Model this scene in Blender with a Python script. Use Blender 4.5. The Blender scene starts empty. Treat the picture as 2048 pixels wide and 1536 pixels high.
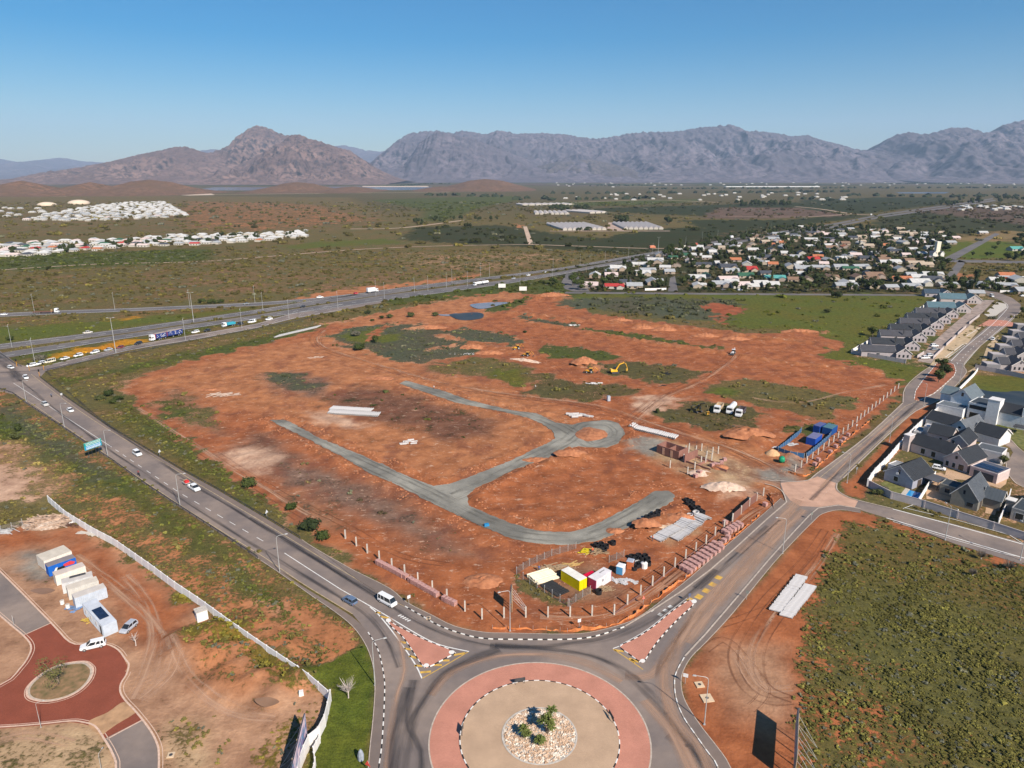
import bpy, bmesh, math, random
import numpy as np
from mathutils import Vector, Matrix
from mathutils.geometry import tessellate_polygon
random.seed(7); rng = np.random.default_rng(7)
R = math.radians
scene = bpy.context.scene
COL = scene.collection
# ---------------------------------------------------------------- camera, sky, sun
F_PX, PITCH, CAM_H = 1400.0, R(16.55), 90.0      # 2048 px wide photograph taken by a drone 90 m up
cam_d = bpy.data.cameras.new('camera'); cam = bpy.data.objects.new('camera', cam_d); COL.objects.link(cam)
cam.location = (0, 0, CAM_H); cam.rotation_euler = (R(90) - PITCH, 0, 0)
cam_d.sensor_width = 36; cam_d.lens = 36 * F_PX / 2048; cam_d.clip_start = 1; cam_d.clip_end = 90000
scene.camera = cam
SUN_EL, SUN_AZ = R(38), R(124.5 + 180)              # shadows run towards 124.5 degrees (counter-clockwise from +X)
world = bpy.data.worlds.new('World'); scene.world = world; world.use_nodes = True
wn = world.node_tree.nodes; wl = world.node_tree.links
sky = wn.new('ShaderNodeTexSky'); sky.sky_type = 'NISHITA'; sky.sun_disc = False
sky.sun_elevation = SUN_EL; sky.sun_rotation = R(145.5); sky.altitude = 300; sky.air_density = 1.1; sky.dust_density = 0.5; sky.ozone_density = 4.0
wn['Background'].inputs[1].default_value = 0.063
hs = wn.new('ShaderNodeHueSaturation'); hs.inputs['Saturation'].default_value = 1.72; wl.new(sky.outputs[0], hs.inputs['Color']); wl.new(hs.outputs[0], wn['Background'].inputs[0])
sun_d = bpy.data.lights.new('sun', 'SUN'); sun = bpy.data.objects.new('sun', sun_d); COL.objects.link(sun)
sun_d.energy = 5.0; sun_d.angle = R(0.5); sun_d.color = (1, 0.905, 0.78)
sdir = Vector((-math.cos(SUN_EL) * math.cos(SUN_AZ), -math.cos(SUN_EL) * math.sin(SUN_AZ), -math.sin(SUN_EL)))
sun.rotation_euler = sdir.to_track_quat('-Z', 'Y').to_euler()
scene.view_settings.view_transform = 'Standard'; scene.view_settings.look = 'None'
scene.view_settings.exposure = 0.62; scene.view_settings.gamma = 1.0
scene.render.engine = 'CYCLES'
scene.cycles.max_bounces = 5; scene.cycles.diffuse_bounces = 2; scene.cycles.volume_bounces = 1
scene.cycles.transparent_max_bounces = 12; scene.cycles.use_denoising = True

# ---------------------------------------------------------------- helpers
def at(u, v, z=0.0):
    """ground point (metres) surveyed from the photograph"""
    x = (u - 1024) / F_PX; y = -(v - 768) / F_PX
    dy = math.cos(PITCH) + y * math.sin(PITCH); dz = -math.sin(PITCH) + y * math.cos(PITCH)
    t = (z - CAM_H) / dz
    return (x * t, dy * t)
def AT(pts): return [at(*p) for p in pts]
def put(o, label=None, cat=None, group=None, kind=None):
    if label: o['label'] = label
    if cat: o['category'] = cat
    if group: o['group'] = group
    if kind: o['kind'] = kind
    return o
def empty(name, loc=(0, 0, 0), rz=0, label=None, cat=None, group=None):
    o = bpy.data.objects.new(name, None); COL.objects.link(o); o.location = loc; o.rotation_euler = (0, 0, rz)
    return put(o, label, cat, group)
def link(name, me, parent=None, loc=None, rz=None, color=None):
    o = bpy.data.objects.new(name, me); COL.objects.link(o)
    if parent: o.parent = parent
    if loc is not None: o.location = loc
    if rz is not None: o.rotation_euler = (0, 0, rz)
    if color is not None: o.color = (*color, 1)
    return o
def children_of(o): return KIDS.get(o.name, [])
KIDS = {}
def dup(root, loc, rz=0, label=None, group=None, color=None, scale=None, recolor=('body',)):
    r = root.copy(); COL.objects.link(r); r.location = loc; r.rotation_euler = (0, 0, rz)
    if scale: r.scale = scale
    if label: r['label'] = label
    if group: r['group'] = group
    if color is not None: r.color = (*color, 1)
    for ch in list(root.children):
        c = ch.copy(); COL.objects.link(c); c.parent = r
        if color is not None and ch.name.split('.')[0] in recolor: c.color = (*color, 1)
        for g in ch.children:
            d = g.copy(); COL.objects.link(d); d.parent = c
    return r
class MB:
    """collects faces, builds ONE mesh"""
    def __init__(s): s.v = []; s.f = []; s.m = []; s.mi = 0; s.T = None
    def add(s, vs, fs):
        n = len(s.v)
        if s.T is not None: vs = [tuple(s.T @ Vector(p)) for p in vs]
        s.v += [tuple(p) for p in vs]; s.f += [tuple(i + n for i in f) for f in fs]; s.m += [s.mi] * len(fs)
        return s
    def box(s, x0, x1, y0, y1, z0, z1, tx=0, ty=0):
        return s.add([(x0, y0, z0), (x1, y0, z0), (x1, y1, z0), (x0, y1, z0), (x0 + tx, y0 + ty, z1), (x1 - tx, y0 + ty, z1), (x1 - tx, y1 - ty, z1), (x0 + tx, y1 - ty, z1)],
                     [(3, 2, 1, 0), (4, 5, 6, 7), (0, 1, 5, 4), (1, 2, 6, 5), (2, 3, 7, 6), (3, 0, 4, 7)])
    def prism(s, poly, z0, z1, top=True, bottom=False):
        n = len(poly); a = sum(poly[i][0] * poly[(i + 1) % n][1] - poly[(i + 1) % n][0] * poly[i][1] for i in range(n))
        if a < 0: poly = poly[::-1]
        vs = [(p[0], p[1], z0) for p in poly] + [(p[0], p[1], z1) for p in poly]
        fs = [(i, (i + 1) % n, n + (i + 1) % n, n + i) for i in range(n)] if z1 > z0 else []
        if top:
            for t in tessellate_polygon([[Vector((p[0], p[1], 0)) for p in poly]]):
                a_, b_, c_ = [Vector((poly[i][0], poly[i][1], 0)) for i in t]
                if (b_ - a_).cross(c_ - a_).z < 0: t = t[::-1]
                fs.append(tuple(n + i for i in t))
        return s.add(vs, fs)
    def tube(s, pts, r, n=6, cap=True):
        pts = [Vector(p) for p in pts]; rs = r if isinstance(r, (list, tuple)) else [r] * len(pts)
        vs = []; fs = []
        for i, p in enumerate(pts):
            d = (pts[min(i + 1, len(pts) - 1)] - pts[max(i - 1, 0)]).normalized()
            a = d.orthogonal().normalized() if abs(d.z) < .99 else Vector((1, 0, 0)); b = d.cross(a)
            for k in range(n):
                t = 2 * math.pi * (k + .5) / n; vs.append(p + (a * math.cos(t) + b * math.sin(t)) * rs[i])
        for i in range(len(pts) - 1):
            for k in range(n): fs.append((i * n + k, i * n + (k + 1) % n, (i + 1) * n + (k + 1) % n, (i + 1) * n + k))
        if cap: fs += [tuple(range(n))[::-1], tuple(range((len(pts) - 1) * n, len(pts) * n))]
        return s.add(vs, fs)
    def quad(s, a, b, c, d): return s.add([a, b, c, d], [(0, 1, 2, 3)])
    def mesh(s, name, mats, smooth=False):
        me = bpy.data.meshes.new(name); me.from_pydata(s.v, [], s.f)
        for m in (mats if isinstance(mats, (list, tuple)) else [mats]): me.materials.append(m)
        if any(s.m): me.polygons.foreach_set('material_index', s.m)
        if smooth: me.polygons.foreach_set('use_smooth', [True] * len(me.polygons))
        me.update(); return me
    def build(s, name, mats, parent=None, loc=None, rz=None, color=None, smooth=False):
        return link(name, s.mesh(name, mats, smooth), parent, loc, rz, color)
# numpy gradient noise
_perm = rng.permutation(4096).astype(np.int64)
_ga = rng.uniform(0, 2 * np.pi, 4096); _gx, _gy = np.cos(_ga), np.sin(_ga)
def pn(x, y):
    xi = np.floor(x).astype(np.int64); yi = np.floor(y).astype(np.int64); fx = x - xi; fy = y - yi
    def g(ix, iy, dx, dy):
        h = _perm[(_perm[ix & 4095] + iy) & 4095]; return _gx[h] * dx + _gy[h] * dy
    u = fx * fx * fx * (fx * (fx * 6 - 15) + 10); v = fy * fy * fy * (fy * (fy * 6 - 15) + 10)
    a = g(xi, yi, fx, fy); b = g(xi + 1, yi, fx - 1, fy); c = g(xi, yi + 1, fx, fy - 1); d = g(xi + 1, yi + 1, fx - 1, fy - 1)
    return ((a + (b - a) * u) * (1 - v) + (c + (d - c) * u) * v) * 1.5
def fbm(x, y, o=4, g=.5):
    s = 0; a = 1; t = 0
    for i in range(o): s = s + a * pn(x * 2 ** i + 17.3 * i, y * 2 ** i - 9.1 * i); t += a; a *= g
    return s / t
def sdist(px, py, poly):
    """signed distance, positive inside"""
    P = np.array(poly, float); Q = np.roll(P, -1, 0); d2 = np.full(px.shape, 1e18); ins = np.zeros(px.shape, bool)
    for (ax, ay), (bx, by) in zip(P, Q):
        ex, ey = bx - ax, by - ay; L = ex * ex + ey * ey + 1e-12
        t = np.clip(((px - ax) * ex + (py - ay) * ey) / L, 0, 1)
        d2 = np.minimum(d2, (px - ax - t * ex) ** 2 + (py - ay - t * ey) ** 2)
        if by != ay:
            c = ((ay > py) != (by > py)) & (px < (bx - ax) * (py - ay) / (by - ay) + ax); ins ^= c
    return np.where(ins, 1, -1) * np.sqrt(d2)
def pdist(px, py, line):
    P = np.array(line, float); d2 = np.full(px.shape, 1e18)
    for (ax, ay), (bx, by) in zip(P[:-1], P[1:]):
        ex, ey = bx - ax, by - ay; t = np.clip(((px - ax) * ex + (py - ay) * ey) / (ex * ex + ey * ey + 1e-12), 0, 1)
        d2 = np.minimum(d2, (px - ax - t * ex) ** 2 + (py - ay - t * ey) ** 2)
    return np.sqrt(d2)
def smooth(pts, n=4, closed=False):
    """Catmull-Rom"""
    out = []; N = len(pts)
    for i in range(N if closed else N - 1):
        p0 = pts[(i - 1) % N] if closed or i > 0 else pts[0]; p1 = pts[i]; p2 = pts[(i + 1) % N]; p3 = pts[(i + 2) % N] if closed or i + 2 < N else pts[-1]
        for k in range(n):
            t = k / n; out.append(tuple(.5 * (2 * b + (c - a) * t + (2 * a - 5 * b + 4 * c - d) * t * t + (3 * b - a - 3 * c + d) * t ** 3) for a, b, c, d in zip(p0, p1, p2, p3)))
    if not closed: out.append(tuple(pts[-1]))
    return out
def resample(line, step):
    out = [tuple(line[0])]; acc = 0
    for a, b in zip(line[:-1], line[1:]):
        L = math.dist(a, b); d = step - acc
        while d <= L:
            t = d / L; out.append((a[0] + (b[0] - a[0]) * t, a[1] + (b[1] - a[1]) * t)); d += step
        acc = L - (d - step)
    return out
def offset(line, w):
    out = []
    for i, p in enumerate(line):
        a = line[max(i - 1, 0)]; b = line[min(i + 1, len(line) - 1)]; dx, dy = b[0] - a[0], b[1] - a[1]; L = math.hypot(dx, dy) or 1
        out.append((p[0] - dy / L * w, p[1] + dx / L * w))
    return out
# ---------------------------------------------------------------- materials
def new_mat(name, rough=.8, spec=.3, metal=0):
    m = bpy.data.materials.new(name); m.use_nodes = True; nt = m.node_tree; b = nt.nodes['Principled BSDF']
    b.inputs['Roughness'].default_value = rough; b.inputs['Specular IOR Level'].default_value = spec; b.inputs['Metallic'].default_value = metal
    return m, nt, b
def N(nt, t, **k):
    n = nt.nodes.new(t)
    for a, b in k.items():
        if a.startswith('i_'): n.inputs[a[2:].replace('_', ' ')].default_value = b
        else: setattr(n, a, b)
    return n
def noise_fac(nt, scale, detail=4, coord='Object', stretch=None, rough=.55):
    tc = N(nt, 'ShaderNodeTexCoord'); src = tc.outputs[coord]
    if coord == 'World':
        pass
    if stretch:
        mp = N(nt, 'ShaderNodeMapping'); mp.inputs['Scale'].default_value = stretch; nt.links.new(src, mp.inputs[0]); src = mp.outputs[0]
    n = N(nt, 'ShaderNodeTexNoise'); n.inputs['Scale'].default_value = scale; n.inputs['Detail'].default_value = detail; n.inputs['Roughness'].default_value = rough
    nt.links.new(src, n.inputs['Vector']); return n.outputs['Fac']
def mrange(nt, src, a, b, c=0, d=1):
    m = N(nt, 'ShaderNodeMapRange'); m.inputs[1].default_value = a; m.inputs[2].default_value = b; m.inputs[3].default_value = c; m.inputs[4].default_value = d
    nt.links.new(src, m.inputs[0]); return m.outputs[0]
def mixc(nt, fac, a, b, mode='MIX'):
    m = N(nt, 'ShaderNodeMix', data_type='RGBA', blend_type=mode)
    for s, k in ((fac, 0), (a, 6), (b, 7)):
        if isinstance(s, (int, float)): m.inputs[k].default_value = s
        elif isinstance(s, tuple): m.inputs[k].default_value = (*s[:3], 1)
        else: nt.links.new(s, m.inputs[k])
    return m.outputs[2]
def math_(nt, op, a, b=None):
    m = N(nt, 'ShaderNodeMath', operation=op)
    for k, s in enumerate((a, b)):
        if s is None: continue
        if isinstance(s, (int, float)): m.inputs[k].default_value = s
        else: nt.links.new(s, m.inputs[k])
    return m.outputs[0]
def simple(name, col, rough=.8, var=.25, scale=3, spec=.3, metal=0, objcol=False, detail=3, second=None, stretch=None, coord='Object', bump=0):
    """procedural colour: base colour broken up by noise (weathering, dust)"""
    m, nt, b = new_mat(name, rough, spec, metal)
    f = noise_fac(nt, scale, detail, coord, stretch); f = mrange(nt, f, .3, .7)
    if objcol:
        oi = N(nt, 'ShaderNodeObjectInfo'); base = oi.outputs['Color']
        c = mixc(nt, 1.0, base, mixc(nt, f, (1 - var,) * 3, (1.0,) * 3), 'MULTIPLY')
    else:
        c = mixc(nt, f, second or tuple(x * (1 - var) for x in col), tuple(min(1, x * (1 + var * .6)) for x in col))
    nt.links.new(c, b.inputs['Base Color'])
    if bump:
        bp = N(nt, 'ShaderNodeBump'); bp.inputs['Strength'].default_value = bump; nt.links.new(f, bp.inputs['Height']); nt.links.new(bp.outputs[0], b.inputs['Normal'])
    m.diffuse_color = (*col, 1); return m
# ---------------------------------------------------------------- ground: zones surveyed from the photograph
SOIL = dict(red=(.36, .125, .052), orange=(.43, .18, .08), brown=(.27, .145, .085), pale=(.55, .36, .25), tan=(.46, .32, .19), dark=(.18, .085, .052), grey=(.27, .25, .215),
            dusty=(.42, .245, .15), olive=(.17, .125, .07), mauve=(.20, .125, .092), deep=(.33, .10, .048))
PLANT = dict(bright=(.115, .135, .026), green=(.085, .105, .028), olive=(.11, .10, .042), grey=(.092, .102, .064), lawn=(.10, .135, .02), orchard=(.042, .052, .018),
             dry=(.24, .185, .085), dark=(.05, .058, .022), mix=(.145, .125, .048), fyn=(.128, .120, .040), mauve=(.12, .09, .065), flower=(.17, .15, .03), orangef=(.5, .25, .02))
SITE = [(245,770),(300,745),(400,715),(520,690),(640,655),(760,625),(900,600),(1010,583),(1060,590),(1110,588),(1150,600),(1180,625),(1300,640),(1480,665),(1640,665),(1700,690),(1690,712),(1800,750),(1822,765),(1660,920),(1575,960),(1580,1000),(1467,1100),(1380,1160),(1310,1215),(1250,1248),(1190,1266),(1024,1270),(910,1256),(780,1180),(690,1112),(600,1050),(500,985),(420,915),(350,865),(285,822),(258,795)]
ZONES = [  # (polygon, cover 0..1, plant, soil, edge softness m)
 ([(-3000,372),(5000,372),(5000,420),(-3000,420)], .75,'olive','mauve',60),
 ([(-300,395),(380,392),(700,395),(790,440),(700,462),(560,470),(300,470),(-300,478)], .70,'mix','brown',25),
 ([(370,402),(520,405),(640,410),(760,440),(600,455),(520,462),(380,455),(350,430)], .56,'olive','orange',45),
 ([(-300,500),(300,497),(600,480),(800,478),(1180,500),(1270,500),(1000,550),(700,590),(500,605),(-300,630)], .76,'mix','brown',14),
 ([(-100,505),(200,505),(420,495),(420,520),(200,535),(-100,545)], .9,'green','olive',10),
 ([(560,492),(640,483),(760,478),(820,485),(700,492),(600,498)], 1.,'bright','olive',7),
 ([(740,400),(880,395),(1024,392),(1040,400),(960,415),(880,445),(840,440),(850,420)], .95,'green','olive',14),
 ([(250,560),(500,530),(700,540),(1000,520),(1000,540),(760,575),(560,590),(400,590)], .64,'mix','brown',14),
 ([(780,505),(1100,505),(1150,520),(960,540),(820,530)], .62,'mix','dusty',14),
 ([(640,585),(760,570),(900,556),(960,548),(960,554),(800,575),(650,597),(560,604)], .15,'mix','orange',3),
 ([(1030,448),(1042,450),(1062,488),(1048,490)], .1,'mix','orange',3),
 ([(830,455),(1000,450),(1130,470),(1300,485),(1330,500),(1250,510),(1100,497),(900,487),(800,478)], .92,'dark','olive',10),
 ([(1230,470),(1330,456),(1480,455),(1560,470),(1430,480),(1330,495),(1240,498),(1180,490)], 1.,'orchard','olive',6),
 ([(1360,440),(1560,440),(1700,430),(1740,432),(1600,452),(1560,462),(1400,455)], 1.,'orchard','olive',6),
 ([(1150,418),(1420,410),(1600,405),(1720,420),(1600,425),(1400,432),(1240,425)], 1.,'orchard','olive',12),
 ([(1440,415),(1600,415),(1700,432),(1500,438),(1400,436)], .6,'mauve','mauve',8),
 ([(1600,400),(1760,395),(1900,395),(1880,410),(1720,428),(1620,420)], 1.,'orchard','olive',10),
 ([(1100,405),(1400,398),(1400,403),(1240,412),(1120,412)], .9,'green','olive',10),
 ([(1850,415),(2200,415),(2200,455),(1900,450),(1800,440)], .8,'mauve','olive',10),
 ([(1760,430),(1860,425),(2048,450),(2200,470),(1960,470),(1740,455)], .9,'dark','brown',8),
 ([(1900,478),(2000,462),(2048,462),(2030,480),(1960,490)], .95,'dry','olive',4),
 ([(1880,500),(1910,485),(1990,482),(2048,490),(2048,515),(1890,520)], 1.,'lawn','olive',4),
 ([(1920,530),(2060,530),(2060,560),(1990,565),(1900,560)], .9,'mix','brown',4),
 ([(1905,548),(1945,545),(1935,560),(1900,565)], .1,'mix','orange',3),
 ([(-100,640),(60,640),(512,612),(700,592),(1024,552),(1200,520),(1200,530),(1024,572),(760,612),(512,665),(90,742),(-100,760)], .97,'mix','dusty',4),
 ([(-100,655),(300,633),(500,615),(512,618),(256,655),(0,688),(-100,695)], 1.,'bright','olive',4),
 ([(-100,635),(130,632),(420,612),(500,611),(300,630),(100,650),(-100,662)], .75,'mix','orange',3),
 ([(20,712),(256,680),(450,645),(500,640),(350,672),(220,700),(90,735)], 1.,'green','olive',3),
 ([(105,715),(130,700),(200,690),(230,684),(290,678),(300,684),(200,700),(130,716)], 1.,'orangef','olive',2),
 ([(230,636),(270,634),(290,633),(270,638),(240,640)], 1.,'orangef','olive',2),
 ([(60,745),(300,690),(560,645),(760,610),(1000,575),(1130,560),(1140,590),(1010,588),(900,605),(640,660),(400,715),(300,745),(250,780),(350,870),(520,995),(695,1120),(670,1122),(512,1025),(360,938),(215,850),(125,790)], .80,'mix','dusty',3),
 ([(300,735),(500,695),(640,655),(600,655),(400,700),(100,765),(100,775)], 1.,'green','olive',3),
 ([(760,600),(1024,562),(1130,558),(1150,580),(1010,588),(900,597),(780,612)], 1.,'green','olive',3),
 ([(220,790),(330,850),(430,930),(520,1000),(500,1010),(400,945),(300,875),(210,800)], 1.,'green','brown',5),
 (SITE, .03,'mix','red',1.5),
 ([(250,770),(520,695),(660,670),(800,720),(1060,790),(1180,840),(1060,900),(900,960),(700,900),(560,840),(400,800)], .06,'mix','orange',12),
 ([(640,650),(900,600),(1010,585),(1050,592),(940,650),(780,650)], .02,'mix','orange',4),
 ([(660,672),(700,655),(760,648),(860,650),(900,662),(880,675),(930,682),(962,700),(905,716),(850,730),(800,722),(740,702),(690,692)], .95,'grey','dusty',2.5),
 ([(680,672),(720,660),(780,652),(745,680),(720,690)], 1.,'bright','olive',2.5),
 ([(740,680),(760,668),(790,665),(800,680),(760,690)], 1.,'bright','olive',2.5),
 ([(728,680),(745,665),(760,652),(790,650),(760,668),(742,686)], .0,'mix','red',1.5),
 ([(885,665),(930,655),(1010,668),(1045,682),(1024,692),(930,684)], .95,'grey','dusty',2.5),
 ([(840,735),(960,712),(1060,730),(1085,760),(1040,772),(960,752),(880,752)], .72,'mix','brown',4),
 ([(975,745),(1030,735),(1058,750),(1040,772),(1000,764)], 1.,'bright','olive',3),
 ([(1060,748),(1110,750),(1150,765),(1260,770),(1275,792),(1180,802),(1110,800),(1050,785),(1075,765)], .8,'olive','brown',3),
 ([(1078,690),(1150,695),(1200,702),(1245,716),(1180,722),(1090,712)], .9,'green','brown',2.5),
 ([(1170,728),(1290,722),(1415,744),(1370,768),(1290,765),(1250,752),(1180,745)], .8,'olive','brown',2.5),
 ([(1420,772),(1460,755),(1560,765),(1640,785),(1725,800),(1690,818),(1640,842),(1560,820),(1440,797)], .92,'mix','brown',2.5),
 ([(1420,785),(1440,775),(1480,780),(1470,795)], 1.,'bright','olive',2.5),
 ([(1300,825),(1360,805),(1430,800),(1535,825),(1510,850),(1470,868),(1400,858),(1330,838)], .8,'olive','brown',2.5),
 ([(1570,862),(1600,840),(1665,852),(1655,872),(1620,880)], .95,'green','brown',2),
 ([(1120,585),(1860,590),(1872,602),(1780,662),(1700,692),(1640,668),(1480,655),(1400,640),(1300,633),(1180,618),(1128,600)], 1.,'bright','olive',3),
 ([(1128,598),(1260,595),(1480,600),(1460,640),(1380,640),(1300,633),(1190,618),(1110,612)], .93,'grey','olive',4),
 ([(1390,612),(1440,606),(1500,618),(1480,624),(1450,635),(1455,650),(1435,648),(1425,622)], .12,'mix','deep',2),
 ([(1040,630),(1150,648),(1165,655),(1060,645),(1030,636)], .95,'grey','brown',2),
 ([(1170,655),(1260,665),(1440,696),(1450,703),(1300,684),(1170,662)], .95,'green','brown',2),
 ([(1700,692),(1780,662),(1790,700),(1860,735),(1805,772),(1770,745),(1690,720),(1640,712),(1660,700)], 1.,'bright','olive',2.5),
 ([(1060,560),(1140,560),(1150,600),(1060,585)], 1.,'green','olive',2.5),
 ([(970,612),(1024,602),(1060,595),(1050,606),(1010,620),(975,625)], 1.,'green','olive',2),
 ([(640,795),(720,770),(800,785),(860,800),(940,825),(1000,842),(985,872),(880,885),(830,860),(760,845),(680,815)], .28,'dark','dark',7),
 ([(520,750),(600,745),(660,765),(640,790),(560,785)], .4,'mauve','mauve',6),
 ([(540,745),(590,750),(640,775),(600,780),(550,765)], .85,'grey','brown',4),
 ([(500,870),(560,890),(620,930),(740,970),(830,1020),(900,1075),(960,1110),(900,1110),(760,1050),(640,1000),(540,950),(480,900)], .35,'mauve','mauve',7),
 ([(330,780),(380,785),(430,830),(450,870),(400,860),(340,830)], .55,'mix','brown',4),
 ([(300,800),(345,800),(380,830),(340,840)], .85,'green','brown',4),
 ([(435,905),(500,888),(560,915),(530,945),(470,935)], .0,'mix','pale',4),
 ([(620,820),(700,832),(732,852),(650,852)], .05,'mix','pale',4),
 ([(510,860),(535,870),(545,890),(515,900)], .0,'mix','dark',2),
 ([(560,980),(620,1000),(700,1060),(640,1050)], .45,'mauve','brown',4),
 ([(1290,792),(1370,795),(1345,805),(1300,830),(1260,815)], .0,'mix','pale',3),
 ([(1380,870),(1480,880),(1640,945),(1560,1000),(1500,960),(1400,910)], .0,'mix','orange',4),
 ([(1240,880),(1320,878),(1400,890),(1500,935),(1520,965),(1470,985),(1400,960),(1300,910)], .0,'mix','tan',4),
 ([(1245,880),(1290,872),(1330,885),(1310,905),(1265,902)], .0,'mix','grey',2),
 ([(1500,935),(1560,940),(1585,955),(1560,968),(1500,960)], .0,'mix','grey',3),
 ([(1555,930),(1590,910),(1610,925),(1595,955),(1560,950)], .0,'mix','grey',2.5),
 ([(1420,965),(1480,960),(1520,985),(1490,1000),(1440,995)], .0,'mix','pale',3),
 ([(1320,1070),(1380,1040),(1400,1050),(1340,1085)], .0,'mix','tan',3),
 ([(1090,1130),(1200,1130),(1250,1180),(1180,1210),(1110,1190)], .12,'mix','brown',3),
 ([(1020,1150),(1060,1160),(1120,1200),(1140,1215),(1100,1210),(1040,1180)], .9,'mix','brown',1),
 ([(1140,1205),(1170,1195),(1180,1185),(1160,1205)], .9,'mix','brown',1),
 # land left of the diagonal road
 ([(-200,700),(0,782),(55,812),(225,925),(425,1062),(512,1120),(705,1256),(742,1318),(612,1350),(560,1310),(430,1225),(330,1160),(200,1065),(96,985),(-200,900)], .52,'mix','orange',2),
 ([(-100,810),(60,850),(200,930),(400,1060),(470,1120),(420,1110),(250,1000),(100,930),(-100,860)], .95,'green','brown',4),
 ([(0,795),(120,880),(230,960),(200,960),(90,900),(0,830)], .9,'grey','brown',3),
 ([(450,1130),(560,1190),(640,1260),(600,1260),(500,1200)], .8,'green','dusty',3),
 ([(540,1180),(700,1262),(735,1300),(680,1320),(600,1260)], .25,'mix','orange',3),
 ([(-100,870),(60,890),(130,975),(60,1040),(-100,1060)], .55,'dry','dusty',5),
 ([(-100,930),(60,940),(50,1020),(-100,1030)], .15,'dry','pale',5),
 ([(-100,1010),(150,1010),(240,1075),(330,1150),(300,1160),(200,1100),(140,1050),(-100,1062)], .9,'mix','dusty',3),
 ([(-100,1062),(130,1055),(250,1120),(400,1215),(560,1330),(662,1392),(650,1440),(590,1545),(560,1700),(-100,1700)], .1,'mix','dusty',1.5),
 ([(-100,1062),(130,1055),(250,1120),(380,1210),(360,1300),(270,1290),(230,1200),(100,1080),(-100,1140)], .04,'mix','red',5),
 ([(365,1262),(400,1245),(450,1240),(520,1285),(590,1345),(640,1385),(600,1392),(540,1370),(470,1300),(400,1330),(375,1300)], .85,'flower','orange',2),
 ([(380,1300),(470,1310),(540,1370),(480,1400),(400,1370)], .5,'mix','orange',4),
 ([(340,1190),(380,1180),(400,1205),(350,1210)], .95,'flower','brown',1.5),
 ([(540,1440),(640,1400),(600,1500),(540,1545),(500,1545)], .55,'flower','dusty',3),
 ([(330,1450),(400,1440),(420,1545),(350,1545)], .5,'mix','tan',3),
 ([(-60,1480),(220,1450),(240,1560),(-60,1600)], .35,'mix','tan',3),
 ([(50,1100),(85,1105),(100,1160),(70,1170),(50,1140)], .0,'mix','grey',2),
 ([(605,1345),(640,1332),(735,1285),(750,1350),(750,1384),(746,1441),(734,1560),(600,1560),(650,1440),(665,1385)], 1.,'lawn','olive',.5),
 # land right of the roundabout
 ([(1640,1020),(1720,1022),(1800,1045),(1900,1085),(2200,1150),(2200,1700),(1440,1700),(1367,1395),(1367,1341),(1467,1225),(1560,1120)], .0,'mix','red',1.),
 ([(1420,1290),(1560,1290),(1600,1400),(1570,1450),(1460,1420)], .0,'mix','dusty',6),
 ([(1685,1050),(1760,1045),(1850,1070),(1950,1105),(2200,1150),(2300,1700),(1620,1700),(1592,1480),(1610,1380),(1605,1280),(1600,1230),(1640,1150),(1672,1095)], .86,'fyn','red',4),
 ([(1600,1250),(1680,1230),(1800,1290),(1850,1400),(1820,1560),(1600,1560),(1610,1400)], .66,'fyn','red',4),
 # estates
 ([(1740,970),(1880,770),(1960,735),(2300,735),(2300,1130),(2048,1090),(1840,1010),(1720,1000)], .7,'mix','dusty',1),
 ([(1880,805),(1836,810),(1700,960),(1680,965),(1690,990),(1730,1000),(1740,960),(1800,900)], .1,'mix','red',1),
 ([(1940,750),(2100,755),(2200,765),(2200,830),(1990,790),(1950,775)], 1.,'bright','brown',1),
 ([(1988,850),(2048,840),(2120,860),(2120,920),(2048,900),(2010,880)], 1.,'lawn','olive',1),
 ([(1700,712),(1860,738),(1990,590),(1870,590)], .6,'green','dusty',1),
 ([(1150,588),(1100,545),(1300,500),(1500,455),(1700,455),(1900,470),(1880,510),(1905,560),(2200,560),(2200,590),(1500,586)], .75,'dark','brown',4),
 ([(1850,740),(1912,728),(1912,748),(1868,790),(1828,803),(1828,780)], .12,'mix','red',.5),
]
def axis(a, b, base, g, lo, hi):
    r = list(np.arange(a, b + base, base)); s = base; x = r[-1]
    while x < hi: s = min(s * (1 + g), 900); x += s; r.append(x)
    s = base; x = a; l = []
    while x > lo: s = min(s * (1 + g * 1.6), 900); x -= s; l.append(x)
    return np.array(l[::-1] + r)
gxs = axis(-170, 190, 1.5, .021, -26000, 26000); gys = axis(78, 330, 1.5, .0175, -3000, 30000)
GX, GY = np.meshgrid(gxs, gys); gx = GX.ravel(); gy = GY.ravel(); NG = gx.size
GRAVEL = AT([(539,840),(572,840),(637,875),(702,902),(762,927),(807,950),(867,972),(902,967),(949,950),(1024,920),(1061,902),(1094,887),(1111,877),(1106,862),(1084,847),(1054,835),(1024,827),(974,817),(912,805),(837,780),(799,767),(812,761),(887,782),(937,800),(1024,821),(1074,827),(1111,845),(1144,850),(1164,844),(1214,840),(1239,847),(1249,865),(1239,885),(1214,895),(1184,895),(1156,892),(1131,900),(1099,915),(1061,927),(1024,940),(987,960),(952,975),(934,992),(937,1010),(962,1022),(1024,1047),(1074,1062),(1136,1065),(1174,1056),(1224,1032),(1274,1005),(1311,982),(1336,981),(1351,992),(1346,1002),(1299,1027),(1236,1065),(1199,1080),(1136,1090),(1074,1087),(1024,1077),(974,1057),(924,1035),(862,1005),(799,972),(737,945),(687,915),(624,882),(562,852)])
shr = np.full(NG, .8); SHW = dict(bright=.10, lawn=0, orchard=.25, orangef=0, flower=.9, dry=.4)
cover = np.full(NG, .78); soil = np.tile(np.array(SOIL['olive']), (NG, 1)); plant = np.tile(np.array(PLANT['mix']), (NG, 1))
rad = np.hypot(gx, gy)
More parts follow.
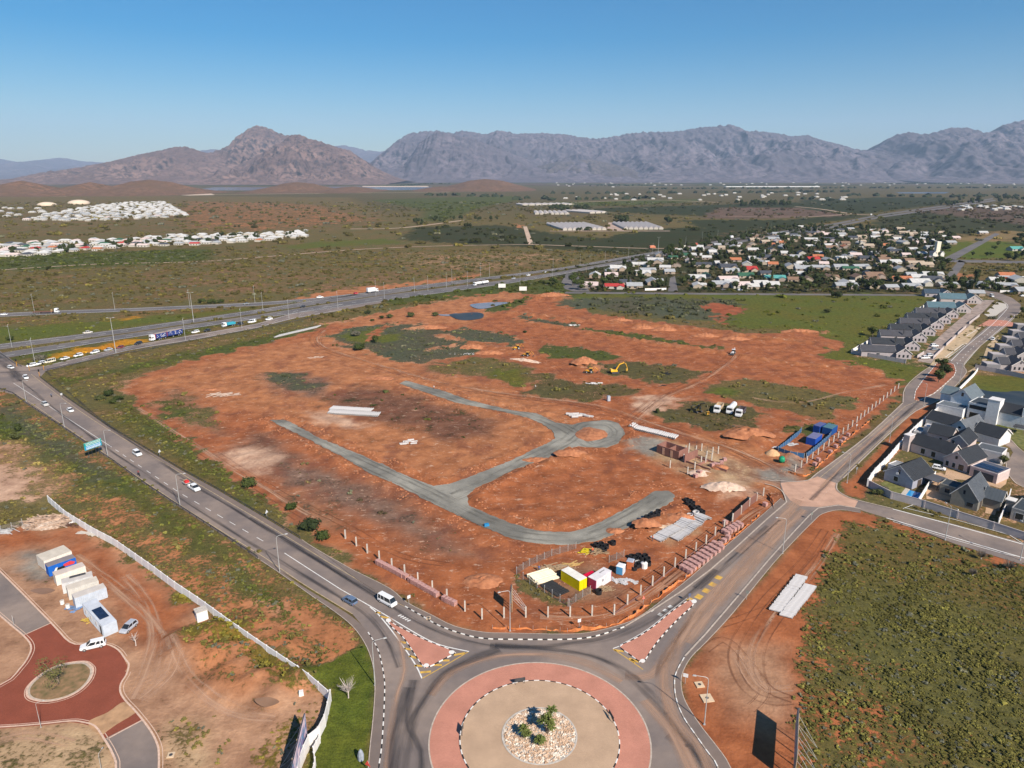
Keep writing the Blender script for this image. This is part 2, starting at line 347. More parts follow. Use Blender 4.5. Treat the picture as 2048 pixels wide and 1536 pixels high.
wx = gx + 3.5 * fbm(gx / 9, gy / 9) * np.clip(rad / 150, .3, 8) + 1.2 * fbm(gx / 2.7, gy / 2.7 + 50); wy = gy + 5 * fbm(gx / 9 + 40, gy / 9) * np.clip(rad / 150, .3, 8)
# far plain: fields in long strips
far = np.clip((gy - 1500) / 800, 0, 1); f1 = fbm(gx / 900, gy / 1500, 3); f2 = fbm(gx / 350 + 9, gy / 900, 3)
pp = np.where((f1 > .1)[:, None], np.array(PLANT['orchard']), np.where((f1 < -.12)[:, None], np.array(PLANT['mauve']), np.array(PLANT['olive'])))
pp = np.where((f2 > .28)[:, None], np.array(PLANT['green']), pp)
plant = plant * (1 - far[:, None]) + pp * far[:, None]; soil = soil * (1 - far[:, None]) + np.array(SOIL['mauve']) * far[:, None]
for poly, cv, pl, so, soft in ZONES:
    P = AT(poly); A = np.array(P); m = soft * 2 + 8 * np.clip(np.abs(A).max() / 150, 1, 8)
    idx = np.nonzero((gx > A[:, 0].min() - m) & (gx < A[:, 0].max() + m) & (gy > A[:, 1].min() - m) & (gy < A[:, 1].max() + m))[0]
    crisp = soft <= 1
    d = sdist((gx if crisp else wx)[idx], (gy if crisp else wy)[idx], P)
    a = np.clip(.5 + d / (2 * soft), 0, 1); a = a * a * (3 - 2 * a)
    shr[idx] += (SHW.get(pl, 1.) - shr[idx]) * a; cover[idx] += (cv - cover[idx]) * a; plant[idx] += (np.array(PLANT[pl]) - plant[idx]) * a[:, None]; soil[idx] += (np.array(SOIL[so]) - soil[idx]) * a[:, None]
# relief
gz = 0.25 * fbm(gx / 30, gy / 30, 3) - .15
dS = sdist(gx, gy, AT(SITE)); inS = np.clip(dS / 6, 0, 1) * (dS > 0)
gz += inS * (.5 * fbm(gx / 5, gy / 5, 4) + .22 * fbm(gx / 2.2, gy / 2.2 + 9, 2) + .10)
_g = resample(GRAVEL + [GRAVEL[0]], 1.1); _gn = np.array(_g); GRAVEL = [tuple(p) for p in _gn + np.stack([.45 * fbm(_gn[:, 0] / 2.5, _gn[:, 1] / 2.5, 3), .45 * fbm(_gn[:, 0] / 2.5 + 30, _gn[:, 1] / 2.5, 3)], 1) * 1.6]
dG = sdist(gx, gy, GRAVEL); n5 = fbm(gx / 4 + 3, gy / 4, 3)
gz += np.exp(-((dG + 3.2) / 1.8) ** 2) * np.clip(.55 + 1.6 * n5, 0, 1.8) * 1.0
gz = np.where(dG > -1.0, -.12, gz)
MOUNDS = [([(1020,626),(1100,633),(1200,644),(1300,650),(1400,660),(1480,672),(1560,680),(1650,690)],1.6,5), ([(1070,594),(1140,598)],2.6,7), ([(1030,640),(1150,660),(1300,685),(1440,705),(1560,725),(1760,745)],1.2,3.5),
 ([(820,660),(860,655)],1.8,5),([(880,672),(960,690),(1010,700),(1060,712)],1.3,4),([(1160,728),(1190,738)],2.4,5),([(1480,868),(1515,882)],2.6,6),([(1120,905),(1160,915)],1.3,4),([(1060,920),(1110,930)],.9,4),
 ([(420,1280),(520,1330),(560,1360)],2.2,9),([(1575,905),(1585,912)],1.8,2.2),([(1300,1050),(1350,1040),(1380,1040)],1.2,4),([(960,1050),(1100,1056)],.6,3),([(1590,665),(1650,665)],1.4,4),([(900,592),(960,600)],1.0,6),
 ([(1250,1040),(1180,1075)],.5,3),([(1440,985),(1455,975)],1.4,2.5),([(1395,940),(1420,950)],1.,3),([(640,900),(780,965)],.4,2.5),([(860,700),(920,690)],1.,4),([(600,1070),(700,1115)],.6,4)]
for ln, h, w in MOUNDS:
    L = AT(ln); A = np.array(L); m = w * 3
    idx = np.nonzero((gx > A[:, 0].min() - m) & (gx < A[:, 0].max() + m) & (gy > A[:, 1].min() - m) & (gy < A[:, 1].max() + m))[0]
    d = pdist(gx[idx], gy[idx], L); a = np.exp(-(d / w) ** 2) * np.clip(.75 + 1.5 * fbm(gx[idx] / w * 1.3, gy[idx] / w * 1.3, 3), 0.05, 2)
    a *= (dG[idx] < -1); gz[idx] += h * a
    t = np.clip(a * 1.3, 0, 1) * (.8 if ln[0][0] > 600 and w < 9 else .2); cover[idx] *= (1 - t); soil[idx] += (np.array(SOIL['orange']) - soil[idx]) * (t * .8)[:, None]
# ---------------------------------------------------------------- road outlines (surveyed), all top faces near z = 0
CX, CY = 4.6, 95.7                                           # centre of the roundabout
def circ(r, n=96, a0=0, a1=2 * math.pi): return [(CX + r * math.cos(a0 + (a1 - a0) * i / n), CY + r * math.sin(a0 + (a1 - a0) * i / n)) for i in range(n + 1)]
KERB_N = [(810,1213),(841,1230.6),(881,1253),(938,1272),(977,1278),(1024,1279),(1137,1279),(1194,1272),(1251,1253),(1308,1219),(1365,1182),(1421,1140),(1467,1100),(1536,1037),(1573,1005)]
PATH_N = [(604,1080),(634,1100),(677,1124),(711,1143),(779,1177),(813,1205),(864,1231),(909,1253),(966,1265),(1024,1267),(1137,1269),(1194,1263),(1251,1247),(1280,1233),(1308,1214),(1336,1191),(1379,1157),(1447,1097),(1522,1033),(1562,997)]
GUARD_N = [(80,755),(125,790),(215,852),(295,900),(362,940),(430,977),(512,1025),(604,1080)]
GUARD_S = [(0,779),(25,787),(55,809),(130,859),(175,889),(225,922),(300,976),(360,1015),(425,1057),(512,1115)]
PATH_S = [(512,1115),(560,1147),(626,1194),(671,1225),(705,1253),(728,1284),(742,1316),(749,1350),(750,1384),(746,1441),(740,1497),(736,1545),(728,1640)]
KERB_S = [(705,1228),(736,1265),(753,1293),(762,1321),(769,1361),(769,1395),(767,1441),(763,1497),(757,1540),(748,1640)]
KERB_E = [(1470,1640),(1436,1536),(1416,1506),(1390,1469),(1367,1435),(1353,1401),(1349,1367),(1353,1344),(1370,1313),(1410,1270),(1470,1200),(1536,1122),(1586,1066),(1618,1032),(1636,1017),(1676,1011),(1721,1018)]
PATH_E = [(1500,1640),(1461,1536),(1436,1497),(1407,1460),(1382,1424),(1367,1395),(1362,1367),(1367,1341),(1384,1313),(1413,1284),(1467,1225),(1546,1128),(1596,1074),(1628,1042),(1645,1028),(1680,1020),(1721,1026)]
A_N = [(62,748),(125,797),(185,839),(250,879),(350,939),(400,970),(512,1036),(617,1100),(654,1123),(711,1157),(767,1191),(810,1213)]
A_S = [(0,783),(37,791),(87,823),(135,856),(215,911),(275,953),(357,1008),(425,1051),(529,1115),(597,1162),(654,1197),(705,1228)]
ROAD_A = [(-60,660),(0,702),(33,727),(62,735),(87,732),(256,692.5),(384,670),(512,647.5),(587,626),(687,607.5),(762,597),(762,606),(687,620),(587,637.5),(512,656),(384,680),(256,701),(120,735),(92,742),(80,755)] + GUARD_N[1:] + [(648,1106)] + A_N[9:] + KERB_N[1:] + [(1566,985),(1561,972),(1561,957),(1586,962),(1616,960),(1633,947),(1661,927),(1736,870),(1806,805),(1811,775),(1843,745),(1872,728),(1901,718),(1933,687),(1978,650),(2006,620),(2012,611),(2006,602),(1986,594),(1960,586),(1960,578),(1996,585),(2023,595),(2041,608),(2043,620),(2012,652),(1961,692),(1928,728),(1933,745),(1906,777),(1885,797),(1831,823),(1786,861),(1686,957),(1674,967),(1674,980),(1691,992),(1716,1001),(1786,1018),(1911,1049),(2048,1086),(2200,1128),(2200,1172),(2048,1130),(1911,1088),(1786,1040),(1721,1020),(1676,1011),(1636,1017)] + KERB_E[::-1][3:] + [(1100,1640)] + KERB_S[::-1] + A_S[::-1][1:] + [(0,779),(-60,770)]
HW1 = [(-700,770),(-300,725),(0,688),(256,656.5),(512,619.5),(762,580),(1024,548),(1124,535),(1224,518),(1324,501),(1424,483),(1536,466),(1661,448),(1761,428.5),(1886,411),(1930,405),(1986,396),(1986,398.5),(1930,407.5),(1886,413.5),(1761,431),(1661,451.5),(1536,469.5),(1424,488),(1324,506),(1224,522.5),(1124,539.5),(1024,553),(762,590),(512,627),(256,665.5),(0,699),(-300,738),(-700,786)]
HW2 = [(-700,795),(-300,746),(0,707),(12,704),(256,667),(512,630),(762,591),(1024,558),(1124,543),(1224,524.5),(1324,508),(1424,490),(1536,471.5),(1661,453),(1761,432.5),(1886,415),(1930,408.5),(1990,399.5),(1992,401.5),(1930,411.5),(1886,417.5),(1761,435.5),(1661,456.5),(1536,475.5),(1424,495),(1324,513),(1224,530),(1124,549),(1024,566),(762,602.5),(512,638),(256,676),(40,711),(0,718),(-300,760),(-700,812)]
SLIP = [(-700,662),(-200,640),(0,626.5),(120,621),(256,616.5),(512,605),(624,596.5),(700,588),(720,589),(640,600),(512,611.5),(256,622.5),(120,628),(0,633.5),(-200,648),(-700,672)]
SUBST = [[(1122,566),(1132,548),(1150,546),(1160,556),(1180,583),(1148,583),(1130,578)], [(1130,583.5),(1500,586.5),(1880,589),(1880,592),(1500,590),(1130,587)], [(1340,556),(1350,552),(1356,583),(1336,583)], [(1886,560),(1918,520),(1932,524),(1905,562)], [(1895,519),(2100,523),(2100,528),(1895,524)], [(1886,517),(1990,466),(2000,468),(1908,521)]]
RED_RB = None
ALLROADS = [AT(ROAD_A), AT(HW1), AT(HW2), AT(SLIP)] + [AT(s) for s in SUBST]
near = (rad < 1500)
for P in ALLROADS:
    A = np.array(P); m = 6
    idx = np.nonzero((gx > A[:, 0].min() - m) & (gx < A[:, 0].max() + m) & (gy > A[:, 1].min() - m) & (gy < A[:, 1].max() + m))[0]
    d = sdist(gx[idx], gy[idx], P); k = np.clip((d + 6 + np.clip(rad[idx] / 60, 0, 12)) / 4, 0, 1); gz[idx] = gz[idx] * (1 - k) - .10 * k
# flat pads: paths, camp circle, estates, wall lines
PADS = [[(-200,1120),(0,1120),(350,1450),(330,1700),(-200,1700)], [(640,1250),(980,1250),(1500,1250),(1500,1700),(600,1700)], [(1740,970),(1880,770),(1960,735),(2300,735),(2300,1140),(2048,1090),(1840,1010),(1720,1000)], [(600,1080),(700,1110),(1440,1080),(1440,1120),(1300,1240),(1100,1275),(900,1265)], [(1700,712),(1860,738),(1990,590),(1870,590)],
        [(1460,1080),(1600,1000),(1800,770),(1830,770),(1900,1040),(1700,1030),(1500,1200)], [(1120,588),(1880,592),(2200,600),(2200,460),(1500,440)]]
for P_ in PADS:
    P = AT(P_); A = np.array(P); m = 6
    idx = np.nonzero((gx > A[:, 0].min() - m) & (gx < A[:, 0].max() + m) & (gy > A[:, 1].min() - m) & (gy < A[:, 1].max() + m))[0]
    d = sdist(gx[idx], gy[idx], P); k = np.clip((d + 2) / 4, 0, 1); gz[idx] = gz[idx] * (1 - k) - .03 * k
gz[(rad > 1200)] *= .0
NY, NX = GX.shape; GZ = gz.reshape(NY, NX)
def hz(x, y):
    i = min(max(int(np.searchsorted(gxs, x)) - 1, 0), NX - 2); j = min(max(int(np.searchsorted(gys, y)) - 1, 0), NY - 2)
    u = (x - gxs[i]) / (gxs[i + 1] - gxs[i]); v = (y - gys[j]) / (gys[j + 1] - gys[j])
    return float((GZ[j, i] * (1 - u) + GZ[j, i + 1] * u) * (1 - v) + (GZ[j + 1, i] * (1 - u) + GZ[j + 1, i + 1] * u) * v)
me = bpy.data.meshes.new('ground'); me.vertices.add(NG); me.vertices.foreach_set('co', np.stack([gx, gy, gz], 1).astype(np.float32).ravel())
ii = (np.arange(NY - 1)[:, None] * NX + np.arange(NX - 1)[None]).ravel(); quads = np.stack([ii, ii + 1, ii + NX + 1, ii + NX], 1)
me.loops.add(quads.size); me.loops.foreach_set('vertex_index', quads.ravel().astype(np.int32)); me.polygons.add(len(quads)); me.polygons.foreach_set('loop_start', (np.arange(len(quads)) * 4).astype(np.int32))
me.polygons.foreach_set('use_smooth', np.ones(len(quads), bool)); me.update(calc_edges=True)
def fattr(name, arr):
    a = me.attributes.new(name, 'FLOAT', 'POINT'); a.data.foreach_set('value', arr.astype(np.float32))
def cattr(name, arr):
    a = me.attributes.new(name, 'FLOAT_COLOR', 'POINT'); a.data.foreach_set('color', np.concatenate([arr, np.ones((NG, 1))], 1).astype(np.float32).ravel())
fattr('cover', cover); cattr('soil', soil); cattr('plant', plant)
site = np.clip(dS / 4 + .5, 0, 1); fattr('site', site)
G, nt, b = new_mat('ground', .95, .12)
def attr(nt, name, out='Fac', t='GEOMETRY'):
    n = N(nt, 'ShaderNodeAttribute', attribute_name=name, attribute_type=t); return n.outputs[out]
n1 = noise_fac(nt, 1.1, 5, rough=.65); n2 = noise_fac(nt, .17, 4, rough=.6); n3 = noise_fac(nt, .03, 4); n4 = noise_fac(nt, .004, 4)
mixn = math_(nt, 'ADD', math_(nt, 'ADD', math_(nt, 'MULTIPLY', n1, .42), math_(nt, 'MULTIPLY', n2, .36)), math_(nt, 'MULTIPLY', n3, .22))
mixn = mrange(nt, mixn, .36, .64)
thr = math_(nt, 'SUBTRACT', attr(nt, 'cover'), mixn)
veg = mrange(nt, thr, -.10, .12)
sc = attr(nt, 'soil', 'Color'); pc = attr(nt, 'plant', 'Color')
soilv = mixc(nt, mrange(nt, n2, .3, .7), mixc(nt, 1., sc, (.62, .56, .54), 'MULTIPLY'), mixc(nt, 1., sc, (1.2, 1.2, 1.18), 'MULTIPLY'))
soilv = mixc(nt, mrange(nt, n1, .35, .65), mixc(nt, 1., soilv, (.84, .82, .80), 'MULTIPLY'), soilv)
ns = noise_fac(nt, .32, 6, stretch=(1, 2.2, 1), rough=.75)        # pale scraped marks and crusts on the stripped soil
soilv = mixc(nt, math_(nt, 'MULTIPLY', mrange(nt, ns, .57, .66), math_(nt, 'MULTIPLY', attr(nt, 'site'), .62)), soilv, (.60, .42, .30))
ns2 = noise_fac(nt, .06, 5, stretch=(1.5, 1, 1), rough=.7)
soilv = mixc(nt, math_(nt, 'MULTIPLY', mrange(nt, ns2, .52, .64), math_(nt, 'MULTIPLY', attr(nt, 'site'), .62)), soilv, (.17, .06, .035))
n5_ = noise_fac(nt, .45, 5, rough=.7)
plv = mixc(nt, mrange(nt, n5_, .33, .67), mixc(nt, 1., pc, (.62, .66, .66), 'MULTIPLY'), mixc(nt, 1., pc, (1.32, 1.25, 1.1), 'MULTIPLY'))
n6_ = noise_fac(nt, 3.2, 4, rough=.7); plv = mixc(nt, mrange(nt, n6_, .34, .62), mixc(nt, 1., plv, (.50, .50, .52), 'MULTIPLY'), plv)
plv = mixc(nt, mrange(nt, n3, .4, .62), plv, mixc(nt, 1., plv, (1.18, .95, .95), 'MULTIPLY'))
colr = mixc(nt, veg, soilv, plv)
colr = mixc(nt, mrange(nt, n4, .3, .7, .0, .28), colr, mixc(nt, 1., colr, (.72, .70, .70), 'MULTIPLY'))
nt.links.new(colr, b.inputs['Base Color'])
bp = N(nt, 'ShaderNodeBump'); bp.inputs['Strength'].default_value = .6; bp.inputs['Distance'].default_value = .35
nt.links.new(math_(nt, 'ADD', n1, math_(nt, 'MULTIPLY', veg, .6)), bp.inputs['Height']); nt.links.new(bp.outputs[0], b.inputs['Normal'])
me.materials.append(G)
ground = bpy.data.objects.new('ground', me); COL.objects.link(ground); put(ground, kind='structure')
# ---------------------------------------------------------------- mountains and hills
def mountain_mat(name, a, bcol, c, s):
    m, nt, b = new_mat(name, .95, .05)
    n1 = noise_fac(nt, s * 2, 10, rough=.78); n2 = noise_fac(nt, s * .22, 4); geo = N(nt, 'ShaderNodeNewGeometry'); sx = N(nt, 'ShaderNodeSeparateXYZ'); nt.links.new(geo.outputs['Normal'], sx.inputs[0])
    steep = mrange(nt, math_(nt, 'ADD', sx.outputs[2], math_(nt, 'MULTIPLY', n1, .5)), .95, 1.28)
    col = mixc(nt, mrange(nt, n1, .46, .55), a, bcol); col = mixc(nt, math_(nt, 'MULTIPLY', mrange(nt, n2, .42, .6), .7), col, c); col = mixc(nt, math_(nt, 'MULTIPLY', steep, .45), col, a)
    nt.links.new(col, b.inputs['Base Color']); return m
def sil(u, pts):
    xs = [p[0] for p in pts]; ys = [p[1] for p in pts]; return np.interp(u, xs, ys)
def ridge(name, D, prof, mat_, front=.34, base_v=361, nx=560, ny=110, rough=.16, seed=0, label=None, gully=700):
    """a range: crest at distance D, surveyed crest line (u, v); spurs and gullies run down the front"""
    us = np.linspace(prof[0][0], prof[-1][0], nx); X0 = (us - 1024) / F_PX * D / (math.cos(PITCH) + (768 - 300) / F_PX * math.sin(PITCH))
    el = lambda v: np.tan(np.arctan((768 - v) / F_PX) - PITCH)
    H = np.maximum(el(sil(us, prof)) * D + CAM_H, -5)
    H = H + np.abs(H) * (.05 * fbm(us / 8 + seed, us * 0 + seed, 6))
    L = D * front; ty = np.concatenate([np.linspace(-1, 0, ny), np.linspace(0, 1, 26)[1:] * .9])
    T, XX = np.meshgrid(ty, X0, indexing='ij'); HH = np.broadcast_to(H, T.shape)
    sh = np.where(T <= 0, np.clip(1 + T, 0, 1) ** 1.35, np.clip(1 - T, 0, 1) ** 1.5)
    wob = fbm(XX / (gully * 2.2) + seed, T * 2 + seed, 3)
    r1 = 1 - np.abs(pn(XX / gully + 1.1 * wob + seed, T * L / (gully * 2.6))) * 2.0
    r2 = 1 - np.abs(pn(XX / (gully * .33) + 1.5 * wob - seed, T * L / (gully * .8) + 7)) * 2.0
    r3 = fbm(XX / (gully * .12), T * L / (gully * .13) + seed, 4)
    env = np.clip(-T * 2.2 - .2, 0, 1) * np.clip((1 + T) * 3, 0, 1)
    sh = np.where(T <= 0, np.minimum(sh, 1 + T * .9), sh); Z = HH * sh * (1 + env * (rough * 2.9 * (r1 - .42) + rough * 1.5 * (r2 - .42))) + HH * rough * .38 * r3 * np.clip((1 + T) * 3, 0, 1) * np.clip(np.abs(T) * 12, .10, 1) * (T < .5)
    YY = D + T * L
    # spread with distance so that the crest stays where it was surveyed
    ny2, nx2 = T.shape; v = np.stack([XX, YY, Z - 3], -1).reshape(-1, 3)
    ii = (np.arange(ny2 - 1)[:, None] * nx2 + np.arange(nx2 - 1)[None]).ravel(); q = np.stack([ii, ii + 1, ii + nx2 + 1, ii + nx2], 1)
    me = bpy.data.meshes.new(name); me.vertices.add(len(v)); me.vertices.foreach_set('co', v.astype(np.float32).ravel()); me.loops.add(q.size); me.loops.foreach_set('vertex_index', q.ravel().astype(np.int32))
    me.polygons.add(len(q)); me.polygons.foreach_set('loop_start', (np.arange(len(q)) * 4).astype(np.int32)); me.polygons.foreach_set('use_smooth', np.ones(len(q), bool)); me.update(calc_edges=True); me.materials.append(mat_)
    return put(link(name, me), kind='structure')
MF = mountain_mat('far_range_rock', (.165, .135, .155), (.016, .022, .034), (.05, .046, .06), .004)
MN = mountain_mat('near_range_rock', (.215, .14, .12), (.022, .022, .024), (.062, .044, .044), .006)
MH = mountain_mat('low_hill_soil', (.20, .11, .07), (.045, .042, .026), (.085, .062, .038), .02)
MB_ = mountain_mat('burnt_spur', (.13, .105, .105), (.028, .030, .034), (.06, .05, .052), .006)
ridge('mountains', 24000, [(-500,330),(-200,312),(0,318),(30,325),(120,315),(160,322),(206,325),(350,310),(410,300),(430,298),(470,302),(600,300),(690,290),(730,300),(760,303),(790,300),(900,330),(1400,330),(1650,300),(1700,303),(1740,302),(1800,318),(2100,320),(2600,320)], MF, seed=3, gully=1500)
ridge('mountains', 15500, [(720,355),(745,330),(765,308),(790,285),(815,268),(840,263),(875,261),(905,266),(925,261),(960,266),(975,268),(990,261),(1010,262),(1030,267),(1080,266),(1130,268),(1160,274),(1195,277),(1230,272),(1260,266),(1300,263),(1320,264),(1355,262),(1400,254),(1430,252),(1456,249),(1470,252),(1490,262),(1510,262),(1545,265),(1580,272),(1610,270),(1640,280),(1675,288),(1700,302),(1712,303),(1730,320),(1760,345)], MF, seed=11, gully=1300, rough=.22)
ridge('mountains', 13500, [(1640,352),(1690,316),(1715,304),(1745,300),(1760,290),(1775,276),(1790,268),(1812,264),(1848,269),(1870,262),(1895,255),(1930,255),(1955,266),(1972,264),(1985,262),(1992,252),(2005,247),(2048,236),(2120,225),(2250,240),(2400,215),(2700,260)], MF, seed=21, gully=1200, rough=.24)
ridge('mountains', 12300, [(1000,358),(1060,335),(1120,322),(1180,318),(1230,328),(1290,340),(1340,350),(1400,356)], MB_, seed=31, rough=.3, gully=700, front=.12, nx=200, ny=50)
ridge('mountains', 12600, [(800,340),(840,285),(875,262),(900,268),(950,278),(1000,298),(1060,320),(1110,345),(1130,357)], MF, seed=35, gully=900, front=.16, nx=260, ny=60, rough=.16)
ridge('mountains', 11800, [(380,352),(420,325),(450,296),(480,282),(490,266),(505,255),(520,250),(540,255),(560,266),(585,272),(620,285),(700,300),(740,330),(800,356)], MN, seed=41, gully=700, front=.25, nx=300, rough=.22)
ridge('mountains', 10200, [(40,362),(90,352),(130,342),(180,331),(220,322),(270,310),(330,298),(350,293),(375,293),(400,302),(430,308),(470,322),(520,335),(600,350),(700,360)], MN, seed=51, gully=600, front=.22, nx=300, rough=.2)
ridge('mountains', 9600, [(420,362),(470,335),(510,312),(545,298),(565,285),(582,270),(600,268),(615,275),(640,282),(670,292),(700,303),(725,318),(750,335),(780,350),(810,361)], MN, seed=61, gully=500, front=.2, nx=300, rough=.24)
def hill(x, w, v, base_v, mat_=None, seed=0):
    D = at(1024, base_v)[1] * 1.12
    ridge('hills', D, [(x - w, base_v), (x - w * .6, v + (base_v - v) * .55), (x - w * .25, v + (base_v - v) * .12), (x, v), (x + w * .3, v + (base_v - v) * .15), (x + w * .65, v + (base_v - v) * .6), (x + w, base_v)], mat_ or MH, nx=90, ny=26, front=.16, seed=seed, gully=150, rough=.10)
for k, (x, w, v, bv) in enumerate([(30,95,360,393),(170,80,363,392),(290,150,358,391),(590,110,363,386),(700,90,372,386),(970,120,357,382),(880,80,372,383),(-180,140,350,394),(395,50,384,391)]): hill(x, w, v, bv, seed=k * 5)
# lake beyond the hills
WAT, nt, b = new_mat('lake_water', .12, .5); b.inputs['Base Color'].default_value = (.05, .09, .13, 1)
nt.links.new(mixc(nt, mrange(nt, noise_fac(nt, .02, 3), .35, .65), (.045, .08, .12), (.07, .11, .15)), b.inputs['Base Color'])
mb = MB(); mb.prism(AT([(405,377),(430,374.5),(512,374.5),(700,373),(860,373),(880,376),(850,380),(600,381),(420,381)]), .02, .03); put(mb.build('lake', WAT), kind='structure')
mb = MB(); mb.prism(AT([(1790,384.5),(1900,384),(1890,387),(1800,387)]), .02, .03); put(mb.build('lake', WAT), kind='structure')
SHORE = simple('lake_sand', (.55,.43,.33), .95, .15, .02)
mb = MB(); mb.prism(AT([(725,372),(855,372),(858,374.2),(725,373.8)]), .03, .04); mb.prism(AT([(340,389.5),(380,384),(420,386),(430,390),(380,391)]), .03, .04); put(mb.build('lake_shore', SHORE), kind='structure')
# haze
hz_m = bpy.data.materials.new('haze_air'); hz_m.use_nodes = True; t = hz_m.node_tree; t.nodes.remove(t.nodes['Principled BSDF'])
pv = t.nodes.new('ShaderNodeVolumePrincipled'); pv.inputs['Color'].default_value = (.54, .74, 1, 1); pv.inputs['Density'].default_value = 3.0e-5; pv.inputs['Anisotropy'].default_value = .0
t.links.new(pv.outputs[0], t.nodes['Material Output'].inputs['Volume'])
mb = MB().box(-27000, 27000, -3100, 36000, -8, 2600); put(mb.build('haze', hz_m), kind='stuff')
# ---------------------------------------------------------------- roads, paths, kerbs, markings
def road_mat(name, col, dusty, spec=.25, grit=9):
    m, nt, b = new_mat(name, .88, spec)
    n1 = noise_fac(nt, .05, 5, rough=.6); n2 = noise_fac(nt, .5, 5); n3 = noise_fac(nt, grit, 2)
    c = mixc(nt, mrange(nt, n1, .42, .62), col, dusty); c = mixc(nt, mrange(nt, n2, .3, .7), mixc(nt, 1., c, (.86, .86, .86), 'MULTIPLY'), c)
    c = mixc(nt, mrange(nt, n3, .3, .7), mixc(nt, 1., c, (.88, .88, .88), 'MULTIPLY'), mixc(nt, 1., c, (1.08, 1.08, 1.08), 'MULTIPLY'))
    nt.links.new(c, b.inputs['Base Color']); return m
M = {}
M['asphalt'] = road_mat('asphalt', (.19, .155, .14), (.29, .225, .185))
M['asphalt_hw'] = road_mat('asphalt_highway', (.13, .12, .12), (.18, .16, .15))
M['path'] = road_mat('path_paving', (.185, .145, .125), (.22, .165, .135))
M['gravel'] = road_mat('crushed_stone', (.18, .17, .145), (.33, .31, .26), grit=3)
M['concrete'] = simple('concrete', (.50, .45, .39), .9, .2, 2)
M['kerbwhite'] = simple('kerb_white_paint', (.74, .71, .66), .7, .15, 5); M['kerbblack'] = simple('kerb_black_paint', (.035, .033, .033), .7, .3, 5)
M['kerbgrey'] = simple('kerb_concrete', (.46, .38, .31), .9, .25, 1.5)
def pavers(name, a, bcol, brick=(2, 1), rough=.9):
    m, nt, b = new_mat(name, rough, .15); tc = N(nt, 'ShaderNodeTexCoord'); br = N(nt, 'ShaderNodeTexBrick'); nt.links.new(tc.outputs['Object'], br.inputs[0])
    br.inputs['Color1'].default_value = (*a, 1); br.inputs['Color2'].default_value = (*bcol, 1); br.inputs['Mortar'].default_value = (*[x * .55 for x in a], 1); br.inputs['Scale'].default_value = 2.2; br.inputs['Mortar Size'].default_value = .02
    c = mixc(nt, mrange(nt, noise_fac(nt, .25, 5), .35, .68), mixc(nt, 1., br.outputs[0], (.82, .82, .82), 'MULTIPLY'), br.outputs[0]); nt.links.new(c, b.inputs['Base Color']); return m
M['redpave'] = pavers('red_paving', (.60, .27, .19), (.54, .235, .165)); M['tanpave'] = pavers('tan_paving', (.56, .385, .255), (.52, .355, .235))
M['deepred'] = pavers('deep_red_paving', (.30, .085, .05), (.25, .07, .042)); M['driveway'] = pavers('driveway_paving', (.62, .42, .27), (.50, .32, .2))
M['white'] = simple('white_road_paint', (.72, .70, .66), .7, .2, 2); M['yellow'] = simple('yellow_road_paint', (.60, .36, .07), .7, .3, 1.2); M['palepaint'] = simple('worn_cream_road_paint', (.50, .38, .22), .8, .35, .8)
def wear(name, col, amount, sx=.05, sy=1.8, edge=.75, lo=.42, hi=.6):
    """marks that tyres leave: thin film along the way, broken up lengthwise"""
    m, nt, b = new_mat(name, .85, .2); b.inputs['Base Color'].default_value = (*col, 1)
    tc = N(nt, 'ShaderNodeTexCoord'); mp = N(nt, 'ShaderNodeMapping'); mp.inputs['Scale'].default_value = (sx, sy, 1); nt.links.new(tc.outputs['UV'], mp.inputs[0])
    n = N(nt, 'ShaderNodeTexNoise'); n.inputs['Scale'].default_value = 1; n.inputs['Detail'].default_value = 5; nt.links.new(mp.outputs[0], n.inputs['Vector'])
    s = N(nt, 'ShaderNodeSeparateXYZ'); nt.links.new(tc.outputs['UV'], s.inputs[0]); a = math_(nt, 'ABSOLUTE', math_(nt, 'SUBTRACT', math_(nt, 'MULTIPLY', s.outputs[1], 2), 1))
    al = math_(nt, 'MULTIPLY', mrange(nt, a, 1, 1 - edge), mrange(nt, n.outputs['Fac'], lo, hi)); al = math_(nt, 'MULTIPLY', al, amount); nt.links.new(al, b.inputs['Alpha']); return m
M['skid'] = wear('tyre_darkened_film', (.05, .048, .053), .62, lo=.36, hi=.62); M['dusttrack'] = wear('dust_film', (.46, .29, .20), .72, lo=.34, hi=.58)
M['gravelwear'] = wear('gravel_wear', (.09, .085, .07), .32, sx=.15, sy=3, edge=.9); M['rut'] = wear('wheel_rut', (.17, .065, .035), .55, sy=3, edge=.6); M['palerut'] = wear('dry_wheel_track', (.56, .34, .22), .6, sy=4, edge=.5)
def ribbon(mb, pts, w, z=0.0, dash=None):
    """flat strip along a line; w may vary; optional dash (on, off)"""
    L = resample(pts, .5) if dash else list(pts)
    if dash:
        on, off = dash; per = on + off; k = 0; n_on = int(on / .5)
        while (k + 1) * per / .5 < len(L):
            seg = L[int(k * per / .5): int(k * per / .5) + n_on + 1]; k += 1
            if len(seg) > 1: ribbon(mb, [seg[0], seg[-1]], w, z)
        return
    ws = w if isinstance(w, (list, tuple)) else [w] * len(L)
    a = [offset(L, .5 * q)[i] for i, q in enumerate(ws)] if len(set(ws)) > 1 else offset(L, .5 * ws[0]); c = [offset(L, -.5 * q)[i] for i, q in enumerate(ws)] if len(set(ws)) > 1 else offset(L, -.5 * ws[0])
    zf = z if callable(z) else (lambda x, y: z)
    vs = [(p[0], p[1], zf(*p)) for p in a] + [(p[0], p[1], zf(*p)) for p in c]; n = len(L)
    mb.add(vs, [(n + i, n + i + 1, i + 1, i) for i in range(n - 1)])
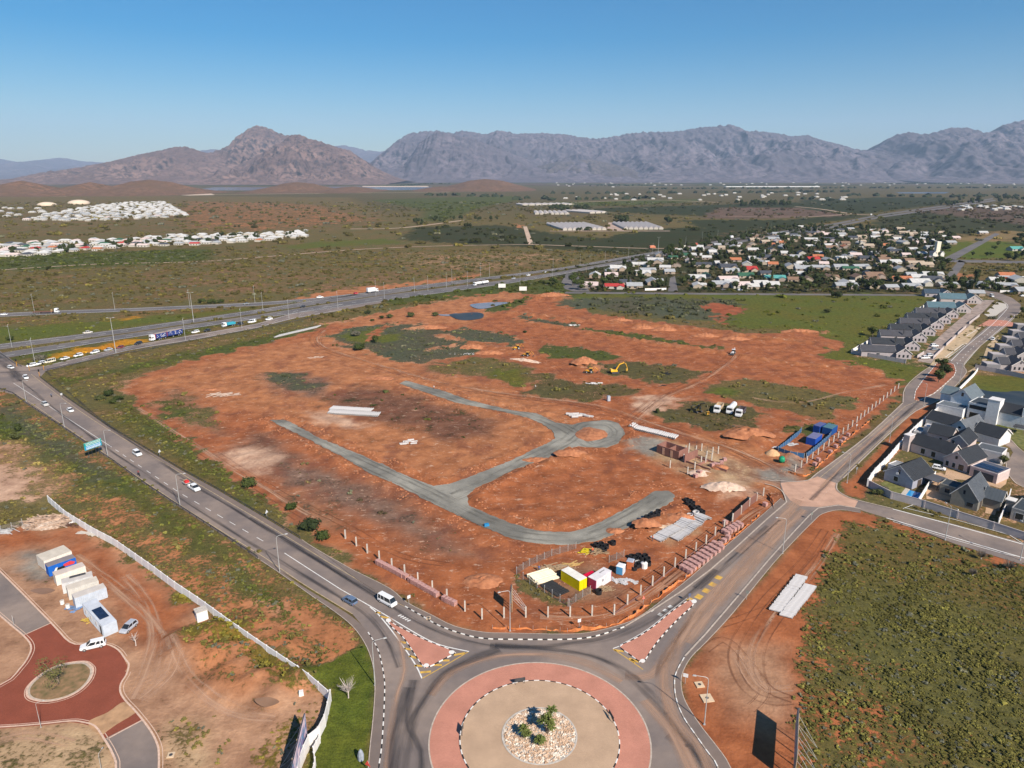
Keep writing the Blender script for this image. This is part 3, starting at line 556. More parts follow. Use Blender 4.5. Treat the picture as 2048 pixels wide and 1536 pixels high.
def uv_ribbon(name, pts, w, z, mat_, step=2.5, parent=None):
    L = smooth(pts, 6); L = resample(L, step)
    if len(L) < 3: return
    K = 4; vs = []; uvs = []; s = 0
    rows = [offset(L, w * (.5 - k / K)) for k in range(K + 1)]
    for i in range(len(L)):
        for k in range(K + 1):
            p = rows[k][i]; vs.append((p[0], p[1], z(*p) if callable(z) else z)); uvs.append((i * step, k / K))
    fs = [(i * (K + 1) + k, i * (K + 1) + k + 1, (i + 1) * (K + 1) + k + 1, (i + 1) * (K + 1) + k) for i in range(len(L) - 1) for k in range(K)]
    me = bpy.data.meshes.new(name); me.from_pydata(vs, [], fs); uv = me.uv_layers.new(name='UVMap')
    for lp in me.loops: uv.data[lp.index].uv = uvs[lp.vertex_index]
    me.materials.append(mat_); return put(link(name, me), kind='structure')
def sheet(name, polys, z, mat_, px=True):
    mb = MB()
    for p in polys: mb.prism(AT(p) if px else p, z, z)
    return put(mb.build(name, mat_), kind='structure')
def slab(name, polys, z1, mat_, z0=-.1, px=True):
    mb = MB()
    for p in polys: mb.prism(AT(p) if px else p, z0, z1)
    return put(mb.build(name, mat_), kind='structure')
sheet('road', [ROAD_A], 0.0, M['asphalt'])
sheet('highway', [HW1, HW2, SLIP], 0.004, M['asphalt_hw'])
sheet('street', SUBST, 0.004, M['asphalt_hw'])
# roundabout
slab('roundabout_apron', [circ(18.31, 120)[:-1]], .05, M['redpave'], px=False); slab('roundabout_island', [circ(13.2, 110)[:-1]], .17, M['tanpave'], px=False)
mbk = MB(); ribbon(mbk, circ(18.42, 120), .26, .056); put(mbk.build('kerb_ring', M['kerbgrey']), kind='structure')
mbk = MB(); ribbon(mbk, circ(6.2, 60), .3, .25); put(mbk.build('edging_ring', M['concrete']), kind='structure')
slab('gravel_bed', [circ(6.1, 60)[:-1]], .18, M['concrete'], px=False)
def kerb_line(line, z1=.16, w=.26, step=1.0, colours=('kerbwhite', 'kerbblack'), parent_name='kerb', z0=-.1):
    """painted kerb stones, one by one"""
    root = empty(parent_name); root['kind'] = 'structure'; L = resample(line, step)
    for i, (a, b) in enumerate(zip(L[:-1], L[1:])):
        d = math.dist(a, b); key = (round(w, 2), round(z1, 2), colours[i % 2], step)
        if key not in KM: KM[key] = MB().box(-step * .49, step * .49, -w / 2, w / 2, z0, z1, .012, .012).mesh('kerb_stone', M[colours[i % 2]])
        link('kerb_stone', KM[key], root, ((a[0] + b[0]) / 2, (a[1] + b[1]) / 2, 0), math.atan2(b[1] - a[1], b[0] - a[0]))
    return root
KM = {}
kerb_line(circ(13.3, 160), .2, .22, 1.02)
SP1 = [(773,1240),(792,1251),(813,1262),(853,1282),(907,1303),(906,1309),(884,1321),(861,1333),(847,1334),(830,1310),(807,1276),(784,1255)]
SP2 = [(1240,1294),(1260,1283),(1279,1273),(1308,1253),(1342,1225),(1376,1202),(1386,1203),(1384,1213),(1359,1236),(1331,1265),(1308,1293),(1289,1322),(1281,1325),(1260,1310)]
for u, v in ((777,1242),(903,1306),(853,1332),(1285,1323),(1388,1204)): sheet('island_nose', [[(u + 5.5 * math.cos(t), v + 4 * math.sin(t)) for t in np.linspace(0, 5.7, 11)]], .176, M['kerbwhite'])
for S in (SP1, SP2):
    P = smooth(AT(S), 3, True); slab('traffic_island', [P], .13, M['redpave'], px=False); kerb_line(P + [P[0]], .17, .2, 1.0)
kerb_line(smooth(AT(KERB_N[:9]), 3), .15, .22, 1.0)
kerb_line(smooth(AT(KERB_S[1:]), 3), .15, .22, 1.0)
kerb_line(smooth(AT(KERB_E[:9]), 3), .15, .22, 1.2, ('kerbwhite', 'kerbgrey'))
mbk = MB()
for ln in (KERB_N[8:], KERB_E[8:]): ribbon(mbk, AT(ln), .35, .145)
for ln in ([(1573,1005),(1566,985),(1551,974),(1530,968)],[(1540,962),(1561,962),(1586,964),(1616,961),(1633,948),(1661,928),(1736,871),(1806,806)],[(1806,805),(1811,775),(1843,745),(1872,728),(1901,718)],[(1674,967),(1674,980),(1691,992),(1716,1001),(1786,1018)],[(1686,957),(1786,861),(1831,823),(1885,797),(1906,777),(1933,745),(1928,728),(1961,692),(2012,652),(2043,620)]): ribbon(mbk, smooth(AT(ln), 3), .35, .14)
put(mbk.build('kerb', M['kerbgrey']), kind='structure')
def path_between(a, b, z=.12):
    P = smooth(AT(a), 3); Q = smooth(AT(b), 3); slab('pavement', [P + Q[::-1]], z, M['path'], px=False)
path_between(PATH_N[:7] + PATH_N[7:], [(604,1086),(648,1109)] + A_N[9:] + KERB_N[1:])
path_between(PATH_S, [(512,1117),(529,1120),(597,1168),(654,1203),(705,1235)] + KERB_S[1:])
path_between(PATH_E, KERB_E)
sheet('shoulder', [GUARD_N + A_N[::-1][3:]], .004, M['path']); sheet('shoulder', [GUARD_S + A_S[::-1][2:]], .004, M['path'])
edge = MB()
for ln in (PATH_N, PATH_S, PATH_E): ribbon(edge, smooth(AT(ln), 3), .14, .128)
put(edge.build('path_edging', M['kerbgrey']), kind='structure')
# median of the double road, its kerb, site gravel roads
MED = [(1828,800),(1831,782),(1846,760),(1863,740),(1873,727),(1890,724),(1908,728),(1912,742),(1908,752),(1886,772),(1868,787),(1836,802)]
slab('median', [MED], .1, simple('red_earth', (.30, .105, .055), .95, .3, .3)); kerb_line(AT(MED + [MED[0]]), .14, .3, 2.4, ('kerbgrey', 'kerbwhite'))
slab('gravel_road', [GRAVEL], .05, M['gravel'], px=False)
gi = [(1184 + 32 * math.cos(t), 869 + 13.5 * math.sin(t) * (1 + .1 * math.cos(3 * t))) for t in np.linspace(0, 2 * math.pi, 19)[:-1]]
me_i = MB(); P = AT(gi); c_ = at(1184, 868)
for k in range(6):
    t = k / 6; ring = [((p[0] - c_[0]) * (1 - t) + c_[0] + rng.normal(0, .3), (p[1] - c_[1]) * (1 - t) + c_[1] + rng.normal(0, .3), .05 + 1.1 * math.sin(t * 1.6) + rng.normal(0, .1)) for p in P]; n0 = len(me_i.v); me_i.v += ring
    if k: me_i.f += [(n0 - 18 + i, n0 - 18 + (i + 1) % 18, n0 + (i + 1) % 18, n0 + i) for i in range(18)]; me_i.m += [0] * 18
me_i.f.append(tuple(range(len(me_i.v) - 18, len(me_i.v)))); me_i.m.append(0)
SOILM = simple('heaped_red_soil', (.40, .165, .078), .95, .3, .7, bump=.4, second=(.25, .09, .042)); put(me_i.build('soil_heap', SOILM, smooth=True), kind='structure')
# junction paving, crossings
sheet('junction_paving', [[(1568,985),(1580,1000),(1600,1012),(1640,1014),(1676,1009),(1709,1016),(1716,1002),(1691,992),(1674,980),(1672,966),(1635,953),(1616,960),(1586,963),(1561,966)]], .006, simple('dusty_brick_paving', (.50, .30, .21), .92, .2, .3)); sheet('speed_table', [[(1955,653),(1978,639),(2012,641),(2036,648),(2022,653),(1996,652)]], .006, M['redpave'])
# markings
mw = MB(); my = MB(); mp_ = MB(); Z1 = .008
ribbon(mw, AT([(27,766),(217,890)]), .16, Z1); ribbon(mw, AT([(217,890),(360,986),(512,1074),(569,1106)]), .16, Z1, dash=(3, 3.6)); ribbon(mw, AT([(569,1106),(626,1143),(682,1179),(728,1205)]), .2, Z1)
ribbon(mw, smooth(AT([(728,1205),(776,1233),(838,1270),(881,1290),(938,1303)]), 4), .24, Z1); ribbon(mw, smooth(AT([(740,1214),(756,1228),(784,1262),(813,1302),(833,1333),(844,1357)]), 4), .26, Z1)
ribbon(my, smooth(AT([(844,1357),(890,1331),(936,1304)]), 4), .2, Z1); ribbon(my, smooth(AT([(1226,1298),(1255,1317),(1286,1339)]), 4), .2, Z1); ribbon(mw, AT([(1226,1297),(1240,1292)]), .2, Z1)
ribbon(mw, smooth(AT([(1240,1290),(1279,1269),(1308,1249),(1342,1221),(1374,1196)]), 3), .14, Z1)
for a, b in (((751,1225),(762,1226)),((760,1233),(777,1236)),((800,1283),(812,1286)),((808,1297),(822,1299)),((818,1312),(834,1316)),((829,1331),(845,1332)),((840,1345),(862,1343)),((868,1330),(884,1330)),((885,1321),(899,1321)),((908,1310),(930,1306)),((870,1288),(858,1290)),((893,1298),(880,1298)),((1228,1300),(1247,1303)),((1258,1317),(1277,1324)),((1262,1319),(1270,1325))): ribbon(my, AT([a, b]), .55, Z1)
for a, b in (((1378,1203),(1386,1198)),((1394,1197),(1402,1190)),((1409,1185),(1416,1178)),((1422,1172),(1429,1166)),((1434,1158),(1440,1152))): ribbon(my, AT([a, b]), 1.5, Z1)
ribbon(mp_, smooth(AT(A_N), 2), .15, Z1 + .004); ribbon(mp_, smooth(AT(A_S), 2), .15, Z1 + .004)
KN = [(1190,1276),(1251,1257),(1308,1224),(1365,1187),(1421,1145),(1467,1105),(1536,1043),(1573,1009)]
ribbon(mp_, AT([(1640,955),(1736,877),(1811,812),(1848,797)]), .14, Z1); ribbon(mp_, AT([(1680,955),(1786,856),(1832,817)]), .14, Z1)
ribbon(mw, AT([(1635,1005),(1736,890),(1830,806),(1878,780)]), .01, Z1)
for a, b in (((1300,1222),(1340,1192)),((1318,1231),(1352,1205))): ribbon(mw, AT([a, b]), .9, Z1, dash=(1, 1.2))
for k in range(7): ribbon(mw, AT([(1318 + k * 5.5, 1214 - k * 0.2), (1326 + k * 5.5, 1211)]), .01, Z1)
ribbon(mw, AT([(860,1287),(872,1283)]), .01, Z1)
for x in range(5): ribbon(mw, AT([(796 + x * 4.6, 1232 + x * 2.6), (803 + x * 4.6, 1229.5 + x * 2.6)]), .35, Z1)
# east road lines
ribbon(mw, AT([(1786,1018),(1911,1051),(2048,1089),(2200,1131)]), .4, Z1); ribbon(mw, AT([(1773,1036),(1911,1076),(2048,1116),(2200,1160)]), .35, Z1); ribbon(mw, AT([(1808,1016),(1911,1040),(2018,1070),(2048,1089)]), .2, .1); ribbon(mw, AT([(1806,1017),(1830,1008)]), .2, Z1)
ribbon(mw, AT([(1786,1043),(1911,1080),(2006,1107),(2030,1112)]), .2, Z1 + .004)
for u, v in ((1808,1047),(1846,1060),(1886,1070),(1926,1082),(1966,1093)): ribbon(mw, AT([(u, v), (u + 14, v - 2)]), .01, Z1)
# highway lines
def dashed(a, w=.2, dash=(4, 8)): ribbon(mw, smooth(AT(a), 3), w, Z1 + .004, dash)
def solid(a, w=.22, m=None): ribbon(m or mw, smooth(AT(a), 3), w, Z1 + .006)
dashed([(0,693.5),(256,661),(512,623.5),(762,585),(1024,550.5),(1124,537.5),(1224,520.5),(1324,503.5)], .3); dashed([(12,711),(256,671.5),(512,634),(762,597),(1024,562),(1124,546),(1224,527.5),(1324,510.5)], .3)
solid([(0,689),(256,657.5),(512,620.5),(762,581),(1024,548.5),(1124,535.5),(1224,518.5),(1324,501.5),(1536,466.5)], .35); solid([(40,710.5),(256,675.2),(512,637.2),(762,601.7),(1024,565.3),(1124,548.3),(1224,529),(1324,512),(1536,475)], .35)
solid([(0,698),(256,664.5),(512,626.3),(762,589),(1024,552.4),(1224,522)], .3, mp_); solid([(12,704.6),(256,668),(512,631),(762,592),(1024,558.6),(1224,525)], .3, mp_)
solid([(87,733),(256,693.4),(384,671),(512,648.3),(587,627),(687,608.3)], .3); solid([(120,734),(256,700.2),(384,679),(512,655.2),(587,636.5),(687,619)], .35); dashed([(120,731),(256,697),(384,675.3),(512,652.3),(587,632),(687,613.5)], .25)
solid([(-100,630),(0,627),(120,621.5),(256,617.2),(512,605.6),(624,597.2),(700,589)], .5); solid([(-100,636),(0,632.8),(120,627.3),(256,622),(512,611),(620,602)], .5)
# NE road lines
solid([(1902,722),(1933,692),(1978,655),(2008,625),(2016,612),(2006,603),(1985,595)], .25); solid([(1928,730),(1963,690),(2012,648),(2030,630)], .2); dashed([(1914,728),(1948,692),(1992,655),(2018,630)], .2, (3, 5))
solid([(1891,714),(1927,688),(1934,688)], .3); solid([(1896,716),(1930,690)], .25); solid([(1933,672),(1963,654),(1971,653)], .3)
for m_, nm in ((mw, 'lane_marking'), (my, 'hatch_marking'), (mp_, 'edge_line')): put(m_.build(nm, M[{'lane_marking': 'white', 'hatch_marking': 'yellow', 'edge_line': 'palepaint'}[nm]]), kind='structure')
# tyre films on the asphalt
for pts, w, mt in [([(92,742),(200,838),(360,950),(450,1005),(560,1075),(660,1135),(740,1185),(800,1222),(850,1250),(920,1278),(990,1292),(1060,1295)],1.6,'skid'),([(360,958),(470,1020),(600,1100),(700,1162),(780,1212)],.8,'skid'),([(500,1035),(620,1108),(720,1170),(790,1210)],1.6,'skid'),
  ([(1434,1140),(1370,1195),(1300,1240),(1220,1275),(1130,1290),(1060,1294),(980,1290)],2.2,'skid'),([(980,1290),(1080,1296),(1180,1312),(1250,1345),(1310,1400),(1350,1450),(1400,1510),(1420,1560)],2.6,'skid'),([(1536,1052),(1434,1140),(1380,1185)],1.8,'skid'),([(1560,1040),(1480,1110),(1400,1180)],.9,'skid'),
  ([(1000,1300),(900,1340),(845,1400),(815,1460),(795,1560)],3.4,'skid'),([(818,1375),(800,1430),(788,1480),(775,1560)],2.8,'skid'),([(830,1360),(815,1440),(840,1500),(838,1560)],2.6,'skid'),([(1340,1465),(1390,1500),(1420,1545),(1440,1600)],4,'skid'),
  ([(1590,1020),(1500,1110),(1420,1200),(1350,1290),(1325,1340),(1330,1420),(1380,1520),(1410,1600)],2.6,'dusttrack'),([(1610,1020),(1520,1110),(1440,1200),(1370,1290)],3,'dusttrack'),([(780,1235),(800,1280),(808,1340),(790,1400),(778,1500),(770,1600)],1.6,'dusttrack'),([(1620,1000),(1700,925),(1780,855),(1840,800)],2.,'skid'),([(1640,975),(1720,900),(1800,830)],1.6,'dusttrack'),
  ([(1440,1170),(1380,1250),(1345,1310),(1336,1370),(1352,1430),(1400,1500),(1430,1580)],3.5,'dusttrack'),([(1580,1040),(1500,1130),(1430,1210)],4,'dusttrack'),([(1250,1350),(1300,1350),(1340,1300),(1400,1215)],3,'dusttrack'),([(1290,1400),(1340,1460),(1370,1520),(1390,1600)],3,'dusttrack'),([(1600,1000),(1560,1040),(1480,1110)],5,'dusttrack'),([(40,760),(150,850),(300,955),(500,1085),(640,1170),(700,1205),(745,1240),(780,1290),(800,1340)],1.4,'skid'),([(0,745),(60,742),(110,735),(200,713),(300,690),(420,668)],2,'skid'),([(-20,700),(20,735),(40,765)],6,'skid'),([(860,1390),(900,1345),(980,1315),(1080,1310),(1170,1325),(1250,1365)],2.5,'dusttrack')]:
    uv_ribbon('tyre_marks', AT(pts), w, lambda x, y, k=len(bpy.data.objects) % 7: .012 + .002 * k, M[mt])
# vehicle tracks over the soil
hzz = lambda x, y: hz(x, y) + .07
TR = [[(640,660),(625,675),(630,690),(660,705),(740,730),(860,765),(960,785),(1080,800),(1200,818),(1290,850),(1400,885),(1500,920),(1570,960)],[(648,665),(636,680),(650,697),(760,728),(880,762),(1000,790),(1150,808),(1300,842),(1420,878),(1540,935)],[(1050,700),(1100,725),(1130,750),(1160,790),(1200,820)],[(1460,710),(1430,735),(1380,765),(1320,790),(1280,820),(1250,845)],[(1475,712),(1440,740),(1400,765),(1340,790),(1300,820)],
  [(430,905),(560,985),(680,1045),(800,1110),(900,1130)],[(1590,985),(1500,1010),(1400,1085),(1300,1160),(1200,1215),(1080,1215)],[(1600,980),(1510,1012),(1420,1080),(1310,1165)],[(1560,965),(1470,940),(1380,905)],[(1500,800),(1600,810),(1700,790),(1790,772)],[(1100,830),(1160,825),(1230,835)],[(260,820),(350,880),(480,965),(600,1040)],
  [(1650,1060),(1600,1130),(1530,1200),(1470,1290),(1480,1360),(1530,1400),(1600,1400)],[(1660,1080),(1620,1150),(1560,1230),(1520,1300),(1530,1370),(1590,1400)],[(1440,1250),(1500,1230),(1560,1200),(1640,1110)],[(1410,1300),(1450,1280),(1500,1330),(1530,1380),(1500,1420)],[(1470,1300),(1500,1360),(1540,1395)],
  [(250,1150),(290,1200),(310,1270),(290,1340),(260,1400)],[(150,1110),(240,1180),(300,1240),(330,1300),(300,1380)],[(280,1400),(340,1350),(360,1300)],[(0,1480),(60,1470),(150,1490)],[(340,1280),(380,1360),(460,1420),(560,1440)]]
for k, t in enumerate(TR):
    if k > 15: uv_ribbon('wheel_tracks', smooth(AT(t), 4), 3.4, hzz, M['palerut'], 1.6); continue
    for o in ((-.95, .95, -1.6, 2.1) if k in (0, 1, 3, 4, 6, 7) else (-.9, .9)):
        uv_ribbon('wheel_tracks', offset(smooth(AT(t), 4), o), .55, hzz, M['rut'], 1.6)
    if k in (0, 3, 6, 8, 9, 11, 12, 18): uv_ribbon('wheel_tracks', offset(smooth(AT(t), 4), 3.2), 2.4, hzz, M['palerut'], 1.6)
for t in ([(548,842),(625,878),(720,925),(800,962),(880,1000),(960,1042),(1040,1068),(1130,1078),(1190,1068),(1260,1035),(1330,992)],[(805,764),(880,787),(960,812),(1040,826),(1100,845),(1150,870),(1180,892),(1225,880),(1240,862),(1215,845),(1165,850),(1130,880),(1060,915),(970,965),(900,995)]):
    for o in (-1.6, 1.4, 3.2): uv_ribbon('gravel_tracks', offset(smooth(AT(t), 4), o), 2.0, lambda x, y, k=len(bpy.data.objects) % 5: .056 + .002 * k, M['gravelwear'])
# water
PW, nt, b = new_mat('pond_water', .4, .1); nt.links.new(mixc(nt, mrange(nt, noise_fac(nt, .08, 4), .35, .65), (.02, .03, .04), (.05, .055, .055)), b.inputs['Base Color'])
MUDW, nt, b = new_mat('shallow_puddle_water', .1, .5); nt.links.new(mixc(nt, mrange(nt, noise_fac(nt, .1, 4), .35, .65), (.18, .14, .12), (.28, .19, .14)), b.inputs['Base Color'])
POOLW, nt, b = new_mat('pool_water', .05, .5); nt.links.new(mixc(nt, mrange(nt, noise_fac(nt, 1.5, 3), .35, .65), (.01, .20, .50), (.03, .32, .62)), b.inputs['Base Color'])
def blob(pts, n=5, z=.02): return smooth(AT(pts), n, True)
zb = max(hz(*at(u, v)) for u, v in ((900,630),(965,628),(935,640),(930,626))) + .05
for nm, pts, mt in (('pond', [(898,630),(920,627),(950,625),(966,628),(965,636),(945,640),(920,640)], PW), ('pond', [(940,610),(970,606),(1000,605),(1018,606),(995,612),(975,617),(955,618)], MUDW), ('puddle', [(875,629),(895,629),(915,627),(905,632),(885,632)], MUDW)):
    zz = max(hz(*at(u, v)) for u, v in pts) + .12; mb = MB(); mb.prism(blob(pts), zz, zz); put(mb.build(nm, mt), kind='structure')
LK = [(1948,775),(1975,782),(2010,784),(2048,783),(2200,800),(2200,850),(2048,829),(2020,823),(1997,820),(1985,808),(1968,795)]
mb = MB(); mb.prism(blob(LK), .05, .05); put(mb.build('pond', PW), kind='structure')
for pts in ([(60,1180),(90,1175),(110,1180),(85,1188)],[(510,1410),(540,1405),(560,1415),(530,1425)]):
    zz = max(hz(*at(u, v)) for u, v in pts) + .02; mb = MB(); mb.prism(blob(pts), zz, zz); put(mb.build('puddle', simple('muddy_water', (.26, .15, .09), .25, .2, .2)), kind='structure')
# left camp: red paved circle with its roads, kerbs
RC = [(-80,1230),(0,1270)]
sheet('street', [[(-150,1010),(0,1143),(102,1246),(46,1271),(0,1232),(-150,1110)]], .0, M['asphalt']); sheet('street', [[(208,1478),(283,1440),(300,1462),(314,1490),(318,1515),(316,1560),(300,1700),(215,1700),(232,1545),(226,1510)]], .0, M['asphalt'])
RP = [(46,1271),(102,1246),(140,1285),(172,1289),(211,1289),(236,1300),(252,1321),(258,1330),(253,1350),(242,1368),(241,1385),(251,1402),(283,1440),(208,1478),(190,1455),(165,1447),(140,1444),(80,1451),(0,1457),(-150,1470),(-150,1500),(-150,1400),(0,1371),(40,1338),(58,1312),(62,1292)]
sheet('paved_circle', [RP], .004, M['deepred'])
ISL = [(170,1325),(181,1331),(187,1340),(182,1358),(165,1378),(140,1393),(110,1402),(85,1404),(62,1399),(54,1390),(56,1376),(70,1360),(90,1345),(115,1333),(145,1326)]
P = smooth(AT(ISL), 3, True); slab('traffic_island', [P], .1, M['kerbgrey'], px=False)
c_ = at(120, 1365); P2 = [((x - c_[0]) * .90 + c_[0], (y - c_[1]) * .90 + c_[1]) for x, y in P]; slab('island_soil', [P2], .16, simple('dry_island_soil', (.26, .15, .08), .95, .35, .8, second=(.12, .10, .04)), px=False)
mbk = MB()
KL = [[(-150,1000),(0,1143),(102,1246),(140,1285),(172,1289),(211,1289),(236,1300),(252,1321),(258,1330),(253,1350),(242,1368),(241,1385),(251,1402),(270,1422),(300,1460),(315,1490),(318,1515),(316,1560),(300,1700)],[(-150,1100),(0,1232),(46,1271),(62,1292),(58,1312),(40,1338),(0,1371),(-150,1420)],[(-150,1460),(0,1455),(80,1449),(140,1443),(165,1445),(190,1453),(208,1478),(226,1510),(232,1545),(215,1700)]]
for l in KL:
    s_ = smooth(AT(l), 3); ribbon(mbk, s_, .32, .13); ribbon(mbk, offset(s_, .55), .12, .02)
ribbon(mbk, P + [P[0]], .34, .17); ribbon(mbk, [((x - c_[0]) * 1.07 + c_[0], (y - c_[1]) * 1.07 + c_[1]) for x, y in P + [P[0]]], .12, .02)
ribbon(mbk, AT([(46,1271),(102,1246)]), .25, .02); ribbon(mbk, AT([(214,1478),(283,1441)]), .3, .02)
put(mbk.build('kerb', simple('pale_kerb', (.60, .42, .32), .9, .2, 2)), kind='structure')
sheet('sand_spill', [blob([(176,1445),(215,1425),(248,1404),(270,1420),(262,1432),(235,1448),(215,1462),(200,1470)], 4)], .03, simple('spilled_sand', (.44, .26, .14), .95, .3, .5), px=False) if False else put(MB().prism(blob([(176,1445),(215,1425),(248,1404),(272,1421),(262,1432),(235,1448),(215,1462),(200,1470)], 4), .03, .03).build('sand_spill', simple('spilled_sand', (.44, .26, .14), .95, .3, .5)), kind='structure')
# ---------------------------------------------------------------- object materials
M['paint'] = simple('vehicle_paint', (.8, .8, .8), .35, .08, 2, .5, objcol=True); M['glass'] = simple('dark_glass', (.02, .025, .03), .12, .3, 1, .6)
M['tyre'] = simple('tyre_rubber', (.03, .03, .032), .85, .3, 6); M['lamp'] = simple('headlamp_lens', (.7, .7, .68), .2, .1, 5, .6); M['tail'] = simple('tail_lamp_lens', (.35, .02, .02), .3, .2, 5)
M['steel'] = simple('galvanised_steel', (.48, .48, .47), .55, .2, 2, .4, metal=.3); M['darksteel'] = simple('dark_steel', (.06, .06, .065), .6, .3, 3)
M['colour'] = simple('painted_surface', (.5, .5, .5), .75, .18, 1.2, .25, objcol=True, detail=4); M['roofcol'] = simple('roof_sheet', (.5, .5, .5), .7, .22, .6, .3, objcol=True, detail=5)
M['plaster'] = simple('white_plaster', (.72, .69, .66), .9, .12, .7, .2); M['yellowpaint'] = simple('machine_yellow', (.72, .38, .02), .5, .2, 2, .4); M['orange'] = simple('orange_netting', (.58, .19, .06), .85, .35, 1.5)
M['timber'] = simple('weathered_timber', (.36, .25, .15), .9, .35, 4); M['black'] = simple('black_plastic', (.018, .018, .02), .6, .3, 3); M['brick'] = pavers('brickwork', (.38, .19, .15), (.30, .14, .11)); M['pipe'] = simple('cement_pipe', (.50, .48, .47), .85, .18, 1.5)
M['leaf'] = simple('leaf_green', (.060, .085, .022), .8, .5, .6, .2, second=(.02, .032, .010), bump=0); M['bark'] = simple('bark', (.22, .17, .12), .9, .3, 3)
M['solar'] = simple('solar_cells', (.015, .025, .06), .2, .3, 1, .6)
# ---------------------------------------------------------------- vehicles
def loft(mb, st, shoulder=.82):
    """stations (x, half width, z0, z1) -> closed body with rounded shoulders"""
    n = 8; vs = []
    for x, w, z0, z1 in st:
        m_ = z0 + (z1 - z0) * .62
        vs += [(x, -w * .93, z0), (x, -w, z0 + (z1 - z0) * .25), (x, -w, m_), (x, -w * shoulder, z1), (x, w * shoulder, z1), (x, w, m_), (x, w, z0 + (z1 - z0) * .25), (x, w * .93, z0)]
    fs = [(i * n + k, (i + 1) * n + k, (i + 1) * n + (k + 1) % n, i * n + (k + 1) % n) for i in range(len(st) - 1) for k in range(n)]
    fs = [f[::-1] for f in fs]; fs += [tuple(range(n))[::-1], tuple(range((len(st) - 1) * n, len(st) * n))]
    return mb.add(vs, fs)
def wheel_mesh(r, w):
    mb = MB(); mb.tube([(0, -w / 2, 0), (0, w / 2, 0)], r, 12); return mb.mesh('wheel', M['tyre'])
def rim_mesh(r, w):
    mb = MB(); mb.tube([(0, -w / 2 - .01, 0), (0, w / 2 + .01, 0)], r * .55, 8); return mb.mesh('rim', M['steel'])
WM = {}
def wheels(root, xs, track, r, w=.22):
    k = (r, w)
    if k not in WM: WM[k] = (wheel_mesh(r, w), rim_mesh(r, w))
    for x in xs:
        for s in (-1, 1):
            o = link('wheel', WM[k][0], root, (x, s * (track / 2 - w / 2), r)); link('rim', WM[k][1], o)
def car(kind, name='parked_car'):
    K = dict(hatch=(3.95, 1.68, 1.50, .92, 1.15, .25, -1.55, -1.92, 0), sedan=(4.5, 1.74, 1.45, .92, 1.15, .25, -1.15, -1.75, 0), suv=(4.6, 1.85, 1.75, 1.05, 1.2, .45, -1.75, -2.15, 0),
             bakkie=(5.2, 1.82, 1.75, 1.05, 1.45, .7, -.95, -1.15, 1), canopy=(4.6, 1.7, 1.62, .95, 1.15, .35, -2.0, -2.2, 0), minibus=(4.9, 1.75, 2.0, 1.05, 2.0, 1.45, -2.3, -2.42, 0), van=(5.2, 1.9, 2.2, 1.15, 2.0, 1.45, -2.45, -2.55, 0))[kind]
    L, W, H, belt, xf, xft, xbt, xb, bed = K; root = empty(name); hw = W / 2; F = L / 2
    mb = MB(); st = [(-F, hw * .80, .42, belt * .80), (-F + .12, hw * .95, .30, belt * .96), (-F * .6, hw, .26, belt), (xf, hw, .26, belt), (xf + (F - xf) * .6, hw * .97, .26, belt * .90 if kind != 'minibus' else belt * .97), (F - .1, hw * .88, .32, belt * .78), (F, hw * .75, .42, belt * .62)]
    if bed: st = [(xb - .02, hw, .3, belt)] + st[3:]
    loft(mb, st, .9)
    if bed:
        mb.box(-F, xb, -hw, -hw + .08, .4, belt); mb.box(-F, xb, hw - .08, hw, .4, belt); mb.box(-F, -F + .08, -hw + .08, hw - .08, .4, belt); mb.box(-F + .08, xb, -hw + .08, hw - .08, .4, .55)
    mb.build('body', M['paint'], root)
    tw = hw * .74; g = MB()
    def ring(x0, x1, z, w): return [(x0, -w, z), (x1, -w, z), (x1, w, z), (x0, w, z)]
    zt = H - .07; g.add(ring(xb + .03, xf, belt - .02, hw * .90) + ring(xbt, xft, zt, tw), [(0, 1, 5, 4), (1, 2, 6, 5), (2, 3, 7, 6), (3, 0, 4, 7), (4, 5, 6, 7)]); g.build('windows', M['glass'], root)
    r = MB(); r.box(xbt - .05, xft + .02, -tw - .02, tw + .02, zt, H, .06, .06)
    def strut(x0, x1, s, w=.07): r.add([(x0 - w, s * (hw * .90 + .012), belt - .03), (x0 + w, s * (hw * .90 + .012), belt - .03), (x1 + w, s * (tw + .012), zt + .01), (x1 - w, s * (tw + .012), zt + .01)], [(0, 1, 2, 3) if s < 0 else (3, 2, 1, 0)])
    for s in (-1, 1):
        strut(xf - .05, xft - .02, s); strut(xb + .14, xbt + .06, s, .10); strut((xf + xb) / 2 + .1, (xft + xbt) / 2 + .05, s)
        if kind in ('minibus', 'suv', 'van', 'canopy'): strut((xf + 3 * xb) / 4, (xft + 3 * xbt) / 4, s, .3 if kind == 'van' else .06)
    r.build('roof', M['paint'], root)
    wheels(root, (F - .85, -F + .85), W, .33)
    for s in (-1, 1):
        MB().box(F - .16, F - .03, s * hw * .62 - .16, s * hw * .62 + .16, belt * .58, belt * .72).build('headlight', M['lamp'], root)
        MB().box(-F + .0, -F + .1, s * hw * .70 - .09, s * hw * .70 + .09, belt * .6, belt * .84).build('tail_light', M['tail'], root)
    return root
HIDE = (0, -900, -50)
PROTO = {}
def use(key, maker, name=None):
    """first use moves the original itself, later ones copy it"""
    if key not in PROTO: PROTO[key] = [maker(), False]
    return PROTO[key]
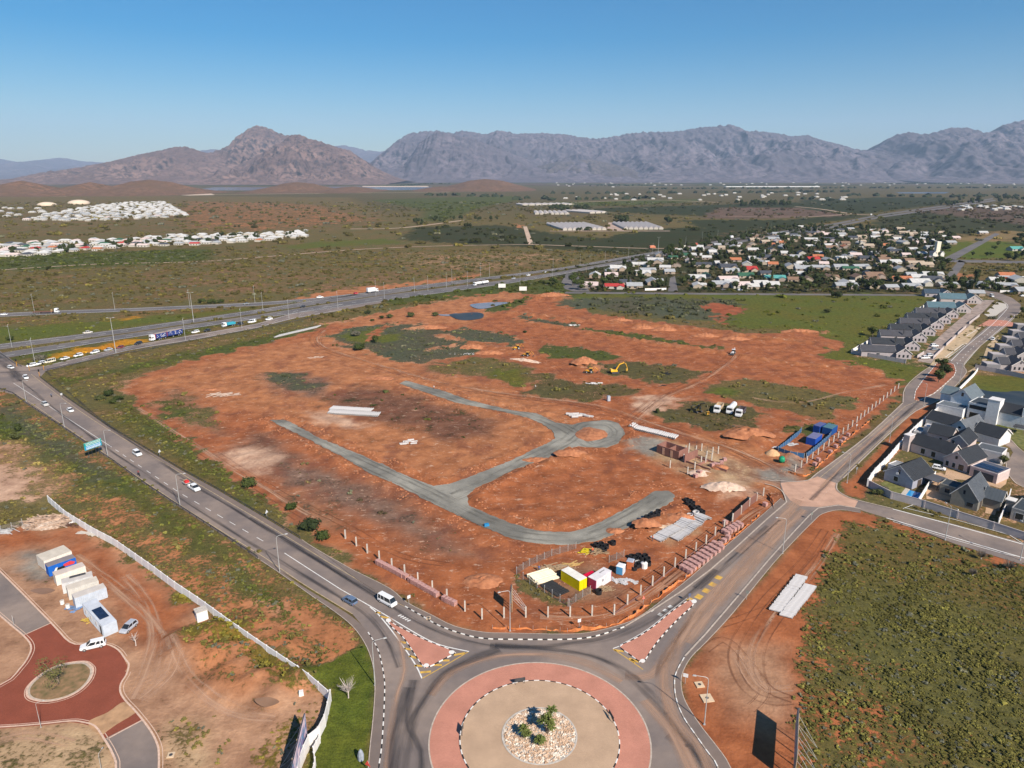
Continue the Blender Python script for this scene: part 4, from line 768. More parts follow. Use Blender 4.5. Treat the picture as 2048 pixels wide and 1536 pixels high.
def place(key, maker, loc, rz, label, cat, group=None, color=None, recolor=('body', 'roof'), scale=None):
    p = use(key, maker)
    if not p[1]: p[1] = True; o = p[0]; o.location = loc; o.rotation_euler = (0, 0, rz)
    else: o = dup(p[0], loc, rz)
    if scale: o.scale = scale if isinstance(scale, tuple) else (scale,) * 3
    elif o is not p[0]: o.scale = (1, 1, 1)
    for c in [o] + list(o.children):
        if color is not None and (c.name.split('.')[0] in recolor or c is o): c.color = (*color, 1)
    o['label'] = label; o['category'] = cat
    if group: o['group'] = group
    elif 'group' in o: del o['group']
    return o
def head(u, v, u2, v2): a = at(u, v); b = at(u2, v2); return math.atan2(b[1] - a[1], b[0] - a[0])
WHT = (.78, .78, .78); SIL = (.42, .44, .47); BLK = (.03, .03, .035); BLU = (.12, .17, .26); CRM = (.72, .66, .52)
CARS = [('hatch',22,737,40,742,WHT,'white hatchback turning out of the junction at the far left'),('bakkie',52,757,64,772,WHT,'white double cab pickup driving down the road past the traffic light'),
 ('suv',64,733,52,735,WHT,'white car first in the queue at the traffic light'),('suv',82,729,70,732,WHT,'white car second in the queue, in front of the cream minibus'),('minibus',101,725,88,728,CRM,'cream minibus taxi waiting in the slip road queue'),
 ('sedan',130,719,118,722,WHT,'white car right behind the cream minibus taxi'),('suv',157,713,145,716,WHT,'white SUV in the middle of the slip road queue'),('suv',190,706.5,178,709.5,WHT,'white SUV ahead of the silver car in the queue'),
 ('sedan',217,701,205,704,SIL,'silver sedan queueing beside the tall highway mast'),('hatch',241,696.5,229,699,(.20,.03,.03),'dark red hatchback queueing just behind the silver sedan'),('suv',277,689,265,692,BLK,'black car directly in front of the blue truck'),
 ('suv',391,666,380,668,WHT,'white SUV following the blue articulated truck'),('sedan',415,662.5,404,665,BLK,'dark sedan between white SUV and tipper with turquoise bin'),('suv',480,650,470,652,BLK,'black SUV behind the turquoise tipper truck'),('van',504,645.5,494,647,WHT,'white high roof van behind the black SUV on the slip road'),
 ('suv',538,640,528,641.5,WHT,'white SUV, last vehicle on the slip road'),('bakkie',176,667,190,664.5,(.62,.58,.53),'pale pickup alone on the far carriageway of the highway'),('sedan',8,630.5,-4,631,WHT,'white sedan at the left end of the upper ramp'),
 ('sedan',493,609,481,610,(.10,.11,.12),'dark car on the upper ramp near its lamp posts'),('bakkie',640,596,652,595,WHT,'white pickup joining the highway from the upper ramp'),('hatch',712,588,724,586,(.55,.03,.04),'red hatchback behind the white box truck'),
 ('sedan',606,615,594,617,BLK,'black sedan alone on the near carriageway'),('bakkie',1057,551.5,1068,550,WHT,'white pickup on the highway left of the suburb'),('hatch',1092,545.5,1103,544,WHT,'white hatchback on the highway above the suburb corner'),('sedan',1027,558,1016,560,SIL,'silver car on the highway right of the tanker'),
 ('sedan',1296,512,1308,510,WHT,'white car on the highway beyond the white roofed houses'),('van',1505,469.5,1518,467.5,WHT,'white van on the highway behind the dark trees'),('sedan',1651,452,1662,450,WHT,'white car on the distant highway, pale speck before the bend'),('sedan',1703,441.5,1712,439.5,BLK,'black car on the distant highway'),
 ('bakkie',90,811,77,802,(.50,.50,.49),'silver pickup driving up the road towards the junction'),('sedan',141,823,153,832,WHT,'white sedan coming down the road by the second lamp post'),('suv',275,910,288,919,WHT,'white car coming down the road alone beyond the pickup and trailer'),
 ('bakkie',389,979,400,986,WHT,'white pickup towing the trailer with a red load'),('hatch',700,1205,684,1196,BLU,'blue grey hatchback driving away from the roundabout'),('minibus',775,1207,790,1215,WHT,'white minibus arriving at the roundabout'),
 ('canopy',187,1295,170,1299,WHT,'white car with side windows parked on the red paved circle'),('hatch',258,1259,246,1269,(.40,.42,.47),'silver blue hatchback parked beside the long site office container'),
 ('hatch',1877,939,1887,941,WHT,'white hatchback parked at the mauve house driveway'),('sedan',1852,957,1846,964,WHT,'white car under the carport of the blue grey house'),('bakkie',1849,717.5,1862,717,WHT,'white pickup parked in front of the first terraced house'),('suv',1860,713,1873,712,(.62,.62,.64),'pale SUV parked behind the white pickup by the terrace'),
 ('sedan',1868,700,1880,699,(.25,.27,.30),'grey car in the second terraced driveway'),('suv',1868,693.5,1880,693,WHT,'white SUV in the second terraced driveway'),('suv',1985,680,1992,673,WHT,'white SUV driving up the road between the terraces'),('van',1983,593.5,1992,597,WHT,'white van on the road bend beside the teal roofed houses'),
 ('sedan',1979,739.5,1990,740,WHT,'white car behind the boundary wall of the right hand terrace'),('hatch',1480,581,1492,581,WHT,'white hatchback on the suburb street before the white gables'),('sedan',1447,580.5,1458,580.5,BLK,'black car parked by the suburb street'),('sedan',2046,593,2056,593,WHT,'white car at the right edge beside the far wall')]
for k, u, v, u2, v2, c, lab in CARS:
    x, y = at(u, v); place('car_' + k, lambda k=k: car(k, {'bakkie': 'pickup_truck', 'minibus': 'minibus', 'van': 'van'}.get(k, 'car')), (x, y, .02), head(u, v, u2, v2), lab, {'bakkie': 'pickup', 'minibus': 'minibus', 'van': 'van'}.get(k, 'car'), 'vehicles on the roads', c)
for o in scene.objects:
    if o.get('category') in ('car', 'pickup', 'minibus', 'van'): o.location.z = max(hz(o.location.x, o.location.y), 0) + .02 + (.0 if o.location.y > 300 else .0)
# trucks
def cab(root, x0, H=2.9, W=2.4, L=2.1, dark=False):
    mb = MB(); mb.box(x0, x0 + L, -W / 2, W / 2, .7, H, .12, .1); mb.box(x0 + L - .01, x0 + L + .18, -W / 2 + .05, W / 2 - .05, .45, 1.1); mb.build('cab', M['paint'], root)
    MB().add([(x0 + L - .085, -W / 2 + .2, 1.7), (x0 + L - .085, W / 2 - .2, 1.7), (x0 + L - .12, W / 2 - .22, 2.55), (x0 + L - .12, -W / 2 + .22, 2.55)], [(0, 1, 2, 3)]).build('windscreen', M['glass'], root).location.x = .05
    for s in (-1, 1):
        MB().box(x0 + .9, x0 + L - .25, s * (W / 2 - .05) - .03, s * (W / 2 - .05) + .03, 1.7, 2.35).build('side_window', M['glass'], root)
        MB().box(x0 + L + .12, x0 + L + .22, s * .85 - .15, s * .85 + .15, .6, .85).build('headlight', M['lamp'], root)
def chassis(root, x0, x1): MB().box(x0, x1, -.45, .45, .7, .95).build('chassis', M['darksteel'], root)
def tipper(colr):
    r = empty('tipper_truck'); cab(r, 2.0); chassis(r, -4.0, 2.0)
    mb = MB(); a = 1.2
    for x0, x1, y0, y1, z0, z1 in ((-4.1, 1.8, -a, a, 1.05, 1.15), (-4.1, 1.8, -a, -a + .08, 1.15, 2.4), (-4.1, 1.8, a - .08, a, 1.15, 2.4), (1.72, 1.8, -a + .08, a - .08, 1.15, 2.7), (-4.1, -4.02, -a + .08, a - .08, 1.15, 2.3)): mb.box(x0, x1, y0, y1, z0, z1)
    for k in range(6): mb.box(-3.9 + k * 1.08, -3.82 + k * 1.08, -a - .05, -a - .003, 1.1, 2.4); mb.box(-3.9 + k * 1.08, -3.82 + k * 1.08, a + .003, a + .05, 1.1, 2.4)
    o = mb.build('tipper_bin', M['colour'], r, color=colr); wheels(r, (3.0, -1.6, -2.9), 2.4, .5, .35); return r
def tanker(): 
    r = empty('water_tanker_truck'); cab(r, 2.0); chassis(r, -4.0, 2.0); mb = MB(); mb.tube([(-4.1, 0, 2.05), (-3.9, 0, 2.05), (1.5, 0, 2.05), (1.7, 0, 2.05)], [.8, 1.12, 1.12, .8], 14); mb.build('tank', M['paint'], r, color=WHT, smooth=False); MB().box(-1.6, -.8, -.35, .35, 3.12, 3.3).build('hatch', M['steel'], r); wheels(r, (3.0, -1.6, -2.9), 2.4, .5, .35); return r
TX = [('tipper_cream', lambda: tipper((.55,.42,.28)), 1437,821,1431,829, 'white tipper truck with tan bin, left of three parked on site'), ('tanker_site', tanker, 1463,823,1455,832, 'white water tanker truck between two tippers'), ('tipper_dark', lambda: tipper((.10,.08,.09)), 1481,829,1474,837, 'white tipper truck with dark bin, right of three parked on site'),
      ('tipper_blue', lambda: tipper((.04,.33,.45)), 458,652.5,444,655, 'white cabbed tipper truck with turquoise bin on the slip road')]
for k, mk, u, v, u2, v2, lab in TX:
    x, y = at(u, v); o = place(k, mk, (x, y, max(hz(x, y), 0)), head(u, v, u2, v2), lab, 'truck', color=WHT, recolor=('cab',)); 
def blue_truck():
    r = empty('articulated_truck'); cab(r, 7.6, 3.6, 2.5, 2.3); chassis(r, -10, 7.6)
    for x0, x1 in ((.4, 7.0), (-10, -.3)):
        mb = MB(); mb.box(x0, x1, -1.27, 1.27, 1.15, 3.75); mb.build('curtain_side', M['colour'], r, color=(.02, .045, .20)); MB().box(x0, x1, -1.24, 1.24, 3.752, 3.85).build('trailer_roof', M['colour'], r, color=(.42, .34, .28)); MB().box(x1 - .02, x1 + .04, -1.2, 1.2, 1.2, 3.7).build('front_board', M['colour'], r, color=(.42, .10, .13))
        mb = MB()
        for k in range(26):
            x = random.uniform(x0 + .5, x1 - .8); z = random.uniform(1.5, 3.3); w = random.uniform(.15, .5)
            for s in (-1, 1): mb.box(x, x + w, s * 1.285 - .01, s * 1.285 + .01, z, z + random.uniform(.1, .35))
        mb.build('printed_pattern', M['white'], r)
    wheels(r, (8.9, 5.3, 4.2, 1.4, -3.6, -7.2, -8.4), 2.45, .5, .4); return r
def box_truck():
    r = empty('box_truck'); cab(r, 3.2, 2.9); chassis(r, -4.2, 3.2); MB().box(-4.4, 2.9, -1.25, 1.25, 1.05, 4.0).build('cargo_box', M['paint'], r, color=WHT); wheels(r, (4.3, -2.4, -3.4), 2.4, .5, .35); return r
def fuel_truck():
    r = empty('tanker_truck'); cab(r, 6.2, 3.1); chassis(r, -8.6, 6.2)
    for a, b_ in ((-8.6, -1.4), (-.6, 5.4)): MB().tube([(a, 0, 2.1), (a + .4, 0, 2.1), (b_ - .4, 0, 2.1), (b_, 0, 2.1)], [.7, 1.1, 1.1, .7], 12).build('tank', M['paint'], r, color=WHT)
    wheels(r, (7.2, 3.4, 2.2, -3, -7, -8), 2.4, .5, .35); return r
def flatbed():
    r = empty('flatbed_truck'); cab(r, 5.6, 3.3); chassis(r, -8, 5.6); MB().box(-8.2, 4.4, -1.2, 1.2, 1.0, 1.25).build('flat_deck', M['colour'], r, color=(.20, .09, .06)); MB().box(3.4, 3.6, -.9, .9, 1.25, 2.7).build('headboard', M['colour'], r, color=(.55, .36, .18)); wheels(r, (6.8, 3.6, -4, -5.3, -6.6), 2.4, .5, .35); return r
for k, mk, u, v, u2, v2, lab, cc, rc in [('bluetruck', blue_truck, 333,676,300,683, 'articulated truck with two dark blue patterned trailers in the queue', WHT, ('cab',)), ('boxtruck', box_truck, 744,585,760,583, 'white box truck on the highway beside the orange bank', WHT, ('cab', 'cargo_box')), ('fueltruck', fuel_truck, 962,570,945,572.5, 'white tanker truck with two tanks on the near carriageway', WHT, ('cab', 'tank')), ('flatbed', flatbed, 93,626.5,112,626, 'empty flatbed truck with white cab on the upper ramp', WHT, ('cab',)),
    ('boxtruck', box_truck, 1366,497.5,1350,500, 'cream box truck on the distant highway behind the trees', (.7, .66, .55), ('cab', 'cargo_box')), ('boxtruck', box_truck, 1391,492,1405,489.5, 'red and white box truck on the distant highway', (.45, .10, .06), ('cab', 'cargo_box')), ('boxtruck', box_truck, 1304,497,1318,496, 'orange and white truck parked beside the highway', (.62, .22, .12), ('cab', 'cargo_box')), ('boxtruck', box_truck, 1463,476.5,1475,474.5, 'white truck on the distant highway left of the white van', WHT, ('cab', 'cargo_box')), ('boxtruck', box_truck, 1742,431,1752,429, 'white truck far away where the highway straightens', WHT, ('cab', 'cargo_box'))]:
    x, y = at(u, v); place(k, mk, (x, y, .02), head(u, v, u2, v2), lab, 'truck', None, cc, rc)
# trailer with red load, motorbikes, plant
x, y = at(373, 968); t = empty('trailer', (x, y, .02), head(373, 968, 390, 979), 'trailer with red and tan load towed by the white pickup', 'trailer')
MB().box(-1.3, 1.2, -.8, .8, .5, .7).build('deck', M['steel'], t); MB().tube([(1.2, 0, .6), (2.3, 0, .55)], .05, 5).build('drawbar', M['steel'], t); wheels(t, (-.2,), 1.8, .32, .2)
MB().box(-.1, 1.1, -.65, .55, .7, 1.35, .1, .1).build('load', simple('red_tarpaulin', (.62, .03, .03), .6, .2, 3), t); MB().box(-1.2, -.2, -.6, .7, .7, 1.25, .15, .1).build('load', M['timber'], t)
def tlb(): 
    r = empty('backhoe_loader'); mb = MB(); mb.box(-1.2, 1.8, -.45, .45, .8, 1.5, .05, .05); mb.build('engine_body', M['paint'], r, color=(.72, .38, .02)); MB().box(-1.1, .3, -.75, .75, 1.3, 2.3, .08, .08).build('cab_windows', M['glass'], r); MB().box(-1.2, .4, -.82, .82, 2.31, 2.45).build('cab_roof', M['paint'], r, color=(.72, .38, .02))
    for s in (-1, 1): MB().tube([(.9, s * .65, 1.3), (2.2, s * .65, 1.1), (2.8, s * .6, .5)], .09, 5).build('loader_arm', M['paint'], r, color=(.72, .38, .02))
    MB().add([(2.7, -1.1, .1), (2.7, 1.1, .1), (3.4, 1.1, .12), (3.4, -1.1, .12), (2.6, -1.1, .85), (2.6, 1.1, .85)], [(0, 3, 2, 1), (4, 0, 1, 5), (0, 4, 3), (1, 2, 5)]).build('loader_bucket', M['darksteel'], r)
    MB().tube([(-1.3, 0, 1.0), (-2.5, 0, 2.9), (-3.5, 0, 1.9), (-3.6, 0, .9)], [.16, .14, .11, .09], 5).build('digging_arm', M['paint'], r, color=(.72, .38, .02)); MB().box(-3.85, -3.35, -.35, .35, .4, .95, .08, 0).build('digging_bucket', M['darksteel'], r)
    wheels(r, (-.7,), 1.9, .75, .45); wheels(r, (1.6,), 1.8, .5, .35); return r
def excavator():
    r = empty('excavator')
    for s in (-1, 1): MB().add([(x, s * 1.15 + d, z) for d in (-.3, .3) for x, z in ((-1.9, .45), (-1.6, .05), (1.6, .05), (1.9, .45), (1.6, .85), (-1.6, .85))], [(5, 4, 3, 2, 1, 0), (6, 7, 8, 9, 10, 11)] + [(i, (i + 1) % 6, 6 + (i + 1) % 6, 6 + i) for i in range(6)]).build('track', M['darksteel'], r)
    MB().box(-2.2, 1.1, -1.3, 1.3, 1.0, 1.75, .1, .1).build('upper_body', M['paint'], r, color=(.72, .38, .02)); MB().box(-2.3, -1.1, -1.2, 1.2, 1.752, 2.2, .15, .15).build('engine_cover', M['paint'], r, color=(.72, .38, .02)); MB().box(-.3, 1.2, .3, 1.25, 1.3, 2.9, .1, .08).build('cab_windows', M['glass'], r)
    MB().tube([(.7, -.1, 1.7), (2.2, -.1, 4.2), (4.4, -.1, 4.9)], [.32, .30, .22], 6).build('boom', M['paint'], r, color=(.72, .38, .02)); MB().tube([(4.1, -.1, 5.2), (5.4, -.1, 4.4), (6.3, -.1, 2.2)], [.2, .2, .13], 6).build('stick', M['paint'], r, color=(.72, .38, .02))
    MB().add([(5.7, -.6, 2.1), (5.7, .5, 2.1), (6.5, .5, 2.0), (6.5, -.6, 2.0), (5.5, -.6, 1.2), (5.5, .5, 1.2), (6.2, .5, .9), (6.2, -.6, .9)], [(0, 1, 2, 3), (0, 4, 5, 1), (4, 7, 6, 5), (0, 3, 7, 4), (1, 5, 6, 2)]).build('bucket', M['paint'], r, color=(.6, .34, .05)); return r
PY = ('engine_body', 'cab_roof', 'loader_arm', 'digging_arm', 'upper_body', 'engine_cover', 'boom', 'stick')
for k, mk, u, v, a, lab, c in [('exc', excavator, 1229,747,R(12),'yellow excavator with raised boom in the middle of the site', (.78,.42,.02)), ('exc', excavator, 1393,824,R(-60),'dark yellow excavator digging towards the camera beside the parked trucks', (.10,.075,.02)),
    ('tlb', tlb, 1180,746,R(170),'yellow backhoe loader left of the yellow excavator', (.74,.36,.02)), ('tlb', tlb, 1034,702,R(200),'yellow backhoe loader, upper one of a pair by the green scrub', (.74,.36,.02)), ('tlb', tlb, 1054,714,R(160),'yellow backhoe loader, lower one of a pair by the white spoil', (.70,.32,.02)), ('tlb', tlb, 1466,710,R(-120),'white backhoe loader alone at the track crossing', (.75,.75,.75))]:
    x, y = at(u, v); place(k, mk, (x, y, hz(x, y)), a, lab, 'excavator' if k == 'exc' else 'backhoe loader', None, c, PY, scale=1.0)
# ---------------------------------------------------------------- people
def person_mesh(name, pose):
    V = dict(pelvis=(0,0,.95), chest=(0,0,1.3), neck=(0,0,1.5), head=(.02,0,1.66), top=(.02,0,1.76), kl=(.05,.12,.5), fl=(0,.14,.06), tl=(.16,.15,.03), kr=(.02,-.12,.5), fr=(-.06,-.14,.06), tr=(.1,-.15,.03), sl=(0,.2,1.42), el=(.02,.28,1.15), hl=(.12,.27,.92), sr=(0,-.2,1.42), er=(.02,-.28,1.15), hr=(.12,-.27,.92))
    if pose == 'ride': V.update(kl=(.42,.16,.85), fl=(.25,.17,.42), tl=(.38,.17,.38), kr=(.42,-.16,.85), fr=(.25,-.17,.42), tr=(.38,-.17,.38), chest=(.12,0,1.3), neck=(.2,0,1.48), head=(.26,0,1.62), top=(.27,0,1.72), sl=(.12,.2,1.4), sr=(.12,-.2,1.4), el=(.35,.3,1.2), er=(.35,-.3,1.2), hl=(.6,.26,1.12), hr=(.6,-.26,1.12))
    E_ = [('pelvis','chest'),('chest','neck'),('neck','head'),('head','top'),('pelvis','kl'),('kl','fl'),('fl','tl'),('pelvis','kr'),('kr','fr'),('fr','tr'),('chest','sl'),('sl','el'),('el','hl'),('chest','sr'),('sr','er'),('er','hr')]
    RD = dict(pelvis=.15, chest=.17, neck=.06, head=.11, top=.07, kl=.075, kr=.075, fl=.05, fr=.05, tl=.04, tr=.04, sl=.075, sr=.075, el=.05, er=.05, hl=.04, hr=.04); ks = list(V)
    me = bpy.data.meshes.new(name); me.from_pydata([V[k] for k in ks], [(ks.index(a), ks.index(b)) for a, b in E_], []); o = bpy.data.objects.new(name, me); COL.objects.link(o)
    md = o.modifiers.new('skin', 'SKIN'); md.use_smooth_shade = True; me.skin_vertices.new() if not me.skin_vertices else None
    for i, k in enumerate(ks): me.skin_vertices[0].data[i].radius = (RD[k],) * 2
    me.skin_vertices[0].data[0].use_root = True; o.modifiers.new('sub', 'SUBSURF').levels = 1
    dg = bpy.context.evaluated_depsgraph_get(); m2 = bpy.data.meshes.new_from_object(o.evaluated_get(dg)); bpy.data.objects.remove(o); return m2
def person_mats(top, legs, hat):
    m, nt, b = new_mat('person_clothes', .85, .2); tc = N(nt, 'ShaderNodeTexCoord'); s = N(nt, 'ShaderNodeSeparateXYZ'); nt.links.new(tc.outputs['Object'], s.inputs[0])
    c = mixc(nt, math_(nt, 'GREATER_THAN', s.outputs[2], .96), legs, top); c = mixc(nt, math_(nt, 'GREATER_THAN', s.outputs[2], 1.53), c, (.16, .08, .05)); c = mixc(nt, math_(nt, 'GREATER_THAN', s.outputs[2], 1.68), c, hat); nt.links.new(c, b.inputs['Base Color']); return m
PM = {p: person_mesh('person', p) for p in ('stand', 'ride')}
def person(u, v, rz, pose, top, legs, hat, label, z=None, cat='person'):
    me = PM[pose].copy(); me.materials.clear(); me.materials.append(person_mats(top, legs, hat)); x, y = at(u, v)
    return put(link('person', me, None, (x, y, hz(x, y) + .02 if z is None else z), rz), label, cat)
person(1305,1082,0,'stand',(.75,.16,.04),(.06,.07,.10),(.7,.5,.1),'worker in orange vest standing at the foot of the pipe rows'); person(1185,1107,2,'stand',(.65,.12,.05),(.10,.10,.12),(.75,.75,.7),'worker in red and white beside the yellow machine in the yard')
person(1071,777,1,'stand',(.7,.66,.6),(.12,.1,.1),(.6,.6,.6),'person in pale shirt near the far end of the gravel road'); person(868,778,1,'stand',(.70,.70,.70),(.1,.1,.12),(.7,.7,.7),'person in white walking by the upper gravel road')
person(1078,1143,1.4,'stand',(.12,.14,.3),(.08,.08,.1),(.7,.55,.1),'person in blue inside the mesh fenced yard')
def moto():
    r = empty('motorcycle'); MB().tube([(-.45, 0, .75), (0, 0, .85), (.45, 0, .95), (.72, 0, .35)], [.12, .2, .12, .05], 6).build('frame', M['darksteel'], r); MB().box(-.7, -.1, -.13, .13, .78, .92, .05, .03).build('saddle', M['black'], r); MB().tube([(.5, -.35, 1.1), (.5, .35, 1.1)], .025, 5).build('handlebar', M['steel'], r)
    for x in (-.7, .72): MB().tube([(x, -.06, .33), (x, .06, .33)], .33, 12).build('wheel', M['tyre'], r)
    return r
x, y = at(103, 794); place('moto', moto, (x, y, .02), head(103, 794, 112, 802), 'motorcycle on the road ahead of the white sedan', 'motorcycle'); person(103, 794, head(103, 794, 112, 802), 'ride', (.10,.12,.2), (.05,.05,.08), (.75,.75,.75), 'rider in dark clothes and white helmet on the motorcycle', z=.02)
x, y = at(278, 951); place('moto', moto, (x, y, .02), head(278, 951, 268, 944), 'dark motorcycle on the road shoulder beyond the green direction sign', 'motorcycle'); person(278, 951, head(278, 951, 268, 944), 'ride', (.25,.06,.06), (.03,.03,.04), (.05,.04,.04), 'rider in dark red top on the road shoulder', z=.02)
# ---------------------------------------------------------------- lamp posts, masts
def lamp(h=9.6, arm=2.0, double=False):
    r = empty('street_lamp'); MB().tube([(0, 0, 0), (0, 0, h * .5), (0, 0, h - .6)], [.11, .085, .06], 6).build('pole', M['steel'], r); MB().box(-.18, .18, -.18, .18, 0, .12).build('base', M['steel'], r)
    for s in ((1, -1) if double else (1,)):
        MB().tube([(0, 0, h - .65), (s * .12, 0, h - .2), (s * .5, 0, h), (s * arm, 0, h + .08)], [.06, .055, .05, .04], 5).build('arm', M['steel'], r); MB().box(min(s * arm, s * (arm + .65)), max(s * arm, s * (arm + .65)), -.14, .14, h, h + .16, .08, .04).build('lamp_head', M['steel'], r)
    return r
def mast(h=19): 
    r = empty('highway_mast'); MB().tube([(0, 0, 0), (0, 0, h)], [.2, .09], 6).build('pole', M['steel'], r)
    for s in (-1, 1): MB().tube([(0, 0, h - .2), (s * 1.3, 0, h)], .05, 5).build('arm', M['steel'], r); MB().box(s * 1.5 - .45, s * 1.5 + .45, -.16, .16, h - .05, h + .15).build('lamp_head', M['steel'], r)
    return r
NEARL = [(53,805,'by the road just before the traffic junction',-10),(129,855,'on the lower road edge left of the green direction sign',-10),(216,914,'on the lower road edge right of the green direction sign',-10),(360,1011,'beside the pickup towing a trailer',15),(559.7,1145,'on the lower road edge halfway to the roundabout',25),(750,1371,'between the lawn and the pavement',20),
  (1020,1262,'at the roundabout pavement near the small billboard',200),(1408.6,1449,'in red soil beside two square manholes',170),(1565,1107,'on the right kerb beside the pipe rows',170),(1694,966,'at the corner of the brick junction',150),(1778.5,884,'on the kerb facing the blue site containers',150),(1847,812,'by the tip of the red median',150),(1918,768,'beside the slatted fence of the double road',160)]
for u, v, w, a in NEARL:
    x, y = at(u, v); place('lamp', lamp, (x, y, .0), R(a), 'street lamp ' + w, 'street lamp', 'street lamps along the near roads')
x, y = at(82,1455); place('lamp', lamp, (x, y, 0), R(30), 'short grey lamp post on the kerb of the red paved circle', 'street lamp', 'street lamps along the near roads', scale=(.5,.5,.52))
x, y = at(207,1560); place('lamp', lamp, (x, y, 0), R(90), 'short lamp post at the bottom edge beside the small access road', 'street lamp', 'street lamps along the near roads', scale=(.5,.5,.52))
for k, (u, v) in enumerate([(1890,1080),(2040,1120)]): x, y = at(u, v); place('lamp2', lambda: lamp(9.6, 1.6, True), (x, y, 0), R(100), 'double armed lamp on the road below the estate wall' + (', at the right edge' if k else ''), 'street lamp')
HL = [(24,694),(70,725),(371,679),(484,656),(69,624),(230,620),(380,614),(510,605),(526,620),(578,637),(676,617),(752,592),(769,597),(829,585),(893,575),(856,582),(935,572),(904,566),(961,553),(979,553),(1106,540),(1160,532),(1210,525),(1257,515),(1305,507),(1371,492),(1404,480),(1435,476),(1493,470),(1105,566),(1541,462),(1040,570)]
for k, (u, v) in enumerate(HL): x, y = at(u, v); place('lampd', lambda: lamp(12, 2.2, True), (x, y, 0), head(u, v, u + 3, v - 12), 'tall twin armed lamp post standing along the highway', 'street lamp', 'lamp posts along the highway')
for u, v, lab in ((232,706,'very tall highway mast beside the queue of cars'), (387.5,644,'very tall highway mast between the two carriageways'),(1316,506,'very tall mast near the big tree by the highway')): x, y = at(u, v); place('mast', mast, (x, y, 0), .3, lab, 'mast')
# ---------------------------------------------------------------- traffic lights, signs
def robot():
    r = empty('traffic_light'); MB().tube([(0, 0, 0), (0, 0, 3.6)], .09, 6).build('pole', M['colour'], r, color=(.75, .33, .02)); MB().box(-.2, .2, -.22, .22, 2.6, 3.7).build('signal_head', M['black'], r); return r
for u, v, lab in ((79.5,754,'yellow traffic light nearest the road corner with the verge'), (59,741,'yellow traffic light beside the stop line of the queue'), (34,733,'yellow traffic light on the far side of the junction'), (88,740,'yellow traffic light at the guard rail by the slip road')): x, y = at(u, v); place('robot', robot, (x, y, 0), 1.2, lab, 'traffic light', None, (.75,.33,.02), ('pole',))
def text_mesh(s, size, mat_, name='lettering'):
    c = bpy.data.curves.new(name, 'FONT'); c.body = s; c.size = size; c.align_x = 'CENTER'; c.align_y = 'CENTER'; c.extrude = .01; o = bpy.data.objects.new(name, c); COL.objects.link(o)
    m = bpy.data.meshes.new_from_object(o.evaluated_get(bpy.context.evaluated_depsgraph_get())); bpy.data.objects.remove(o); m.materials.clear(); m.materials.append(mat_); return m
SGN = simple('sign_green', (.01,.30,.28), .5, .1, 2); SGB = simple('sign_blue', (.02,.28,.55), .5, .1, 2)
x, y = at(190, 913); a = head(176,915,204,905)
s = empty('direction_sign', (x, y, 0), a, 'large green and blue road direction sign on four legs', 'road sign'); 
for k in (-2.2, -.8, .8, 2.2): MB().tube([(k, .06, 0), (k, .06, 6.2)], .07, 5).build('leg', M['darksteel'], s)
MB().box(-3.5, 3.5, -.06, 0, 3.6, 6.6).build('panel', SGN, s); MB().box(-3.3, 3.3, -.075, -.063, 3.7, 5.2).build('blue_field', SGB, s)
MB().add([(-3.45, -.07, 6.5), (3.45, -.07, 6.5), (3.45, -.07, 6.56), (-3.45, -.07, 6.56)], [(0, 1, 2, 3)]).build('border', M['white'], s)
mb = MB(); rng2 = random.Random(3)
for zz in (6.1, 5.55, 4.9, 4.35, 3.95):
    xx = -2.8
    while xx < 2.6:
        w = rng2.uniform(.25, .6); mb.box(xx, xx + w, -.085, -.078, zz - .13, zz + .13); xx += w + .14
mb.build('lettering', M['white'], s); s.scale = (.85, .85, .85)
def small_sign(h=2.4, shape='rect', col=None, w=.6, hh=.6):
    r = empty('road_sign'); MB().tube([(0, 0, 0), (0, 0, h)], .045, 5).build('post', M['steel'], r); mb = MB()
    if shape == 'tri': mb.add([(-w, -.06, h - .9), (w, -.06, h - .9), (0, -.06, h + .1), (-w, -.09, h - .9), (w, -.09, h - .9), (0, -.09, h + .1)], [(0, 1, 2)[::-1], (3, 4, 5), (0, 3, 5, 2), (1, 2, 5, 4), (0, 1, 4, 3)])
    else: mb.box(-w, w, -.09, -.06, h - hh * 1.2, h + .05)
    mb.build('panel', M['colour'], r, color=col or (.7,.7,.7)); return r
